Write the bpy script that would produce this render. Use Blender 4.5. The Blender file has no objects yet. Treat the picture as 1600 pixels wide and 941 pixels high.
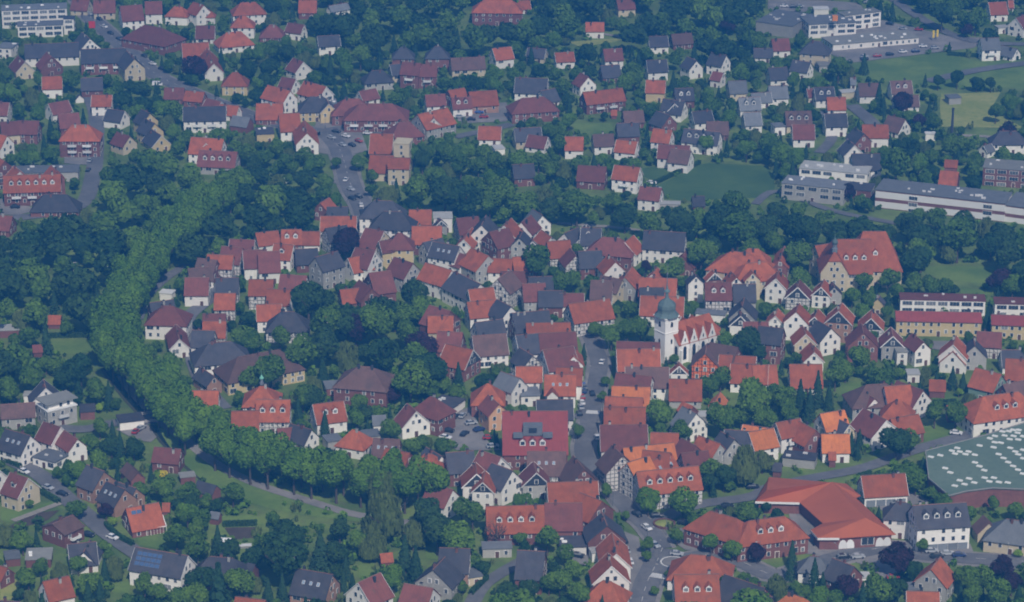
import bpy, math, random
import numpy as np
from mathutils import Vector, Matrix
PI=math.pi; R=math.radians
sc=bpy.context.scene
# ------------------------------------------------------------------ camera
CAM=Vector((0,0,393))
cd=bpy.data.cameras.new('camera'); cam=bpy.data.objects.new('camera',cd); sc.collection.objects.link(cam)
cam.location=CAM; cam.rotation_euler=(R(90-20.5),0,0)
cd.sensor_width=36; cd.lens=36*4600/1600; cd.clip_start=1; cd.clip_end=6000
sc.camera=cam
# ------------------------------------------------------------------ world, sun, exposure
SUN_EL,SUN_AZ=R(45),R(166)      # azimuth clockwise from +Y: behind the viewer, to the right
w=bpy.data.worlds.new('World'); sc.world=w; w.use_nodes=True
nt=w.node_tree; bg=nt.nodes['Background']; sky=nt.nodes.new('ShaderNodeTexSky')
sky.sky_type='NISHITA'; sky.sun_disc=False; sky.sun_elevation=SUN_EL; sky.sun_rotation=SUN_AZ; sky.dust_density=2.0; sky.altitude=100
nt.links.new(sky.outputs[0],bg.inputs[0]); bg.inputs[1].default_value=0.10
sl=bpy.data.lights.new('sun','SUN'); sun=bpy.data.objects.new('sun',sl); sc.collection.objects.link(sun)
sl.energy=4.7; sl.angle=R(0.6); sl.color=(1.0,0.93,0.84)
sd=Vector((math.cos(SUN_EL)*math.sin(SUN_AZ),math.cos(SUN_EL)*math.cos(SUN_AZ),math.sin(SUN_EL)))
sun.rotation_euler=sd.to_track_quat('Z','Y').to_euler(); sun.location=(150,700,300)
vs=sc.view_settings; vs.view_transform='Standard'; vs.look='None'; vs.exposure=0.1; vs.gamma=1; vs.use_curve_mapping=False
sc.render.engine='CYCLES'; cy=sc.cycles
cy.max_bounces=4; cy.diffuse_bounces=2; cy.glossy_bounces=1; cy.transmission_bounces=2; cy.volume_bounces=0; cy.transparent_max_bounces=4
cy.filter_width=1.9; cy.use_denoising=True; cy.use_adaptive_sampling=True; cy.adaptive_threshold=0.02; cy.caustics_reflective=False; cy.caustics_refractive=False
HAZE_DENSITY=0.00047; HAZE_COLOR=(0.042,0.245,0.66)
# ------------------------------------------------------------------ the survey of the town, in metres
ORDINALS=['nearest', 'second nearest', 'third nearest', 'fourth nearest', 'fifth nearest', 'sixth nearest', 'seventh nearest', 'eighth nearest', 'ninth nearest', 'tenth nearest']
DESCRIPTIONS=['big dark green broadleaf tree', 'big dark purple copper beech', 'big fresh green lime tree', 'big green broadleaf tree', 'big pale olive willow', 'black car parked', 'blue car parked', 'blue van parked', 'brown-roofed gabled brick house', 'brown-roofed gabled brick shed', 'brown-roofed gabled cream house', 'brown-roofed gabled cream shed', 'brown-roofed gabled grey house', 'brown-roofed gabled orange-timbered house', 'brown-roofed gabled timbered house', 'brown-roofed gabled white house', 'brown-roofed hipped brick building', 'brown-roofed hipped grey house', 'concrete-roofed flat brick building', 'concrete-roofed flat brick shed', 'crimson-roofed gabled brick building', 'crimson-roofed gabled yellow house', 'dark blue car parked', 'dark green broadleaf tree', 'dark pointed conifer', 'dark purple copper beech', 'dark red-roofed flat white building', 'dark red-roofed gabled brick apartment house', 'dark red-roofed gabled brick building', 'dark red-roofed gabled brick house', 'dark red-roofed gabled brick shed', 'dark red-roofed gabled cream house', 'dark red-roofed gabled grey house', 'dark red-roofed gabled timbered house', 'dark red-roofed gabled white building', 'dark red-roofed gabled white house', 'dark red-roofed hipped brick building', 'dark red-roofed hipped brick house', 'dark red-roofed hipped white house', 'dark red-roofed hipped yellow house', 'fresh green lime tree', 'green broadleaf tree', 'grey-roofed flat brick shed', 'grey-roofed flat grey building', 'grey-roofed flat grey garage', 'grey-roofed flat grey shed', 'grey-roofed flat white building', 'grey-roofed flat white hall', 'grey-roofed flat white shed', 'grey-roofed flat white-banded garage', 'grey-roofed gabled brick shed', 'grey-roofed gabled cream house', 'grey-roofed gabled white house', 'grey-roofed gabled white shed', 'grey-roofed hipped cream house', 'long brown-roofed hipped yellow building', 'long concrete-roofed flat white building', 'long concrete-roofed flat white hall', 'long crimson-roofed gabled yellow building', 'long dark red-roofed flat white building', 'long dark red-roofed hipped brick building', 'long grey-roofed flat grey building', 'long grey-roofed flat grey garage', 'long grey-roofed flat white building', 'long grey-roofed flat white hall', 'long grey-roofed flat white-banded hall', 'long pale-roofed flat white building', 'long red-tiled gabled brick apartment house', 'long red-tiled gabled timbered house', 'long red-tiled gabled white building', 'long red-tiled hipped brick building', 'long red-tiled hipped white building', 'long slate-grey gabled brick apartment house', 'long slate-grey gabled white building', 'nearly bare brownish tree', 'orange-tiled gabled brick house', 'orange-tiled gabled brick shed', 'orange-tiled gabled timbered house', 'orange-tiled gabled white house', 'orange-tiled hipped brick house', 'pale olive willow', 'pale-roofed flat brick shed', 'pale-roofed flat cream shed', 'pale-roofed flat grey shed', 'pale-roofed flat white shed', 'red car parked', 'red-tiled gabled brick building', 'red-tiled gabled brick house', 'red-tiled gabled brick outbuilding', 'red-tiled gabled brick shed', 'red-tiled gabled cream building', 'red-tiled gabled cream house', 'red-tiled gabled green-gabled house', 'red-tiled gabled grey house', 'red-tiled gabled tan brick house', 'red-tiled gabled timbered house', 'red-tiled gabled white building', 'red-tiled gabled white house', 'red-tiled gabled white shed', 'red-tiled gabled yellow house', 'red-tiled half-hipped cream house', 'red-tiled hipped brick apartment house', 'red-tiled hipped brick house', 'red-tiled hipped cream building', 'red-tiled hipped cream house', 'red-tiled hipped timbered house', 'red-tiled hipped white house', 'red-tiled hipped yellow house', 'silver car parked', 'slate-grey flat brick building', 'slate-grey flat brick shed', 'slate-grey flat grey shed', 'slate-grey flat white garage', 'slate-grey flat white shed', 'slate-grey flat yellow building', 'slate-grey gabled brick building', 'slate-grey gabled brick house', 'slate-grey gabled brick shed', 'slate-grey gabled cream house', 'slate-grey gabled grey house', 'slate-grey gabled tan brick house', 'slate-grey gabled timbered house', 'slate-grey gabled white apartment house', 'slate-grey gabled white house', 'slate-grey gabled white shed', 'slate-grey gabled yellow house', 'slate-grey hipped brick house', 'slate-grey hipped cream house', 'slate-grey hipped grey house', 'slate-grey hipped timbered house', 'slate-grey hipped white building', 'slate-grey hipped white house', 'slate-grey hipped yellow house', 'small bright yellow bush', 'small bright yellow-green tree', 'small concrete-roofed flat grey building', 'small concrete-roofed flat white building', 'small cream-roofed flat cream building', 'small dark green broadleaf tree', 'small dark pointed conifer', 'small dark purple copper beech', 'small dark red-roofed gabled brick house', 'small dark red-roofed gabled cream house', 'small dark red-roofed gabled peach house', 'small dark red-roofed gabled timbered house', 'small dark red-roofed gabled white house', 'small dark red-roofed gabled yellow house', 'small fresh green lime tree', 'small green broadleaf tree', 'small grey-roofed flat brick building', 'small grey-roofed flat cream building', 'small grey-roofed flat grey building', 'small grey-roofed flat white building', 'small grey-roofed gabled white house', 'small grey-roofed hipped white house', 'small orange-tiled gabled white house', 'small pale olive willow', 'small pale-roofed flat white building', 'small red-tiled gabled brick house', 'small red-tiled gabled cream house', 'small red-tiled gabled timbered house', 'small red-tiled gabled white house', 'small red-tiled hipped white house', 'small slate-grey flat brick building', 'small slate-grey flat white building', 'small slate-grey gabled brick house', 'small slate-grey gabled cream house', 'small slate-grey gabled grey house', 'small slate-grey gabled tan brick house', 'small slate-grey gabled white house', 'small slate-grey gabled yellow house', 'white car parked', 'white van parked', 'white-roofed flat brick shed', 'white-roofed flat grey building', 'white-roofed flat white shed']
DIRECTIONS=['at', 'left of', 'right of', 'above', 'below']
LANDMARKS=['the church with the onion dome', 'the red-roofed monastery with the slate turret', 'the long white-banded school block', 'the green flat roof with white skylights', 'the big red supermarket roof', 'the white fire station with garage doors', 'the big red roof with a grey terrace', 'the timbered hall with the green onion turret', 'the small road bridge', 'the painted ring of the roundabout', 'the dark playing field', 'the crimson-roofed yellow row', 'the white hypermarket', 'the white office block', 'the very dark copper beech in town', 'the yellow-walled corner house', 'the grey-roofed white hall', 'the tall brick chimney', 'the red-roofed house at the junction', 'the brick villa in the park', 'the tall orange-red roof with yellow tower', 'the mown garden with stripes', 'the white house with rooftop solar panels', 'the terraced white modern villa', 'the house with glass conservatory', 'the long red roof by the grove', 'the black and orange timbered house', 'the twin-gabled white house', 'the red brick flats by the west wood', 'the big slate house with cream gable', 'the white house beside the field', 'the flat grey school wing', 'the long white market hall with grey roof', 'the cream hipped house below the hypermarket', 'the large maroon roof by the junction', 'the red-tiled town hall beside the roundabout']
KINDS=[('apartment_house', 'apartment building'), ('flat_garage', 'garage'), ('flat_roofed_building', 'building'), ('flat_roofed_hall', 'hall'), ('gabled_house', 'house'), ('garden_shed', 'shed'), ('half_timbered_house', 'house'), ('hipped_house', 'house'), ('large_building', 'building'), ('outbuilding', 'outbuilding'), ('suburban_house', 'house'), ('town_house', 'house')]
# x, y, angle, length, width, eaves height, roof slope, shape+roof+wall, options, kind, label code
BUILDINGS=[
(-242.6,1452.4,8.07,32.6,11,9.32,1,"f","G","W","q",3,"0 64 0 13"),
(-236.8,1432.8,7.9,22.3,9,5.96,1,"f","G","W","qe",2,"0 63 4 13"),
(-222.6,1436.2,0.33,5,6,8.11,1,"f","S","W","q",2,"0 164 2 13"),
(-223.4,1381.5,8.19,26.2,12,4.86,0.85,"g","S","W","e",8,"0 73 0 32"),
(-209,1397.9,-64.68,13.1,11,4,1,"g","S","W","",10,"0 123 2 32"),
(-247.2,1394.4,-11.52,7.5,10,5.14,1,"f","G","W","",2,"0 46 1 32"),
(-234.7,1359.3,-66.09,13.2,9,3.9,1,"g","D","C","",10,"0 31 1 32"),
(-222,1363.3,-67.63,9.5,11,4.04,1,"g","D","K","",10,"0 29 4 32"),
(-196.4,1367.1,6,21.8,12,6.17,0.85,"g","S","K","ax",0,"0 72 2 32"),
(-182.1,1357.6,-69.27,15.6,10,5.93,1,"g","S","C","",10,"0 118 2 32"),
(-215,1325.6,5.99,9.5,9,5.07,1,"g","R","W","",10,"1 97 4 32"),
(-196.8,1327.3,7.62,10.4,9,3.83,1,"g","S","K","",10,"0 116 2 32"),
(-201.1,1314.8,-70.52,2.5,4,1.97,1,"g","S","W","n",5,"0 124 4 32"),
(-187.9,1296.7,0.11,9.5,8,5.11,1,"g","R","W","",10,"2 97 4 32"),
(-207,1289.5,34.97,10.2,8,3.86,1,"g","D","W","",10,"1 35 4 32"),
(-199.2,1267.7,16.3,9.5,10,4,1,"g","D","K","",10,"2 29 3 28"),
(-233.2,1286.2,-6.17,9.5,9,4.14,1,"g","D","W","",10,"2 35 4 32"),
(-223.3,1253.9,13.19,8.5,9,4.89,1,"g","D","C","",10,"0 31 3 28"),
(-214.9,1254.6,-5.28,9.5,9,5.04,1,"g","D","K","",10,"1 29 3 28"),
(-224.9,1234.4,-31.42,9.5,9,5.17,1,"g","R","W","",10,"0 97 3 28"),
(-189.3,1236.3,0.11,17.5,11,7.93,1,"h","R","K","ax",0,"0 101 3 28"),
(-171.1,1239.6,-44.93,9.5,8,4.07,1,"g","D","C","",10,"0 31 2 28"),
(-179,1277.2,-24.9,9.5,8,3.83,1,"g","S","W","",10,"0 123 4 32"),
(-164.7,1269.5,-53.57,8,9,4.96,1,"g","S","Y","",10,"0 170 2 32"),
(-161.1,1254.1,-54.01,9.3,9,5.11,1,"g","S","Y","",10,"0 125 2 28"),
(-157.2,1244.4,-61.38,12.2,9,2.86,1,"g","S","Y","",10,"0 125 1 18"),
(-138.4,1272.1,3.48,19.4,10,6,1,"g","S","W","ax",0,"0 122 1 18"),
(-132.6,1225.5,-11.69,14.9,11,5.14,1,"g","R","W","",10,"0 97 1 18"),
(-134,1228,-78.93,10.3,8,4.89,1,"g","R","H","b",6,"0 95 1 18"),
(-129.9,1330.9,0,11.8,10,5.04,1,"h","R","Y","",7,"0 107 3 18"),
(-137.2,1405.4,19.43,17.8,11,3.67,1,"h","R","W","",7,"1 106 3 18"),
(-153.9,1382.8,9.99,13.2,14,3.93,0.85,"g","R","W","",8,"0 96 1 18"),
(-144.7,1364,-77.88,28.9,9,4.07,1,"g","R","W","",8,"0 69 3 18"),
(-177.2,1409.3,-32.92,27.3,17,4.83,0.72,"h","D","K","",8,"0 36 2 32"),
(-152.7,1421.4,0.11,9.6,10,2.96,1,"g","D","W","",10,"2 35 3 18"),
(-193.1,1449.3,15.77,11.4,14,5.11,0.85,"g","D","W","",8,"0 34 2 13"),
(-182.7,1458.2,6.2,8.9,10,5.86,1,"g","D","W","",10,"0 35 2 32"),
(-209,1467.4,5.23,11.4,10,4,1,"g","D","C","",10,"2 31 2 13"),
(-221.9,1474.7,-13.51,9.5,9,3.14,1,"g","D","C","",10,"1 31 2 13"),
(-170,1455.4,-9.48,11.4,8,4.89,1,"h","R","W","",7,"0 106 2 32"),
(-159.5,1455.5,-49.82,9.5,9,6.04,1,"g","R","W","",10,"0 97 2 32"),
(-154.4,1455.6,0.11,6.4,5,4.17,1,"h","R","W","",7,"0 162 2 32"),
(-134.3,1456.2,12.17,16.9,10,5.93,1,"h","R","W","",7,"3 106 3 18"),
(-134.8,1430.6,0,11.4,9,6.07,1,"h","R","W","",7,"2 106 3 18"),
(-142.1,1355.9,-62.77,6.2,6,2.83,1,"g","S","C","",10,"0 166 1 18"),
(-128.8,1289.2,-18.71,9.5,7,2.96,1,"g","R","W","",10,"0 161 1 18"),
(-146.8,1310.9,-15.68,9.5,7,3.1,1,"g","R","K","",10,"0 158 1 18"),
(-156.9,1315.8,-0.22,9.5,8,2.86,1,"g","D","K","",10,"0 29 1 18"),
(-136.7,1297.1,-38.79,9.5,7,3,1,"g","D","W","",10,"0 145 1 18"),
(-121.8,1270.8,-24.53,9.1,7,3.14,1,"g","G","K","n",5,"0 50 1 18"),
(-104.7,1467.9,0,9.5,10,3.9,1,"g","R","K","",10,"0 87 3 34"),
(-119.5,1423,0.33,12.1,10,3.04,1,"h","D","K","",7,"0 37 3 18"),
(-107.9,1426.5,-25.31,9.5,7,4.17,1,"g","D","W","",10,"2 145 3 34"),
(-90.2,1399.5,12.52,11.1,8,4.93,1,"g","S","W","",10,"0 123 3 34"),
(-102,1357.1,-54.82,9.5,9,4.07,1,"g","D","W","",10,"1 35 3 18"),
(-107.1,1301.3,-41.59,14.9,9.5,6.33,1,"g","R","W","",10,"1 97 3 18"),
(-90.9,1309.4,-42.63,14.9,9.5,5.96,1,"g","R","W","",10,"2 97 3 18"),
(-104.7,1331.2,-29.8,8.1,8,3.1,1,"g","D","W","",10,"0 145 3 18"),
(-110.2,1285.5,0.33,12.4,13,2.86,0.85,"g","R","K","",10,"0 87 3 18"),
(-89.2,1289.4,4.89,16.3,11,5,1,"h","S","Y","",7,"0 132 2 18"),
(-84,1286.6,-77.78,9.5,8,5.14,1,"g","S","Y","",10,"0 125 1 34"),
(-99.7,1262.3,8.78,9.5,16,4.89,0.72,"g","R","W","",8,"0 96 3 18"),
(-91.1,1244.4,-82.89,19.9,10,5.04,1,"g","R","W","",10,"0 97 2 18"),
(-110.3,1256.4,8.67,7.7,10,4.17,1,"f","S","Y","",2,"0 114 1 18"),
(-61.2,1275.2,0,28.7,15,5.93,0.72,"h","D","K","x",8,"0 60 0 34"),
(-72.9,1285.3,7.03,18.9,13,5.07,0.85,"h","D","K","",7,"0 37 1 34"),
(-56.7,1227.5,-2.71,10.2,17,5.83,0.72,"g","R","C","",8,"0 90 1 20"),
(-55.9,1204.8,-3.58,10.4,15,3.96,0.72,"g","R","C","",8,"0 90 4 20"),
(-46.9,1212.6,-10.12,6.7,8,13.11,1,"f","C","C","",2,"0 137 2 20"),
(-48,1195.1,-4.49,9.5,7,7.86,1,"g","R","C","",11,"0 159 4 20"),
(-48,1253.3,20.07,15.3,11,4,1,"h","D","K","",7,"0 37 3 20"),
(-35.6,1266,38.5,17.1,13,5.14,0.85,"g","R","N","",10,"0 93 2 20"),
(-35.4,1264.2,-83.07,8,6,5.89,1,"g","R","W","",10,"0 161 2 20"),
(-35.2,1294.3,11.59,9.5,8,6.04,1,"g","D","W","",10,"1 35 2 34"),
(-23.3,1295.9,11.92,9.5,8,4.17,1,"g","D","W","d",10,"2 35 2 34"),
(-25.8,1310.2,29.88,8.9,10,2.93,1,"g","R","K","",10,"0 87 2 34"),
(-13.5,1302.9,11.51,13.2,12,4.07,0.85,"g","R","T","",10,"0 94 2 34"),
(-5,1376.5,21.97,9.9,9,4.83,1,"g","R","W","",10,"0 97 2 34"),
(-21.3,1361.9,9.7,16.7,9,3.96,1,"g","B","C","",10,"0 10 2 34"),
(-52.5,1373.3,0.33,10.5,9,6.11,1,"h","S","K","",7,"0 126 3 34"),
(-35.9,1371.1,-0.11,11.3,9,6.86,1,"h","S","K","",7,"0 126 2 34"),
(-47.4,1342.2,-14.98,9.5,9,7,1,"g","D","K","x",11,"1 29 2 34"),
(-40,1342.3,-0.22,9.5,9,6.14,1,"g","D","K","x",10,"2 29 2 34"),
(-54.2,1352.5,18.91,8.6,8,3.9,1,"g","S","C","",10,"0 166 3 34"),
(-63.6,1339,14.27,14,9,4.04,1,"h","S","N","",7,"0 128 3 34"),
(-9.8,1252.6,-4,10.4,9,3.17,1,"g","R","W","",10,"0 97 2 20"),
(-6,1236.3,15.83,4.4,6,2.93,1,"f","L","W","n",5,"0 84 2 20"),
(-7.3,1456.4,-2.71,25.3,12,7.07,0.85,"h","R","K","",8,"0 70 2 34"),
(-89.6,1473.3,35.62,11.7,5,2.83,1,"g","G","W","",10,"0 153 3 34"),
(-67.1,1313.6,34.08,9.5,7,2.96,1,"g","D","W","",10,"1 145 3 34"),
(-85.6,1305,6.81,8.9,9,3.1,1,"f","G","N","",2,"0 43 1 34"),
(4.6,1476.9,12.67,9.5,7,2.86,1,"g","R","W","",10,"0 161 2 34"),
(41.5,1430,0,9.5,7,4,1,"g","R","W","",10,"2 161 3 30"),
(58.3,1472.6,11.33,9.5,8,4.14,1,"g","D","C","",10,"0 31 1 33"),
(25.2,1374.9,10.89,9.5,7,3.9,1,"g","R","W","",10,"1 161 3 30"),
(48.5,1373.7,10.72,9.5,9,5.04,1,"g","D","W","",10,"0 35 3 30"),
(46.6,1351.1,12.48,9.5,9,3.17,1,"g","S","K","",10,"3 116 3 30"),
(71.8,1402.1,8.91,9.7,8,3.93,1,"g","S","W","",10,"3 123 1 33"),
(83.7,1409.9,14.07,10.8,8,3.07,1,"g","B","K","",10,"0 8 1 33"),
(68.9,1354.3,8,10,9,4.83,1,"g","S","W","",10,"1 123 3 30"),
(85.9,1357.9,-59.87,8.4,8,4.96,1,"g","S","W","",10,"2 169 1 33"),
(99.2,1364.2,-33.81,8.7,9,5.11,1,"g","S","W","",10,"2 123 1 33"),
(97.5,1342,-30.98,5.8,6,3.86,1,"g","D","W","",10,"0 145 1 33"),
(33.9,1329.2,-63.52,8.5,8.5,5,1,"g","D","W","",10,"0 145 3 30"),
(9.2,1322.3,-6.89,15.4,11,4.14,1,"g","S","W","",10,"0 123 1 30"),
(16.5,1311,33.27,8.5,9,2.9,1,"g","S","W","",10,"2 123 3 30"),
(9.5,1289,12.7,21.9,12,5.04,0.85,"h","D","K","",8,"0 60 1 30"),
(41.7,1302.5,21.03,19.9,9,5.17,1,"g","R","K","x",10,"0 87 3 30"),
(67,1319.5,-6.71,9.3,9,4.93,1,"g","R","Y","",10,"0 99 3 30"),
(79.4,1309.5,8.52,9.1,9,4.07,1,"g","S","K","d",10,"0 116 3 10"),
(73.9,1289.5,-22.42,10.8,10,3.83,1,"g","S","W","",10,"3 123 3 10"),
(73.7,1289.2,-82.99,6.4,6,4.96,1,"g","S","W","b",10,"0 169 3 10"),
(104.9,1321.4,8.37,8.8,9,4.11,1,"g","G","C","",10,"0 51 1 33"),
(108.6,1295.2,7.3,10.1,9,3.86,1,"g","G","W","d",10,"0 52 3 10"),
(108,1271.1,9.13,8.1,9,4,1,"g","G","W","",10,"0 153 3 10"),
(115.1,1308.8,12.09,9.5,7,3.14,1,"g","G","W","",10,"0 153 1 33"),
(51.4,1255.1,7.12,10.1,9,3.9,1,"g","S","K","",10,"1 116 3 30"),
(66.3,1238.9,-19.22,8.8,9,6.04,1,"g","R","W","x",10,"2 97 3 30"),
(83.7,1239.8,-18.89,16.8,9,5.17,1,"g","S","W","d",10,"1 123 3 10"),
(91.8,1260.2,-0.33,10,9,2.93,1,"g","B","K","",10,"0 8 3 10"),
(50.3,1230,-18.3,9.7,8,4.07,1,"g","R","W","",10,"1 97 3 30"),
(70.3,1219.3,-9.17,14,9,4.83,1,"g","D","W","",10,"0 35 1 10"),
(27.3,1232.8,-3.41,8.3,9,4.46,1,"g","R","W","",10,"0 161 1 30"),
(6.8,1247.2,10.42,12.3,9,4.11,1,"g","S","C","",10,"0 118 1 30"),
(11.6,1240.9,-24.42,9.5,8,2.86,1,"g","D","W","",10,"1 35 1 30"),
(68,1269.8,-52.09,9.4,9,4,1,"g","S","K","",10,"2 116 3 30"),
(54.7,1277.6,10.47,9.5,8,3.14,1,"g","B","K","",10,"0 8 3 30"),
(46.6,1290.4,0,2.9,4,1.9,1,"g","R","K","n",5,"0 89 3 30"),
(85.6,1274.7,16.13,9.5,8,4.04,1,"g","S","W","",10,"2 123 3 10"),
(40,1238.9,9.39,9.5,8,4.17,1,"g","B","W","",10,"0 15 3 30"),
(12.2,1385.3,-16.98,9.5,7,2.93,1,"g","S","C","",10,"0 166 3 30"),
(159,1436.5,9.98,24.4,17,7.07,0.72,"f","G","W","qz",3,"0 47 1 12"),
(175.8,1448.1,24.71,21.2,8,7.83,1,"f","N","W","q",2,"0 56 2 12"),
(178.1,1417.1,17.07,46,15,2.96,0.72,"f","N","W","z",3,"0 57 2 12"),
(137.6,1442.7,-28.2,19.8,26,6.11,0.72,"f","G","N","n",1,"0 44 1 33"),
(147.2,1378.9,-14.97,13.9,10,6.86,1,"h","S","C","",7,"0 127 0 33"),
(138.4,1357,-28.81,9.5,8,4,1,"g","S","W","",10,"1 123 4 33"),
(150.1,1368.9,6.12,5.5,8,3.14,1,"f","N","N","",2,"0 135 4 33"),
(131.3,1395.8,9.28,8.9,9,3.9,1,"g","D","W","",10,"0 35 1 33"),
(248.1,1463.8,8.51,9.5,10,4.04,1,"g","R","W","",10,"0 97 3 21"),
(256.2,1434.3,49.17,12.3,9,5.17,1,"g","D","W","",10,"0 35 3 21"),
(232.9,1389.9,7,9.6,9,5.93,1,"g","G","W","x",10,"0 52 3 21"),
(246.8,1437.6,15.93,5.7,5,3.07,1,"f","L","W","",2,"0 157 3 21"),
(242.9,1389.8,-43.81,9.5,7,2.33,1,"g","G","W","",10,"0 153 3 21"),
(165.7,1317.7,4.92,9.8,9,3.96,1,"g","B","W","",10,"0 15 4 33"),
(181.2,1321.3,5.78,10.3,9,4.11,1,"g","B","W","d",10,"0 15 1 21"),
(181.5,1303.8,2.61,11.9,8,2.86,1,"g","B","W","",10,"2 15 1 17"),
(123.2,1313.5,7.97,9.1,9,4,1,"g","G","W","",10,"0 52 4 33"),
(144.3,1310.8,8,9.5,9,4.14,1,"g","S","W","d",10,"2 123 4 33"),
(148.5,1295.6,0.33,8.8,9,3.9,1,"g","R","W","",10,"0 97 4 33"),
(128.8,1271,3.49,12,10,4.04,1,"g","B","C","d",10,"0 10 3 31"),
(129.2,1250.2,0.22,10,10,4.17,1,"g","D","W","",10,"0 35 3 31"),
(119.5,1266.1,14.08,4.9,6,3.93,1,"f","G","W","",2,"0 152 3 31"),
(145,1265.6,4.31,10.2,9,5.07,1,"g","S","W","",10,"2 123 3 31"),
(161,1249.8,-0.33,11.7,9,4.83,1,"g","R","W","",10,"0 97 1 17"),
(153,1241.7,-68.2,9.5,8,4.96,1,"g","S","K","",10,"0 116 3 31"),
(147.8,1226.1,-76.27,9.5,9,4.11,1,"g","S","W","",10,"1 123 3 31"),
(172.5,1265.3,-40.11,9.5,10,2.86,1,"g","B","W","",10,"1 15 1 17"),
(138.2,1314.2,10.12,3.1,6,4,1,"g","D","C","",10,"0 142 4 33"),
(186.6,1256.6,-0.22,4.3,3,3.14,1,"f","W","W","n",5,"0 175 1 17"),
(218.4,1239.7,0.11,16,9,4.89,1,"h","S","W","",7,"0 131 4 21"),
(204.9,1314.3,12.47,5.9,6,3.04,1,"f","G","N","n",5,"0 45 1 21"),
(257.6,1478.4,0,2.9,6,3.17,1,"g","R","W","",10,"0 161 3 21"),
(160.9,1337.8,0.33,3,5,2.93,1,"g","G","W","",10,"0 153 4 33"),
(159.2,1473.9,-0.11,7.4,6,3.07,1,"f","W","W","n",5,"0 175 1 12"),
(125.8,1344.7,11.42,9.5,9,3.83,1,"g","S","W","",10,"1 123 1 33"),
(122.2,1385.3,-0.22,9.5,7,2.96,1,"g","S","W","",10,"1 169 1 33"),
(156.8,1322.9,11.01,7,5,3.1,1,"f","L","C","n",5,"0 82 4 33"),
(208.3,1233,40.67,5.4,5,2.86,1,"g","G","W","",10,"0 153 2 17"),
(-200.4,1169.8,5.2,23.9,11,6.5,1,"g","R","K","axd",0,"0 67 0 28"),
(-208.2,1179,-66.77,9.5,7,8.14,1,"g","R","W","",11,"0 161 1 28"),
(-192.9,1180.3,-67.81,9.5,7,7.89,1,"g","R","K","",11,"0 158 2 28"),
(-217.4,1190.8,-54.58,9.5,9,8.04,1,"g","R","K","",11,"0 87 1 28"),
(-200.4,1201,4.18,29.3,10,4.17,1,"f","G","N","n",1,"0 62 3 28"),
(-188.6,1154.7,0.11,19.7,11,2.93,1,"h","S","K","",7,"0 126 4 28"),
(-206.9,1130,-10.93,9.5,9,3.07,1,"g","D","K","",4,"0 29 4 28"),
(-126.7,1212.2,-7.7,17,12,3.83,0.85,"g","D","N","d",10,"0 32 1 18"),
(-113.4,1078.8,-5.77,10.5,8,4.96,1,"g","R","H","",6,"2 95 1 14"),
(-118.1,1074.6,-18.01,8.4,9,4.11,1,"g","B","K","",4,"0 8 1 14"),
(-106.3,1095.3,-5.18,10.2,13,3.86,0.85,"g","D","C","",4,"0 31 1 14"),
(-109.3,1084.9,-12.52,8.8,10,5,1,"g","D","H","",6,"0 33 1 14"),
(-100.2,1080.6,7.91,9.5,12,5.14,0.85,"g","D","W","",4,"2 35 1 14"),
(-119.6,1050.1,-0.33,9.4,10,4.89,1,"g","D","W","",4,"0 35 3 7"),
(-107.5,1034,0,8.1,9,5.04,1,"g","R","H","",6,"0 160 3 7"),
(-108.1,1050.6,0.33,8.8,9,5.17,1,"g","S","H","",6,"2 121 1 14"),
(-131.5,1053.3,-14.71,4.9,4,2.93,1,"f","W","W","n",5,"0 175 3 8"),
(-139.4,1147.1,57.62,3.7,4,3.07,1,"g","R","W","n",5,"0 98 2 28"),
(-155.8,1081.7,-6.42,5.1,3,2.03,1,"f","L","W","n",5,"2 84 4 28"),
(-170.7,1081.6,0.11,1,3,3.96,1,"f","L","W","n",5,"1 84 4 28"),
(-120.3,1067.5,13.77,9.5,8,3.6,1,"g","B","W","",4,"0 15 1 14"),
(-77,1148.7,65.6,8.2,8,3.86,1,"g","R","K","",4,"0 158 3 14"),
(-71.3,1139.8,0.33,8.9,8,4,1,"g","S","K","",4,"0 165 3 14"),
(-69.9,1123.2,-0.11,14.7,9,5.14,1,"g","R","W","",4,"0 97 3 14"),
(-67.9,1125.5,-83.08,5,4,5.89,1,"g","R","K","bn",5,"0 89 3 14"),
(-70,1107.6,26.18,9.5,9,6.04,1,"g","S","H","",6,"1 121 1 14"),
(-88,1109.5,2.81,8.3,9,4.17,1,"g","R","K","d",4,"0 158 1 14"),
(-81.2,1109.4,-0.33,9.5,8,3.93,1,"g","R","W","",4,"1 97 1 14"),
(-89.5,1089.2,-13.3,8.2,9,5.07,1,"g","R","W","d",4,"0 161 1 14"),
(-97.8,1109.4,19.53,9.5,8,3.83,1,"g","R","W","",4,"2 97 1 14"),
(-94.4,1077.1,5.99,8.7,14,4.96,0.85,"g","D","W","",8,"0 34 1 14"),
(-71.5,1069.1,41.52,11.2,9,8.11,1,"g","S","N","",11,"0 119 4 14"),
(-80.6,1087.2,10.48,9.2,9,3.86,1,"g","S","K","",4,"0 116 1 14"),
(-83,1051.4,-9.69,10.5,9,6,1,"g","D","W","",4,"1 35 1 14"),
(-94.9,1046.1,-0.33,9.5,9,6.14,1,"g","R","H","",6,"1 95 1 14"),
(-87.3,1036,-5.5,9.1,9,5.89,1,"g","R","W","",4,"3 97 1 14"),
(-52.3,1134,-5.87,18,11,7.04,1,"h","S","W","",7,"2 131 3 15"),
(-47.7,1116.9,-6.21,17.9,11,8.18,1,"h","S","W","",7,"1 131 3 15"),
(-37.2,1131.9,0.22,9.3,9,4.93,1,"g","R","K","",4,"0 87 3 15"),
(-28.2,1134.3,2.88,7.5,8,6.07,1,"f","L","W","",2,"0 157 2 15"),
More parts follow.
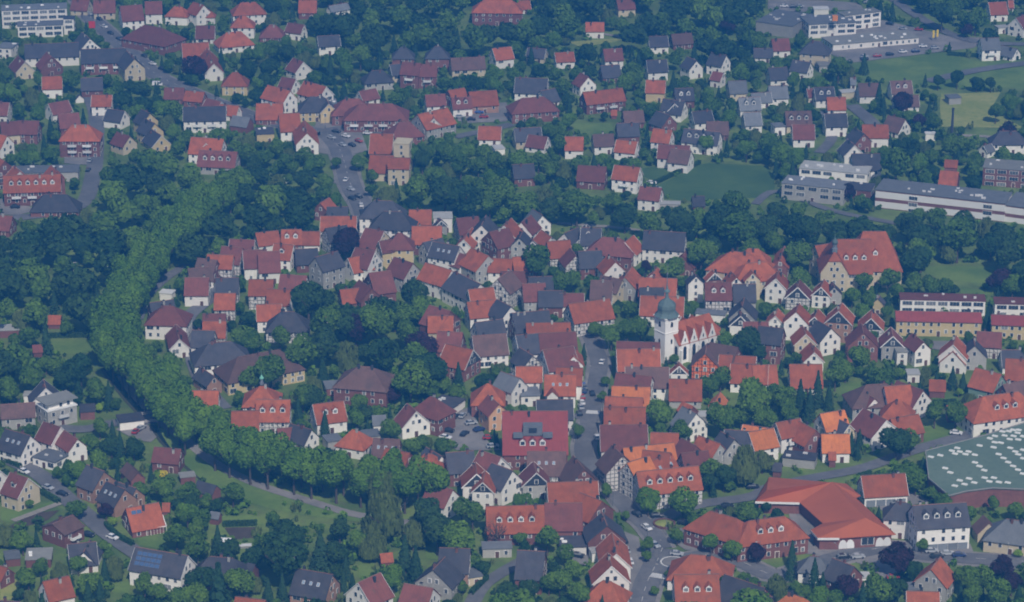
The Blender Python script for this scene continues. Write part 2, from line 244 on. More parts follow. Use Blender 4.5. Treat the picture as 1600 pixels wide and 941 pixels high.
(-28.9,1126.1,-79.39,4.1,5,4.83,1,"g","S","N","b",4,"2 167 2 15"),
(-33.9,1108.5,-0.33,12.1,11,4.96,1,"g","R","K","",4,"1 87 2 15"),
(-54.3,1100.8,-28.7,8.9,13,6.11,0.85,"g","D","C","",4,"0 31 1 15"),
(-44.2,1093.5,0.33,10.8,10,7.86,1,"h","D","Y","",7,"0 39 0 15"),
(-47.9,1091.9,22.19,9.5,7,7,1,"g","D","Y","",11,"0 146 4 15"),
(-56.9,1077.4,-29.98,9.3,11,6.14,1,"g","D","W","",4,"0 35 4 14"),
(-59.6,1075.8,31.28,9.5,9,4.89,1,"g","R","W","",4,"0 97 4 14"),
(-18,1120.5,16.41,9.5,10,5.04,1,"g","D","H","",6,"0 33 2 15"),
(-17.6,1107.8,78.87,15.8,7,4.17,1,"g","R","W","",4,"1 97 2 15"),
(-11.2,1113.2,81.7,12.6,9,6.93,1,"g","S","W","",4,"3 123 2 15"),
(-1.7,1110.4,73.73,10.5,9,7.07,1,"g","R","W","",11,"5 97 2 15"),
(-5.2,1102.5,32.79,9.5,12,5.83,0.85,"g","D","K","",4,"0 29 2 15"),
(-25.6,1084.3,-27.98,12.4,9,6.96,1,"g","S","W","k",4,"1 123 2 15"),
(-31.2,1094,37.38,9.5,7,6.11,1,"g","S","N","",4,"1 167 2 15"),
(-21.2,1081.6,-40.29,9.5,8,4.86,1,"g","D","W","",4,"1 35 2 15"),
(-12.5,1076.2,-53.63,11.6,12,6,0.85,"g","R","N","",4,"0 93 2 15"),
(-4.4,1073.9,-6.2,9.5,8,5.14,1,"g","R","W","",4,"3 97 2 15"),
(-28.1,1060,-41.17,13.7,10,5.89,1,"g","R","W","",4,"0 97 4 15"),
(-16.9,1046.8,-55.01,17.8,12,6.04,0.85,"g","S","W","",4,"2 123 2 15"),
(-41.7,1066.3,-43.48,10.6,10,6.17,1,"g","D","N","",4,"0 32 4 15"),
(-50.4,1054,20.78,9,14,4.93,0.85,"g","D","K","a",0,"0 27 4 15"),
(-55.6,1046.6,-61.59,11.2,9,4.07,1,"g","D","K","",4,"0 29 4 14"),
(-60.7,1046.4,15.97,9.5,8,2.83,1,"g","R","K","",4,"0 87 4 14"),
(-11.7,1036.9,15.2,10,9,5.96,1,"g","R","W","",4,"2 97 2 15"),
(-2.9,1047.5,63.83,11.5,10,7.11,1,"g","B","H","",6,"0 14 2 15"),
(5.7,1118,67.19,10.1,9,5.86,1,"g","D","W","",4,"2 35 1 30"),
(10.3,1130,-64.38,9.5,8,5,1,"g","G","W","",4,"0 52 1 30"),
(13.7,1106.1,-65.72,10.2,8,4.14,1,"g","R","W","",4,"3 97 1 16"),
(3.7,1101.8,80.21,9.4,7,5.89,1,"g","S","N","",4,"3 167 2 15"),
(7.9,1102.6,-83.73,3.7,5,4.04,1,"g","S","W","b",4,"0 169 1 16"),
(18.3,1094.5,12.9,9.5,10,4.17,1,"g","R","H","",6,"0 95 1 16"),
(23.7,1106.5,51.33,9.5,9,4.93,1,"g","S","W","",4,"3 123 1 16"),
(31.5,1104.3,-6.81,8.3,12,6.07,0.85,"g","S","W","",4,"1 123 1 16"),
(29.9,1107.3,-85.88,9.5,9,5.83,1,"g","S","W","b",4,"2 123 1 16"),
(23.8,1084.2,-76.32,9.5,8.5,3.96,1,"g","D","H","",6,"0 33 1 16"),
(30.3,1080,8.61,9.5,10,5.11,1,"g","S","K","",4,"0 116 1 16"),
(39.1,1093.1,-14.33,18.5,12,5.86,0.85,"h","D","K","",7,"0 37 1 16"),
(38.6,1070.6,-74.5,9.4,9,6,1,"g","R","W","",4,"2 97 1 16"),
(46.2,1095.6,65.83,9.5,9,5.14,1,"g","R","W","b",4,"1 97 1 16"),
(60.4,1099.2,-10.01,16.9,11,5.89,1,"g","S","W","",4,"0 123 0 16"),
(68.8,1085.6,69.42,13.7,9,4.04,1,"g","D","K","",4,"0 29 2 16"),
(44.5,1057.3,74.38,12.3,9,5.17,1,"g","R","N","",4,"0 93 4 16"),
(54.9,1064.4,73.41,9.1,7,3.93,1,"g","R","W","",4,"0 161 4 16"),
(55.5,1049.1,-6.63,14.5,12,5.07,0.85,"g","R","K","",4,"0 87 3 0"),
(56.1,1028.7,-6,16.5,11,4.83,1,"g","R","W","",4,"0 97 3 0"),
(69.5,1051.2,-81.47,4.9,6,7.96,1,"g","S","W","",11,"0 169 4 16"),
(77.7,1041.6,-0.11,10.3,10,6.11,1,"g","D","H","d",6,"0 33 2 0"),
(87.7,1043.1,0.22,8.8,10,4.86,1,"g","S","N","",4,"2 119 2 0"),
(77.3,1062.5,-77.82,4.4,6,5,1,"g","R","K","b",4,"0 158 2 16"),
(88.2,1070.5,-22.69,22.4,16,7.14,0.72,"h","R","C","",8,"0 103 2 16"),
(93.4,1074.7,-5.63,13.5,10,7.89,1,"h","R","C","",7,"0 104 2 16"),
(93.6,1063.5,11,19,12,6.04,0.85,"h","R","C","",7,"0 104 1 1"),
(91.4,1053.8,-83.47,4,6,8.18,1,"g","R","C","",11,"0 159 2 16"),
(84.6,1056.6,-75.41,7.2,6,5.93,1,"g","R","W","",4,"0 161 2 16"),
(4.7,1075.1,10.72,9.5,9,5.07,1,"g","R","K","",4,"2 87 2 15"),
(0.2,1060.1,-0.22,9.5,10,3.83,1,"g","D","W","",4,"2 35 2 15"),
(8.2,1040.8,5.81,8.9,10,5.96,1,"g","D","N","",4,"0 32 1 0"),
(10.8,1052.1,6.57,9.5,9,5.11,1,"g","S","W","",4,"4 123 1 16"),
(14.5,1037.4,0,9.5,9,4.86,1,"g","S","K","",4,"1 116 1 0"),
(22.4,1036.7,0.33,9.5,7,5,1,"g","D","W","",4,"0 145 1 0"),
(34,1045.9,-6.01,8.5,12,5.14,0.85,"g","B","W","",4,"0 15 1 0"),
(28.5,1020.6,20.72,16.5,11,5.89,1,"g","R","H","",6,"1 95 1 0"),
(48.8,1185.9,-19.22,11.6,9,6.04,1,"g","R","W","x",10,"0 97 0 30"),
(57.7,1161.7,-16.99,9.5,8,5.17,1,"g","D","W","",4,"0 35 4 30"),
(34.1,1191.1,-10.63,12.4,10,3.93,1,"g","D","K","",10,"0 29 1 30"),
(73,1213.6,-21.7,9.5,9,4.57,1,"g","B","W","",10,"0 15 1 10"),
(65.6,1160,-5.27,8.5,4,2.83,1,"f","L","N","n",5,"0 83 3 16"),
(77.3,1159.5,4.39,5.4,6,2.96,1,"g","S","K","",4,"0 165 4 10"),
(4.7,1194.6,9.52,9.5,9,4.11,1,"g","S","K","",10,"0 116 1 30"),
(38,1053,-30.92,9.5,8,4.86,1,"g","B","C","",4,"0 10 1 16"),
(52.9,1044.5,0.11,9.5,8,4,1,"g","S","W","",4,"0 123 3 0"),
(140.3,1076.9,-0.33,19.9,22,7.14,1.1,"h","R","C","spdm",8,"0 103 2 1"),
(132,1072,0,13.3,19,7.29,1.1,"g","R","C","pmd",8,"0 90 0 1"),
(123.8,1068.9,88.43,16.2,10.6,8.04,1.55,"j","R","C","umT",11,"0 100 1 1"),
(122,1080.7,23.29,9.5,9,8.18,1,"g","R","C","m",11,"0 91 1 1"),
(138.6,1201.1,-16.68,29.3,11,4.93,1,"f","L","W","q",2,"0 66 2 31"),
(127.4,1174.1,-19.22,26.5,11,7.07,1,"f","G","N","qz",2,"0 61 0 31"),
(146.7,1178.4,-17.09,10.9,10,3.83,1,"f","S","K","q",2,"0 109 2 31"),
(179.1,1159.7,-20.13,54.1,15,7.96,0.72,"f","G","U","q",3,"0 65 0 2"),
(211.6,1149.9,-24.5,12.5,18,7.11,0.72,"f","G","U","n",1,"0 49 2 2"),
(212,1195.5,-13.77,21,13,7.86,0.85,"f","N","K","qz",2,"0 18 2 2"),
(188.5,1204.2,-11.31,5.8,5,5,1,"g","R","K","n",5,"0 89 4 17"),
(185.2,1186.2,-15.68,8,12,3.14,0.85,"g","R","K","n",9,"0 88 3 2"),
(152,1206.8,2.88,12.5,11,3.9,1,"g","S","W","",10,"0 123 2 31"),
(105.6,1083.3,79.21,16.8,6,5.04,1,"g","R","K","",4,"0 87 1 1"),
(101,1053,78.27,9.5,8,6.17,1,"g","R","W","",4,"0 97 1 1"),
(108.5,1045.2,79.5,9.1,9,4.93,1,"g","D","H","b",6,"0 33 1 1"),
(117.8,1047.5,76.23,9.1,7,5.07,1,"g","R","W","b",4,"0 161 4 1"),
(121.9,1048.3,-87.01,5.8,6,4.83,1,"g","S","N","",4,"0 167 4 1"),
(162.1,1039.2,-3.58,31.7,7,5.96,1,"f","D","W","q",2,"0 59 3 11"),
(187.9,1034.7,-3.82,13.7,7,6.11,1,"f","D","W","q",2,"0 26 2 11"),
(138,1037.2,71.11,3.7,4,4.86,1,"g","S","Y","",4,"0 170 1 11"),
(95.4,1065.1,-43.83,9.5,7,5,1,"g","R","K","",4,"0 158 1 1"),
(-170.1,1023.8,0,4.9,5,2.14,1,"g","R","K","n",5,"0 89 3 23"),
(-185.3,1015.3,6.53,7.6,6,2.9,1,"f","L","K","n",5,"0 81 3 23"),
(-126.8,1016.2,-5.11,15.3,12,6.04,0.85,"h","D","W","",7,"0 38 3 8"),
(-130.5,1026.5,23.32,9.5,8,5.17,1,"g","S","K","",4,"0 116 3 8"),
(-121.7,999.5,-79.22,15.7,7,3.93,1,"g","D","W","",4,"0 35 3 8"),
(-109.6,1013.7,0.11,8.7,8,5.07,1,"g","D","H","",6,"0 144 3 7"),
(-109,1007.9,-0.33,8.7,9,3.83,1,"g","R","H","",6,"0 95 3 7"),
(-112.1,998.1,-4.4,8.5,9,3.96,1,"g","S","W","",4,"0 123 3 7"),
(-104.4,980.7,13.93,20.4,13,5.11,0.85,"h","S","W","",8,"0 130 3 7"),
(-107.3,961.9,-56.81,10.9,6,3.86,1,"g","S","T","",4,"0 168 1 7"),
(-89.7,969.1,27.42,29.2,14,5,0.85,"h","B","Y","",8,"0 55 3 7"),
(-105.4,936.4,-0.22,9.5,10,5.14,1,"g","R","W","",4,"0 97 2 8"),
(-90.4,921.2,3.41,9.5,10,3.9,1,"g","R","W","",4,"0 97 4 7"),
(-81.3,927.2,-0.33,11.8,11,5.04,1,"g","R","H","d",6,"0 95 4 7"),
(-85.8,935.5,0,12.4,12,7.17,0.85,"h","R","H","t",6,"0 105 0 7"),
(-161.3,941.8,-76.67,8.9,11,4.93,1,"g","S","W","",4,"0 123 3 23"),
(-156.1,932.8,34.99,11,8.6,6.27,1,"f","W","N","xa",2,"0 174 0 23"),
(-156,932.6,37.32,9.6,5.8,8.72,1,"f","N","W","ar",2,"0 136 0 23"),
(-169.3,931.9,9.48,11.9,12,4.46,0.45,"g","B","N","lx",4,"0 12 1 23"),
(-153.8,907.7,-36.69,8.3,9,5.11,1,"g","D","W","",4,"1 145 4 23"),
(-146.8,901.9,-53.43,9.5,7,4.86,1,"g","D","W","",4,"2 145 4 23"),
(-164.1,900.2,-32.3,11.2,10,5,1,"g","S","W","k",4,"0 123 4 23"),
(-169.3,951.6,0.33,2,4,2.64,1,"f","L","W","n",5,"0 84 1 23"),
(-146.4,937.8,8.29,4.9,7,2.9,1,"f","S","K","n",5,"0 110 2 23"),
(-130.6,928.9,17.12,8.3,7,3.04,1,"f","S","W","n",5,"0 113 1 8"),
(-172,993.5,12.08,3.7,4,2.67,1,"g","D","K","n",5,"0 30 3 23"),
(-113.6,892.8,-11.49,9.5,7,3.93,1,"g","D","K","",4,"0 141 4 8"),
(-90.2,1022.2,5.97,9.5,9,5.07,1,"g","R","W","",4,"0 97 3 7"),
(-82.4,1012.3,0,15.5,11,4.83,1,"h","S","H","",6,"0 129 3 7"),
(-69.2,1024.4,0.33,2.4,5,4.96,1,"g","R","W","",4,"0 161 3 19"),
(-51.1,952.4,-12.91,19,15,7.11,0.72,"h","B","K","",8,"0 16 0 19"),
(-62.1,959.5,11.92,7.4,7,2.86,1,"f","G","K","",2,"0 149 1 19"),
(-62.7,927.1,18.68,11,10,4.5,1,"g","R","W","d",4,"0 97 1 19"),
(-70.9,911.6,-34.69,9.5,8,3.14,1,"g","S","W","",4,"0 123 4 7"),
(-74.4,912.7,14.27,9.5,7,2.9,1,"g","D","K","",4,"0 141 4 7"),
(-52.5,905.7,-22.6,10.3,9,4.04,1,"h","R","W","",7,"0 106 4 19"),
(-60.4,911,22.33,5.1,6,3.17,1,"f","G","N","n",5,"2 45 4 19"),
(-47.8,915.6,13.69,5.8,6,2.93,1,"f","G","N","n",5,"1 45 4 19"),
(-41.5,897.9,-8.18,9.2,9,4.07,1,"g","B","K","k",4,"0 8 4 19"),
(-34,922.8,-64.42,8,10.5,4.33,1,"g","D","W","",4,"0 35 2 19"),
(-27,927.2,-37.89,11.8,10,6.46,1,"h","D","K","",7,"0 37 2 19"),
(-45.4,926.6,7.87,4.9,5,2.6,1,"g","G","W","n",5,"0 53 4 19"),
(-22.5,943.4,-27.4,8.9,10,2.86,1,"f","S","W","n",1,"0 112 2 19"),
(-26.5,1014.2,-37.77,10.3,12,6,0.85,"g","D","K","",4,"0 29 4 15"),
(-26.2,1009.9,-0.11,9.5,9,5.14,1,"g","R","C","",4,"0 91 2 19"),
(-22.3,991.8,-9.58,9.4,11,4.89,1,"g","D","K","",4,"0 29 2 19"),
(-18.7,976.5,-31.02,11.6,11,5.04,1,"g","R","K","b",4,"0 87 2 19"),
(-11.8,1022.8,14.41,10.3,9,6.17,1,"g","R","W","x",4,"4 97 2 15"),
(-8.5,1004.1,20.97,11.3,10,4.93,1,"g","S","W","",4,"2 123 3 6"),
(-8.2,988.2,11,12.6,11,5.07,1,"g","B","W","",4,"0 15 3 6"),
(-3,1019,-56.27,9.7,9,6.83,1,"g","S","W","",4,"4 123 2 15"),
(-8.3,942,-0.11,11.3,11,4.96,1,"h","R","K","",7,"0 102 1 6"),
(-6.3,929,-66.18,9.5,7.5,6.11,1,"g","D","P","",4,"0 143 1 6"),
(0.3,958.1,18.18,4.7,8,5.86,1,"f","G","W","",2,"2 152 3 6"),
(7.6,901.6,0.81,21.8,20,6,1.1,"g","P","K","pz",8,"0 20 0 6"),
(45.3,983.6,-4.93,15.8,7,6.14,1,"g","D","K","",4,"1 29 1 0"),
(44.9,974.7,1.7,15.6,13,4.89,0.85,"g","R","W","",4,"0 97 4 0"),
(47.4,958,-2.47,15.5,12,5.04,0.85,"g","B","W","",4,"0 15 1 26"),
(42.5,950.6,-14.71,13,12,5.17,0.85,"g","D","W","",4,"0 35 1 26"),
(41,939.4,-4.78,13.4,11,4.93,1,"g","O","W","",4,"0 78 1 26"),
(38.4,931.8,-6.52,13.2,9,5.07,1,"g","R","K","",4,"0 87 2 6"),
(38.2,921.1,-2.19,14.3,11,4.83,1,"g","R","W","",4,"0 97 2 6"),
(37.2,904.7,1.17,16,16,4.96,0.72,"g","D","W","",8,"0 34 2 6"),
(59,966,88.4,4.4,6,5.11,1,"g","R","W","b",4,"0 161 1 26"),
(60.4,949.9,-2.57,11.6,11,3.36,1,"g","R","N","",4,"0 93 4 26"),
(69,974.2,83.09,10.1,9.5,6,1,"g","B","F","",6,"0 13 0 26"),
(75.5,976.7,-27.28,11.2,10,6.14,1,"g","B","K","",4,"0 8 2 26"),
(80.2,972.3,-10.22,13.4,10,3.9,1,"g","R","C","",4,"0 91 2 26"),
(83.7,963.5,-6.39,13.4,10,4.04,1,"g","R","W","",4,"1 97 2 26"),
(81.7,963.9,-88.13,3,4,5.17,1,"g","O","K","n",5,"0 76 2 26"),
(71,940.1,73.8,8.5,5,3.93,1,"g","O","W","",4,"0 155 4 26"),
(60,919.3,-56.67,8.1,10,5.07,1,"g","G","W","",4,"0 52 4 26"),
(60.2,931.4,-53.91,5.9,5,4.83,1,"g","R","K","n",5,"0 89 4 26"),
(65.6,933.6,0.22,3.3,5,2.46,1,"f","L","N","n",5,"0 83 4 26"),
(50.8,901.8,-4.32,9.5,10,4.11,1,"g","R","K","",4,"0 87 4 26"),
(45,893,14.51,17.7,9,3.86,1,"g","O","K","",4,"0 75 1 35"),
(58.3,894.2,-53.43,8.1,10,4,1,"g","D","K","",4,"0 29 3 35"),
(65.4,897.1,-46,9.9,9,4.14,1,"g","R","N","",4,"0 93 3 35"),
(71.6,900.1,-58.37,8.1,8,4.89,1,"g","S","N","",4,"0 167 3 35"),
(75.4,902.7,-12.51,9.5,9,5.04,1,"g","S","W","",4,"0 123 4 26"),
(82.9,902.8,22.62,9.5,9,5.17,1,"g","O","W","",4,"3 78 3 4"),
(13.2,1000.9,2.68,16.3,9,5.93,1,"g","R","H","",6,"2 95 1 0"),
(16.3,988.9,6.81,13.7,12,6.07,0.85,"g","D","K","",4,"2 29 1 0"),
(16.4,973.2,18.97,11.8,13,5.83,0.85,"g","D","W","",4,"0 35 3 6"),
(21.6,975.2,-86.7,10.3,7,5.96,1,"g","R","W","",4,"0 161 3 6"),
(6,961.2,0.33,9.5,8,5.11,1,"g","R","W","",4,"2 97 3 6"),
(20.1,957,-4.41,9.5,9,5.86,1,"g","R","W","",4,"3 97 3 6"),
(16.8,951,-1.28,11.2,12,5,0.85,"g","R","W","k",4,"1 97 3 6"),
(14,944.9,-88.62,4.1,4,5.14,1,"g","R","W","n",5,"0 98 3 6"),
(6,950.1,6.61,6.5,8,3.9,1,"f","G","W","",2,"1 152 3 6"),
(-0.6,951,-44.23,9.5,8,6.04,1,"g","G","W","",4,"0 52 3 6"),
(14.5,925.6,2.6,12.6,10,6.17,1,"g","S","W","",4,"0 123 2 6"),
(6.8,1009.6,14.13,14,11,5.93,1,"g","S","K","",4,"2 116 1 0"),
(5.8,987.4,13.99,9.5,12,6.07,0.85,"g","S","W","",4,"1 123 3 6"),
(5,976.3,-59.58,9.5,8,4.83,1,"g","S","H","",6,"0 121 3 6"),
(74.5,1031,-11.92,10.9,5,2.96,1,"f","G","W","n",5,"0 48 2 0"),
(85.9,1023.3,81.11,9.5,10,5.11,1,"g","S","N","",4,"1 119 2 0"),
(84.9,1018.9,82.17,9.5,8,3.86,1,"g","S","W","b",4,"0 123 3 26"),
(89,1004.1,0,9.5,9,5,1,"g","D","W","",4,"0 35 2 26"),
(157.6,1018.1,-3.27,31.7,9,6.14,0.45,"g","P","Y","l",8,"0 58 0 11"),
(185.8,1014.8,-6.41,18.1,9,5.89,0.45,"g","P","Y","l",4,"0 21 2 11"),
(98,1019.5,78.52,8.4,7,4.04,1,"g","R","W","",4,"1 161 2 26"),
(105.1,1013.3,77.38,8.9,9,7.17,1,"g","R","W","",11,"0 97 4 1"),
(112.1,1013.6,75.51,9,7,5.93,1,"g","R","K","b",4,"0 158 4 1"),
(120.6,1012.1,76.57,9.5,9.5,7.57,1,"g","R","T","b",11,"0 94 4 1"),
(105.8,995.1,-86.7,8.9,8,5.83,1,"g","R","C","",4,"0 159 2 26"),
(113.4,999.2,-61.77,9.5,9,5.96,1,"g","S","W","x",4,"0 123 4 1"),
(107.8,983.4,-87.71,10.4,7,4.11,1,"g","R","W","",4,"2 161 2 26"),
(93.5,991.2,-17.38,9.5,9,7.86,1,"g","S","K","",11,"0 116 2 26"),
(132.2,1012.3,81.68,9.5,9,5,1,"g","R","H","b",6,"0 95 1 11"),
(126.6,992.5,88.71,9.5,11,6.14,1,"g","D","K","",4,"0 29 1 11"),
(137.4,993.2,87.87,9.5,8,5.89,1,"g","D","N","b",4,"0 32 1 11"),
(140.1,987.7,4.8,3.8,6,5.04,1,"f","N","W","",2,"0 136 4 11"),
(146.1,988.5,-70.17,9.5,6.5,6.17,1,"g","D","W","",4,"0 145 4 11"),
(145.4,990.9,17.99,5.1,8,3.93,1,"f","S","K","",2,"0 163 4 11"),
(142.4,970.8,0.22,4.3,5,3.07,1,"f","L","W","",2,"0 157 4 11"),
(158.5,982.2,75.08,9.5,10,5.83,1,"g","R","W","",4,"1 97 4 11"),
(158.2,981.7,78.31,9.5,9,3.96,1,"g","R","W","",4,"2 97 4 11"),
(165.8,983.9,85.37,8.1,9,5.11,1,"g","S","N","",4,"0 167 2 11"),
(173.1,995.5,-8.2,9.1,8,4.86,1,"g","D","H","",6,"0 144 2 11"),
(179.3,981.2,0.33,8.6,9,3,1,"g","S","W","",4,"0 123 2 11"),
(178.7,964.3,-9.41,9.5,11,5.14,1,"g","R","W","",4,"0 97 2 11"),
(166.5,955.1,-36.78,10.3,10,4.89,1,"g","R","V","",4,"0 92 4 11"),
(166.6,928.7,18.58,26.7,14,6.04,0.85,"h","R","W","d",8,"0 71 3 3"),
(174.2,947.4,28.01,9.5,9,4.17,1,"g","B","K","",4,"0 8 3 3"),
(103.5,963.9,-0.33,11.6,14,2.93,0.85,"g","R","W","",8,"0 96 2 26"),
(88.9,962.9,3,8.8,10,4.07,1,"g","R","W","",4,"2 97 2 26"),
(122.5,938.9,-64.47,9.5,8,3.83,1,"g","D","W","",4,"2 35 4 11"),
(125.7,941.1,8.99,19.8,13,4.96,0.85,"h","B","N","",7,"0 17 4 11"),
(132.5,938.5,10.82,9.5,10,6.11,1,"g","R","W","",4,"3 97 4 11"),
(137.2,940.4,-48.92,12.3,11,4.86,1,"g","D","W","",4,"1 35 4 11"),
(132,930.4,-9.09,11.3,10,4,1,"h","R","W","",7,"0 106 1 3"),
(122.2,915.1,-57.43,12.5,12,5.14,0.85,"g","D","W","",4,"0 35 1 3"),
(124,918.2,-75.7,9.5,7,3.4,1,"g","D","W","",4,"0 145 1 3"),
(132.5,917.2,22.73,11,9,4.04,1,"g","R","K","",4,"0 87 1 3"),
(108.2,918.6,22.39,9.5,9,5.17,1,"g","O","W","",4,"2 78 3 4"),
(110.9,916.5,-55.88,9.5,7,3.93,1,"g","S","C","",4,"0 166 3 4"),
(107.6,902,-0.22,9.5,9,4.07,1,"g","O","W","",4,"1 78 3 4"),
(98.5,907.7,-57.39,10.3,9,4.83,1,"g","R","K","",4,"0 87 3 4"),
(92.5,910.3,24.17,9.5,8,5.96,1,"g","R","W","x",4,"0 97 3 4"),
(81.7,907.3,-21.5,9.5,8,5.11,1,"g","O","W","",4,"0 78 4 26"),
(149.2,956.9,-7.07,5.9,6,2.86,1,"g","R","K","n",5,"0 89 4 11"),
(150.6,934.3,-0.11,2.9,5,3,1,"g","R","K","n",5,"0 89 3 3"),
(-158,864.6,-35.58,8.2,10,5.14,1,"g","D","C","d",4,"0 31 4 23"),
(-169.3,872.5,-29.52,9.5,9,4.89,1,"g","D","W","",4,"0 35 4 23"),
(-134.4,870.7,-40.59,8.5,10,5.04,1,"g","S","T","",4,"2 120 1 24"),
(-126.6,860,-43.13,9.4,9,4.17,1,"g","S","T","k",4,"1 120 1 24"),
(-124,864.4,-37.2,9.5,8,2.93,1,"g","S","T","",4,"0 120 3 24"),
(-116.4,845.7,24.63,11,11,2.67,1,"g","R","K","v",4,"0 87 0 24"),
(-140.4,837.5,52.39,9,10,4.83,0.45,"g","B","K","lx",4,"0 8 1 24"),
(-131.7,818.4,13.82,8.8,10,2.96,1,"g","S","W","",4,"0 123 1 22"),
(-130.4,819.2,85.58,9.5,7,3.1,1,"g","S","W","",4,"0 169 1 22"),
(-145.5,821.1,4.41,7.6,8,2.86,1,"f","N","K","n",5,"0 19 1 24"),
(-153.8,821.1,14.67,4.4,6,2.6,1,"f","G","K","n",5,"0 42 1 24"),
(-153.6,805.5,-33.3,3.2,6,3.14,1,"g","R","K","",4,"0 158 1 22"),
(-135.6,790.6,29.53,8.5,9,4.89,1,"g","R","W","",4,"0 97 1 22"),
(-105.9,807,-20.81,17.9,10,5.54,1,"g","S","W","v",4,"0 123 0 22"),
(-87.9,806.8,-10.08,18,11,3.17,1,"h","S","K","",7,"0 126 2 22"),
(-79.1,808.3,-24.22,2.8,6,2.93,1,"g","S","K","n",5,"0 117 2 22"),
(-110.1,855.6,0.11,2.6,4,2.57,1,"g","R","K","n",5,"0 89 2 24"),
(-124,882,-61.93,9.9,5,2.83,1,"g","B","K","n",5,"0 9 3 24"),
(-106.3,882.2,15.7,4.8,4,2.46,1,"f","N","K","n",5,"0 19 2 24"),
(-98.5,870,-31.97,7.8,5,2.6,1,"g","S","K","n",5,"0 117 2 24"),
(-148.8,778.8,-9.61,9.5,8,3.86,1,"g","S","K","",4,"0 116 1 22"),
(-152.8,896.4,-30.58,9.4,8,3,1,"f","G","W","",2,"0 46 4 23"),
(-93.9,850.1,-20.42,3.5,3,2.44,1,"g","G","K","n",5,"0 50 2 24"),
(-59,795.4,-20.69,12.1,11,3.9,1,"g","S","T","k",4,"0 120 1 29"),
(-42.3,787.8,47.37,9.5,11,5.54,1,"g","D","W","",4,"0 35 1 29"),
(-27.6,785.9,-20.5,9.5,12,4.17,0.85,"g","D","W","",4,"0 35 4 29"),
(-17.3,809.2,-4.47,9.6,12,5.43,0.85,"g","S","T","",4,"0 120 0 29"),
(-21.9,800.5,68.89,9.9,12,4.57,0.85,"g","S","N","",4,"0 119 4 29"),
(-13.1,807.3,19.72,6.7,6,2.83,1,"f","G","C","",2,"0 150 2 29"),
(-11.6,869.6,-86.82,9.5,9,5.96,1,"g","R","W","b",4,"0 97 0 27"),
(-9,864.8,85.51,9.5,7,6.11,1,"g","R","W","b",4,"0 161 0 27"),
(-7,880.3,-40.63,9.5,10,5.86,1,"g","D","W","",4,"0 35 3 27"),
(-3.2,869.4,-43,9.5,10,6,1,"g","S","W","",4,"0 123 2 27"),
(-17.1,883.5,10.53,9.5,10,5.14,1,"g","S","K","",4,"0 116 1 27"),
(-25.7,888.8,-54.81,9.5,8,3.9,1,"g","S","W","",4,"0 123 1 27"),
(-37.6,889.6,-28.48,9.5,8,4.04,1,"g","R","K","",4,"0 87 1 27"),
(-27.3,885.2,-14.72,11.2,9,4.17,1,"h","R","K","",7,"0 102 1 27"),
(0.9,840.6,3.51,18.4,14,4.43,0.85,"g","R","K","d",8,"0 86 1 25"),
(-4.7,826.9,3.37,9,5,3.07,1,"f","G","N","",2,"0 151 2 29"),
(-67.6,818.3,-6,3.2,4,2.33,1,"f","W","K","n",5,"0 173 2 22"),
(-77.1,782.3,-14.07,9.5,8,2.96,1,"g","R","K","",4,"0 87 2 22"),
(-38.6,818.6,13.09,4,4,2.5,1,"g","R","K","n",5,"0 89 1 29"),
(-38.7,863.9,-18.08,9.5,8,3.86,1,"g","D","H","",6,"0 33 1 27"),
(-22.5,857.5,-36.02,9.5,9,5,1,"g","D","W","",4,"0 35 1 27"),
(11.3,882.6,-1.69,12.9,13,5.14,0.85,"g","B","H","k",6,"0 14 4 6"),
(21.6,874.3,-72.63,11.5,11,4.89,1,"g","B","K","",4,"0 8 3 25"),
(7.4,872.5,-84,9.5,9,5.04,1,"g","D","N","b",4,"0 32 3 25"),
(19.3,860.6,4.33,16.4,13,4.17,0.85,"g","R","W","",4,"0 97 2 25"),
(16.1,841.5,1.09,11.9,14,4.93,0.85,"g","D","K","",8,"0 28 2 25"),
(24.8,847.8,-43.48,9.5,12,5.07,0.85,"g","R","K","",4,"0 87 2 25"),
(28.7,831.6,-82.12,10,12,4.83,0.85,"g","S","K","",4,"0 116 2 25"),
(31.2,816.2,-86.69,15.5,9,4.46,1,"g","R","W","",4,"1 97 1 9"),
(29.4,802.3,-84.63,9.5,11,4.61,1,"g","R","W","",4,"2 97 1 9"),
(28.4,793.1,-18.5,12.2,10,2.36,1,"h","R","W","",7,"0 106 1 9"),
(26.2,823.6,13.33,4.1,4,3,1,"f","L","W","n",5,"0 84 2 25"),
(5.8,806.2,-7.61,8.6,14,5.14,0.85,"g","S","K","",8,"0 115 4 25"),
(18.8,829.8,4.52,7.8,8,2.9,1,"f","S","W","n",5,"0 113 2 25"),
(34.2,879.1,-70.22,9.5,11,7.04,1,"g","B","H","",6,"0 14 2 6"),
(40.8,872.7,37.71,9.5,8,8.18,1,"g","O","H","",6,"0 77 1 35"),
(49.9,866.8,13.77,21,11,5.93,1,"g","R","H","d",6,"0 68 1 35"),
(48.6,880.3,39.6,9.5,9,5.07,1,"g","R","K","k",4,"0 87 1 35"),
(47.2,882.2,-13.97,9.5,8,6.83,1,"g","R","W","",4,"0 97 1 35"),
(59.8,885,14.09,9.5,9,4.96,1,"g","D","H","",6,"0 33 3 35"),
(65.6,832.1,-37.08,21.2,12,6.11,0.85,"h","R","K","",7,"0 102 4 35"),
(78.8,829.7,16.98,23.4,12,5.86,0.85,"h","R","K","d",8,"0 70 2 35"),
(57.2,806.5,-10.09,18.7,13,4,0.85,"h","R","W","",7,"0 106 2 9"),
(54.7,789.9,1.97,13.5,14,5.14,0.85,"g","R","W","d",8,"0 96 4 9"),
(69,788.9,-39,14.8,11,3.9,1,"g","S","K","",4,"1 116 2 9"),
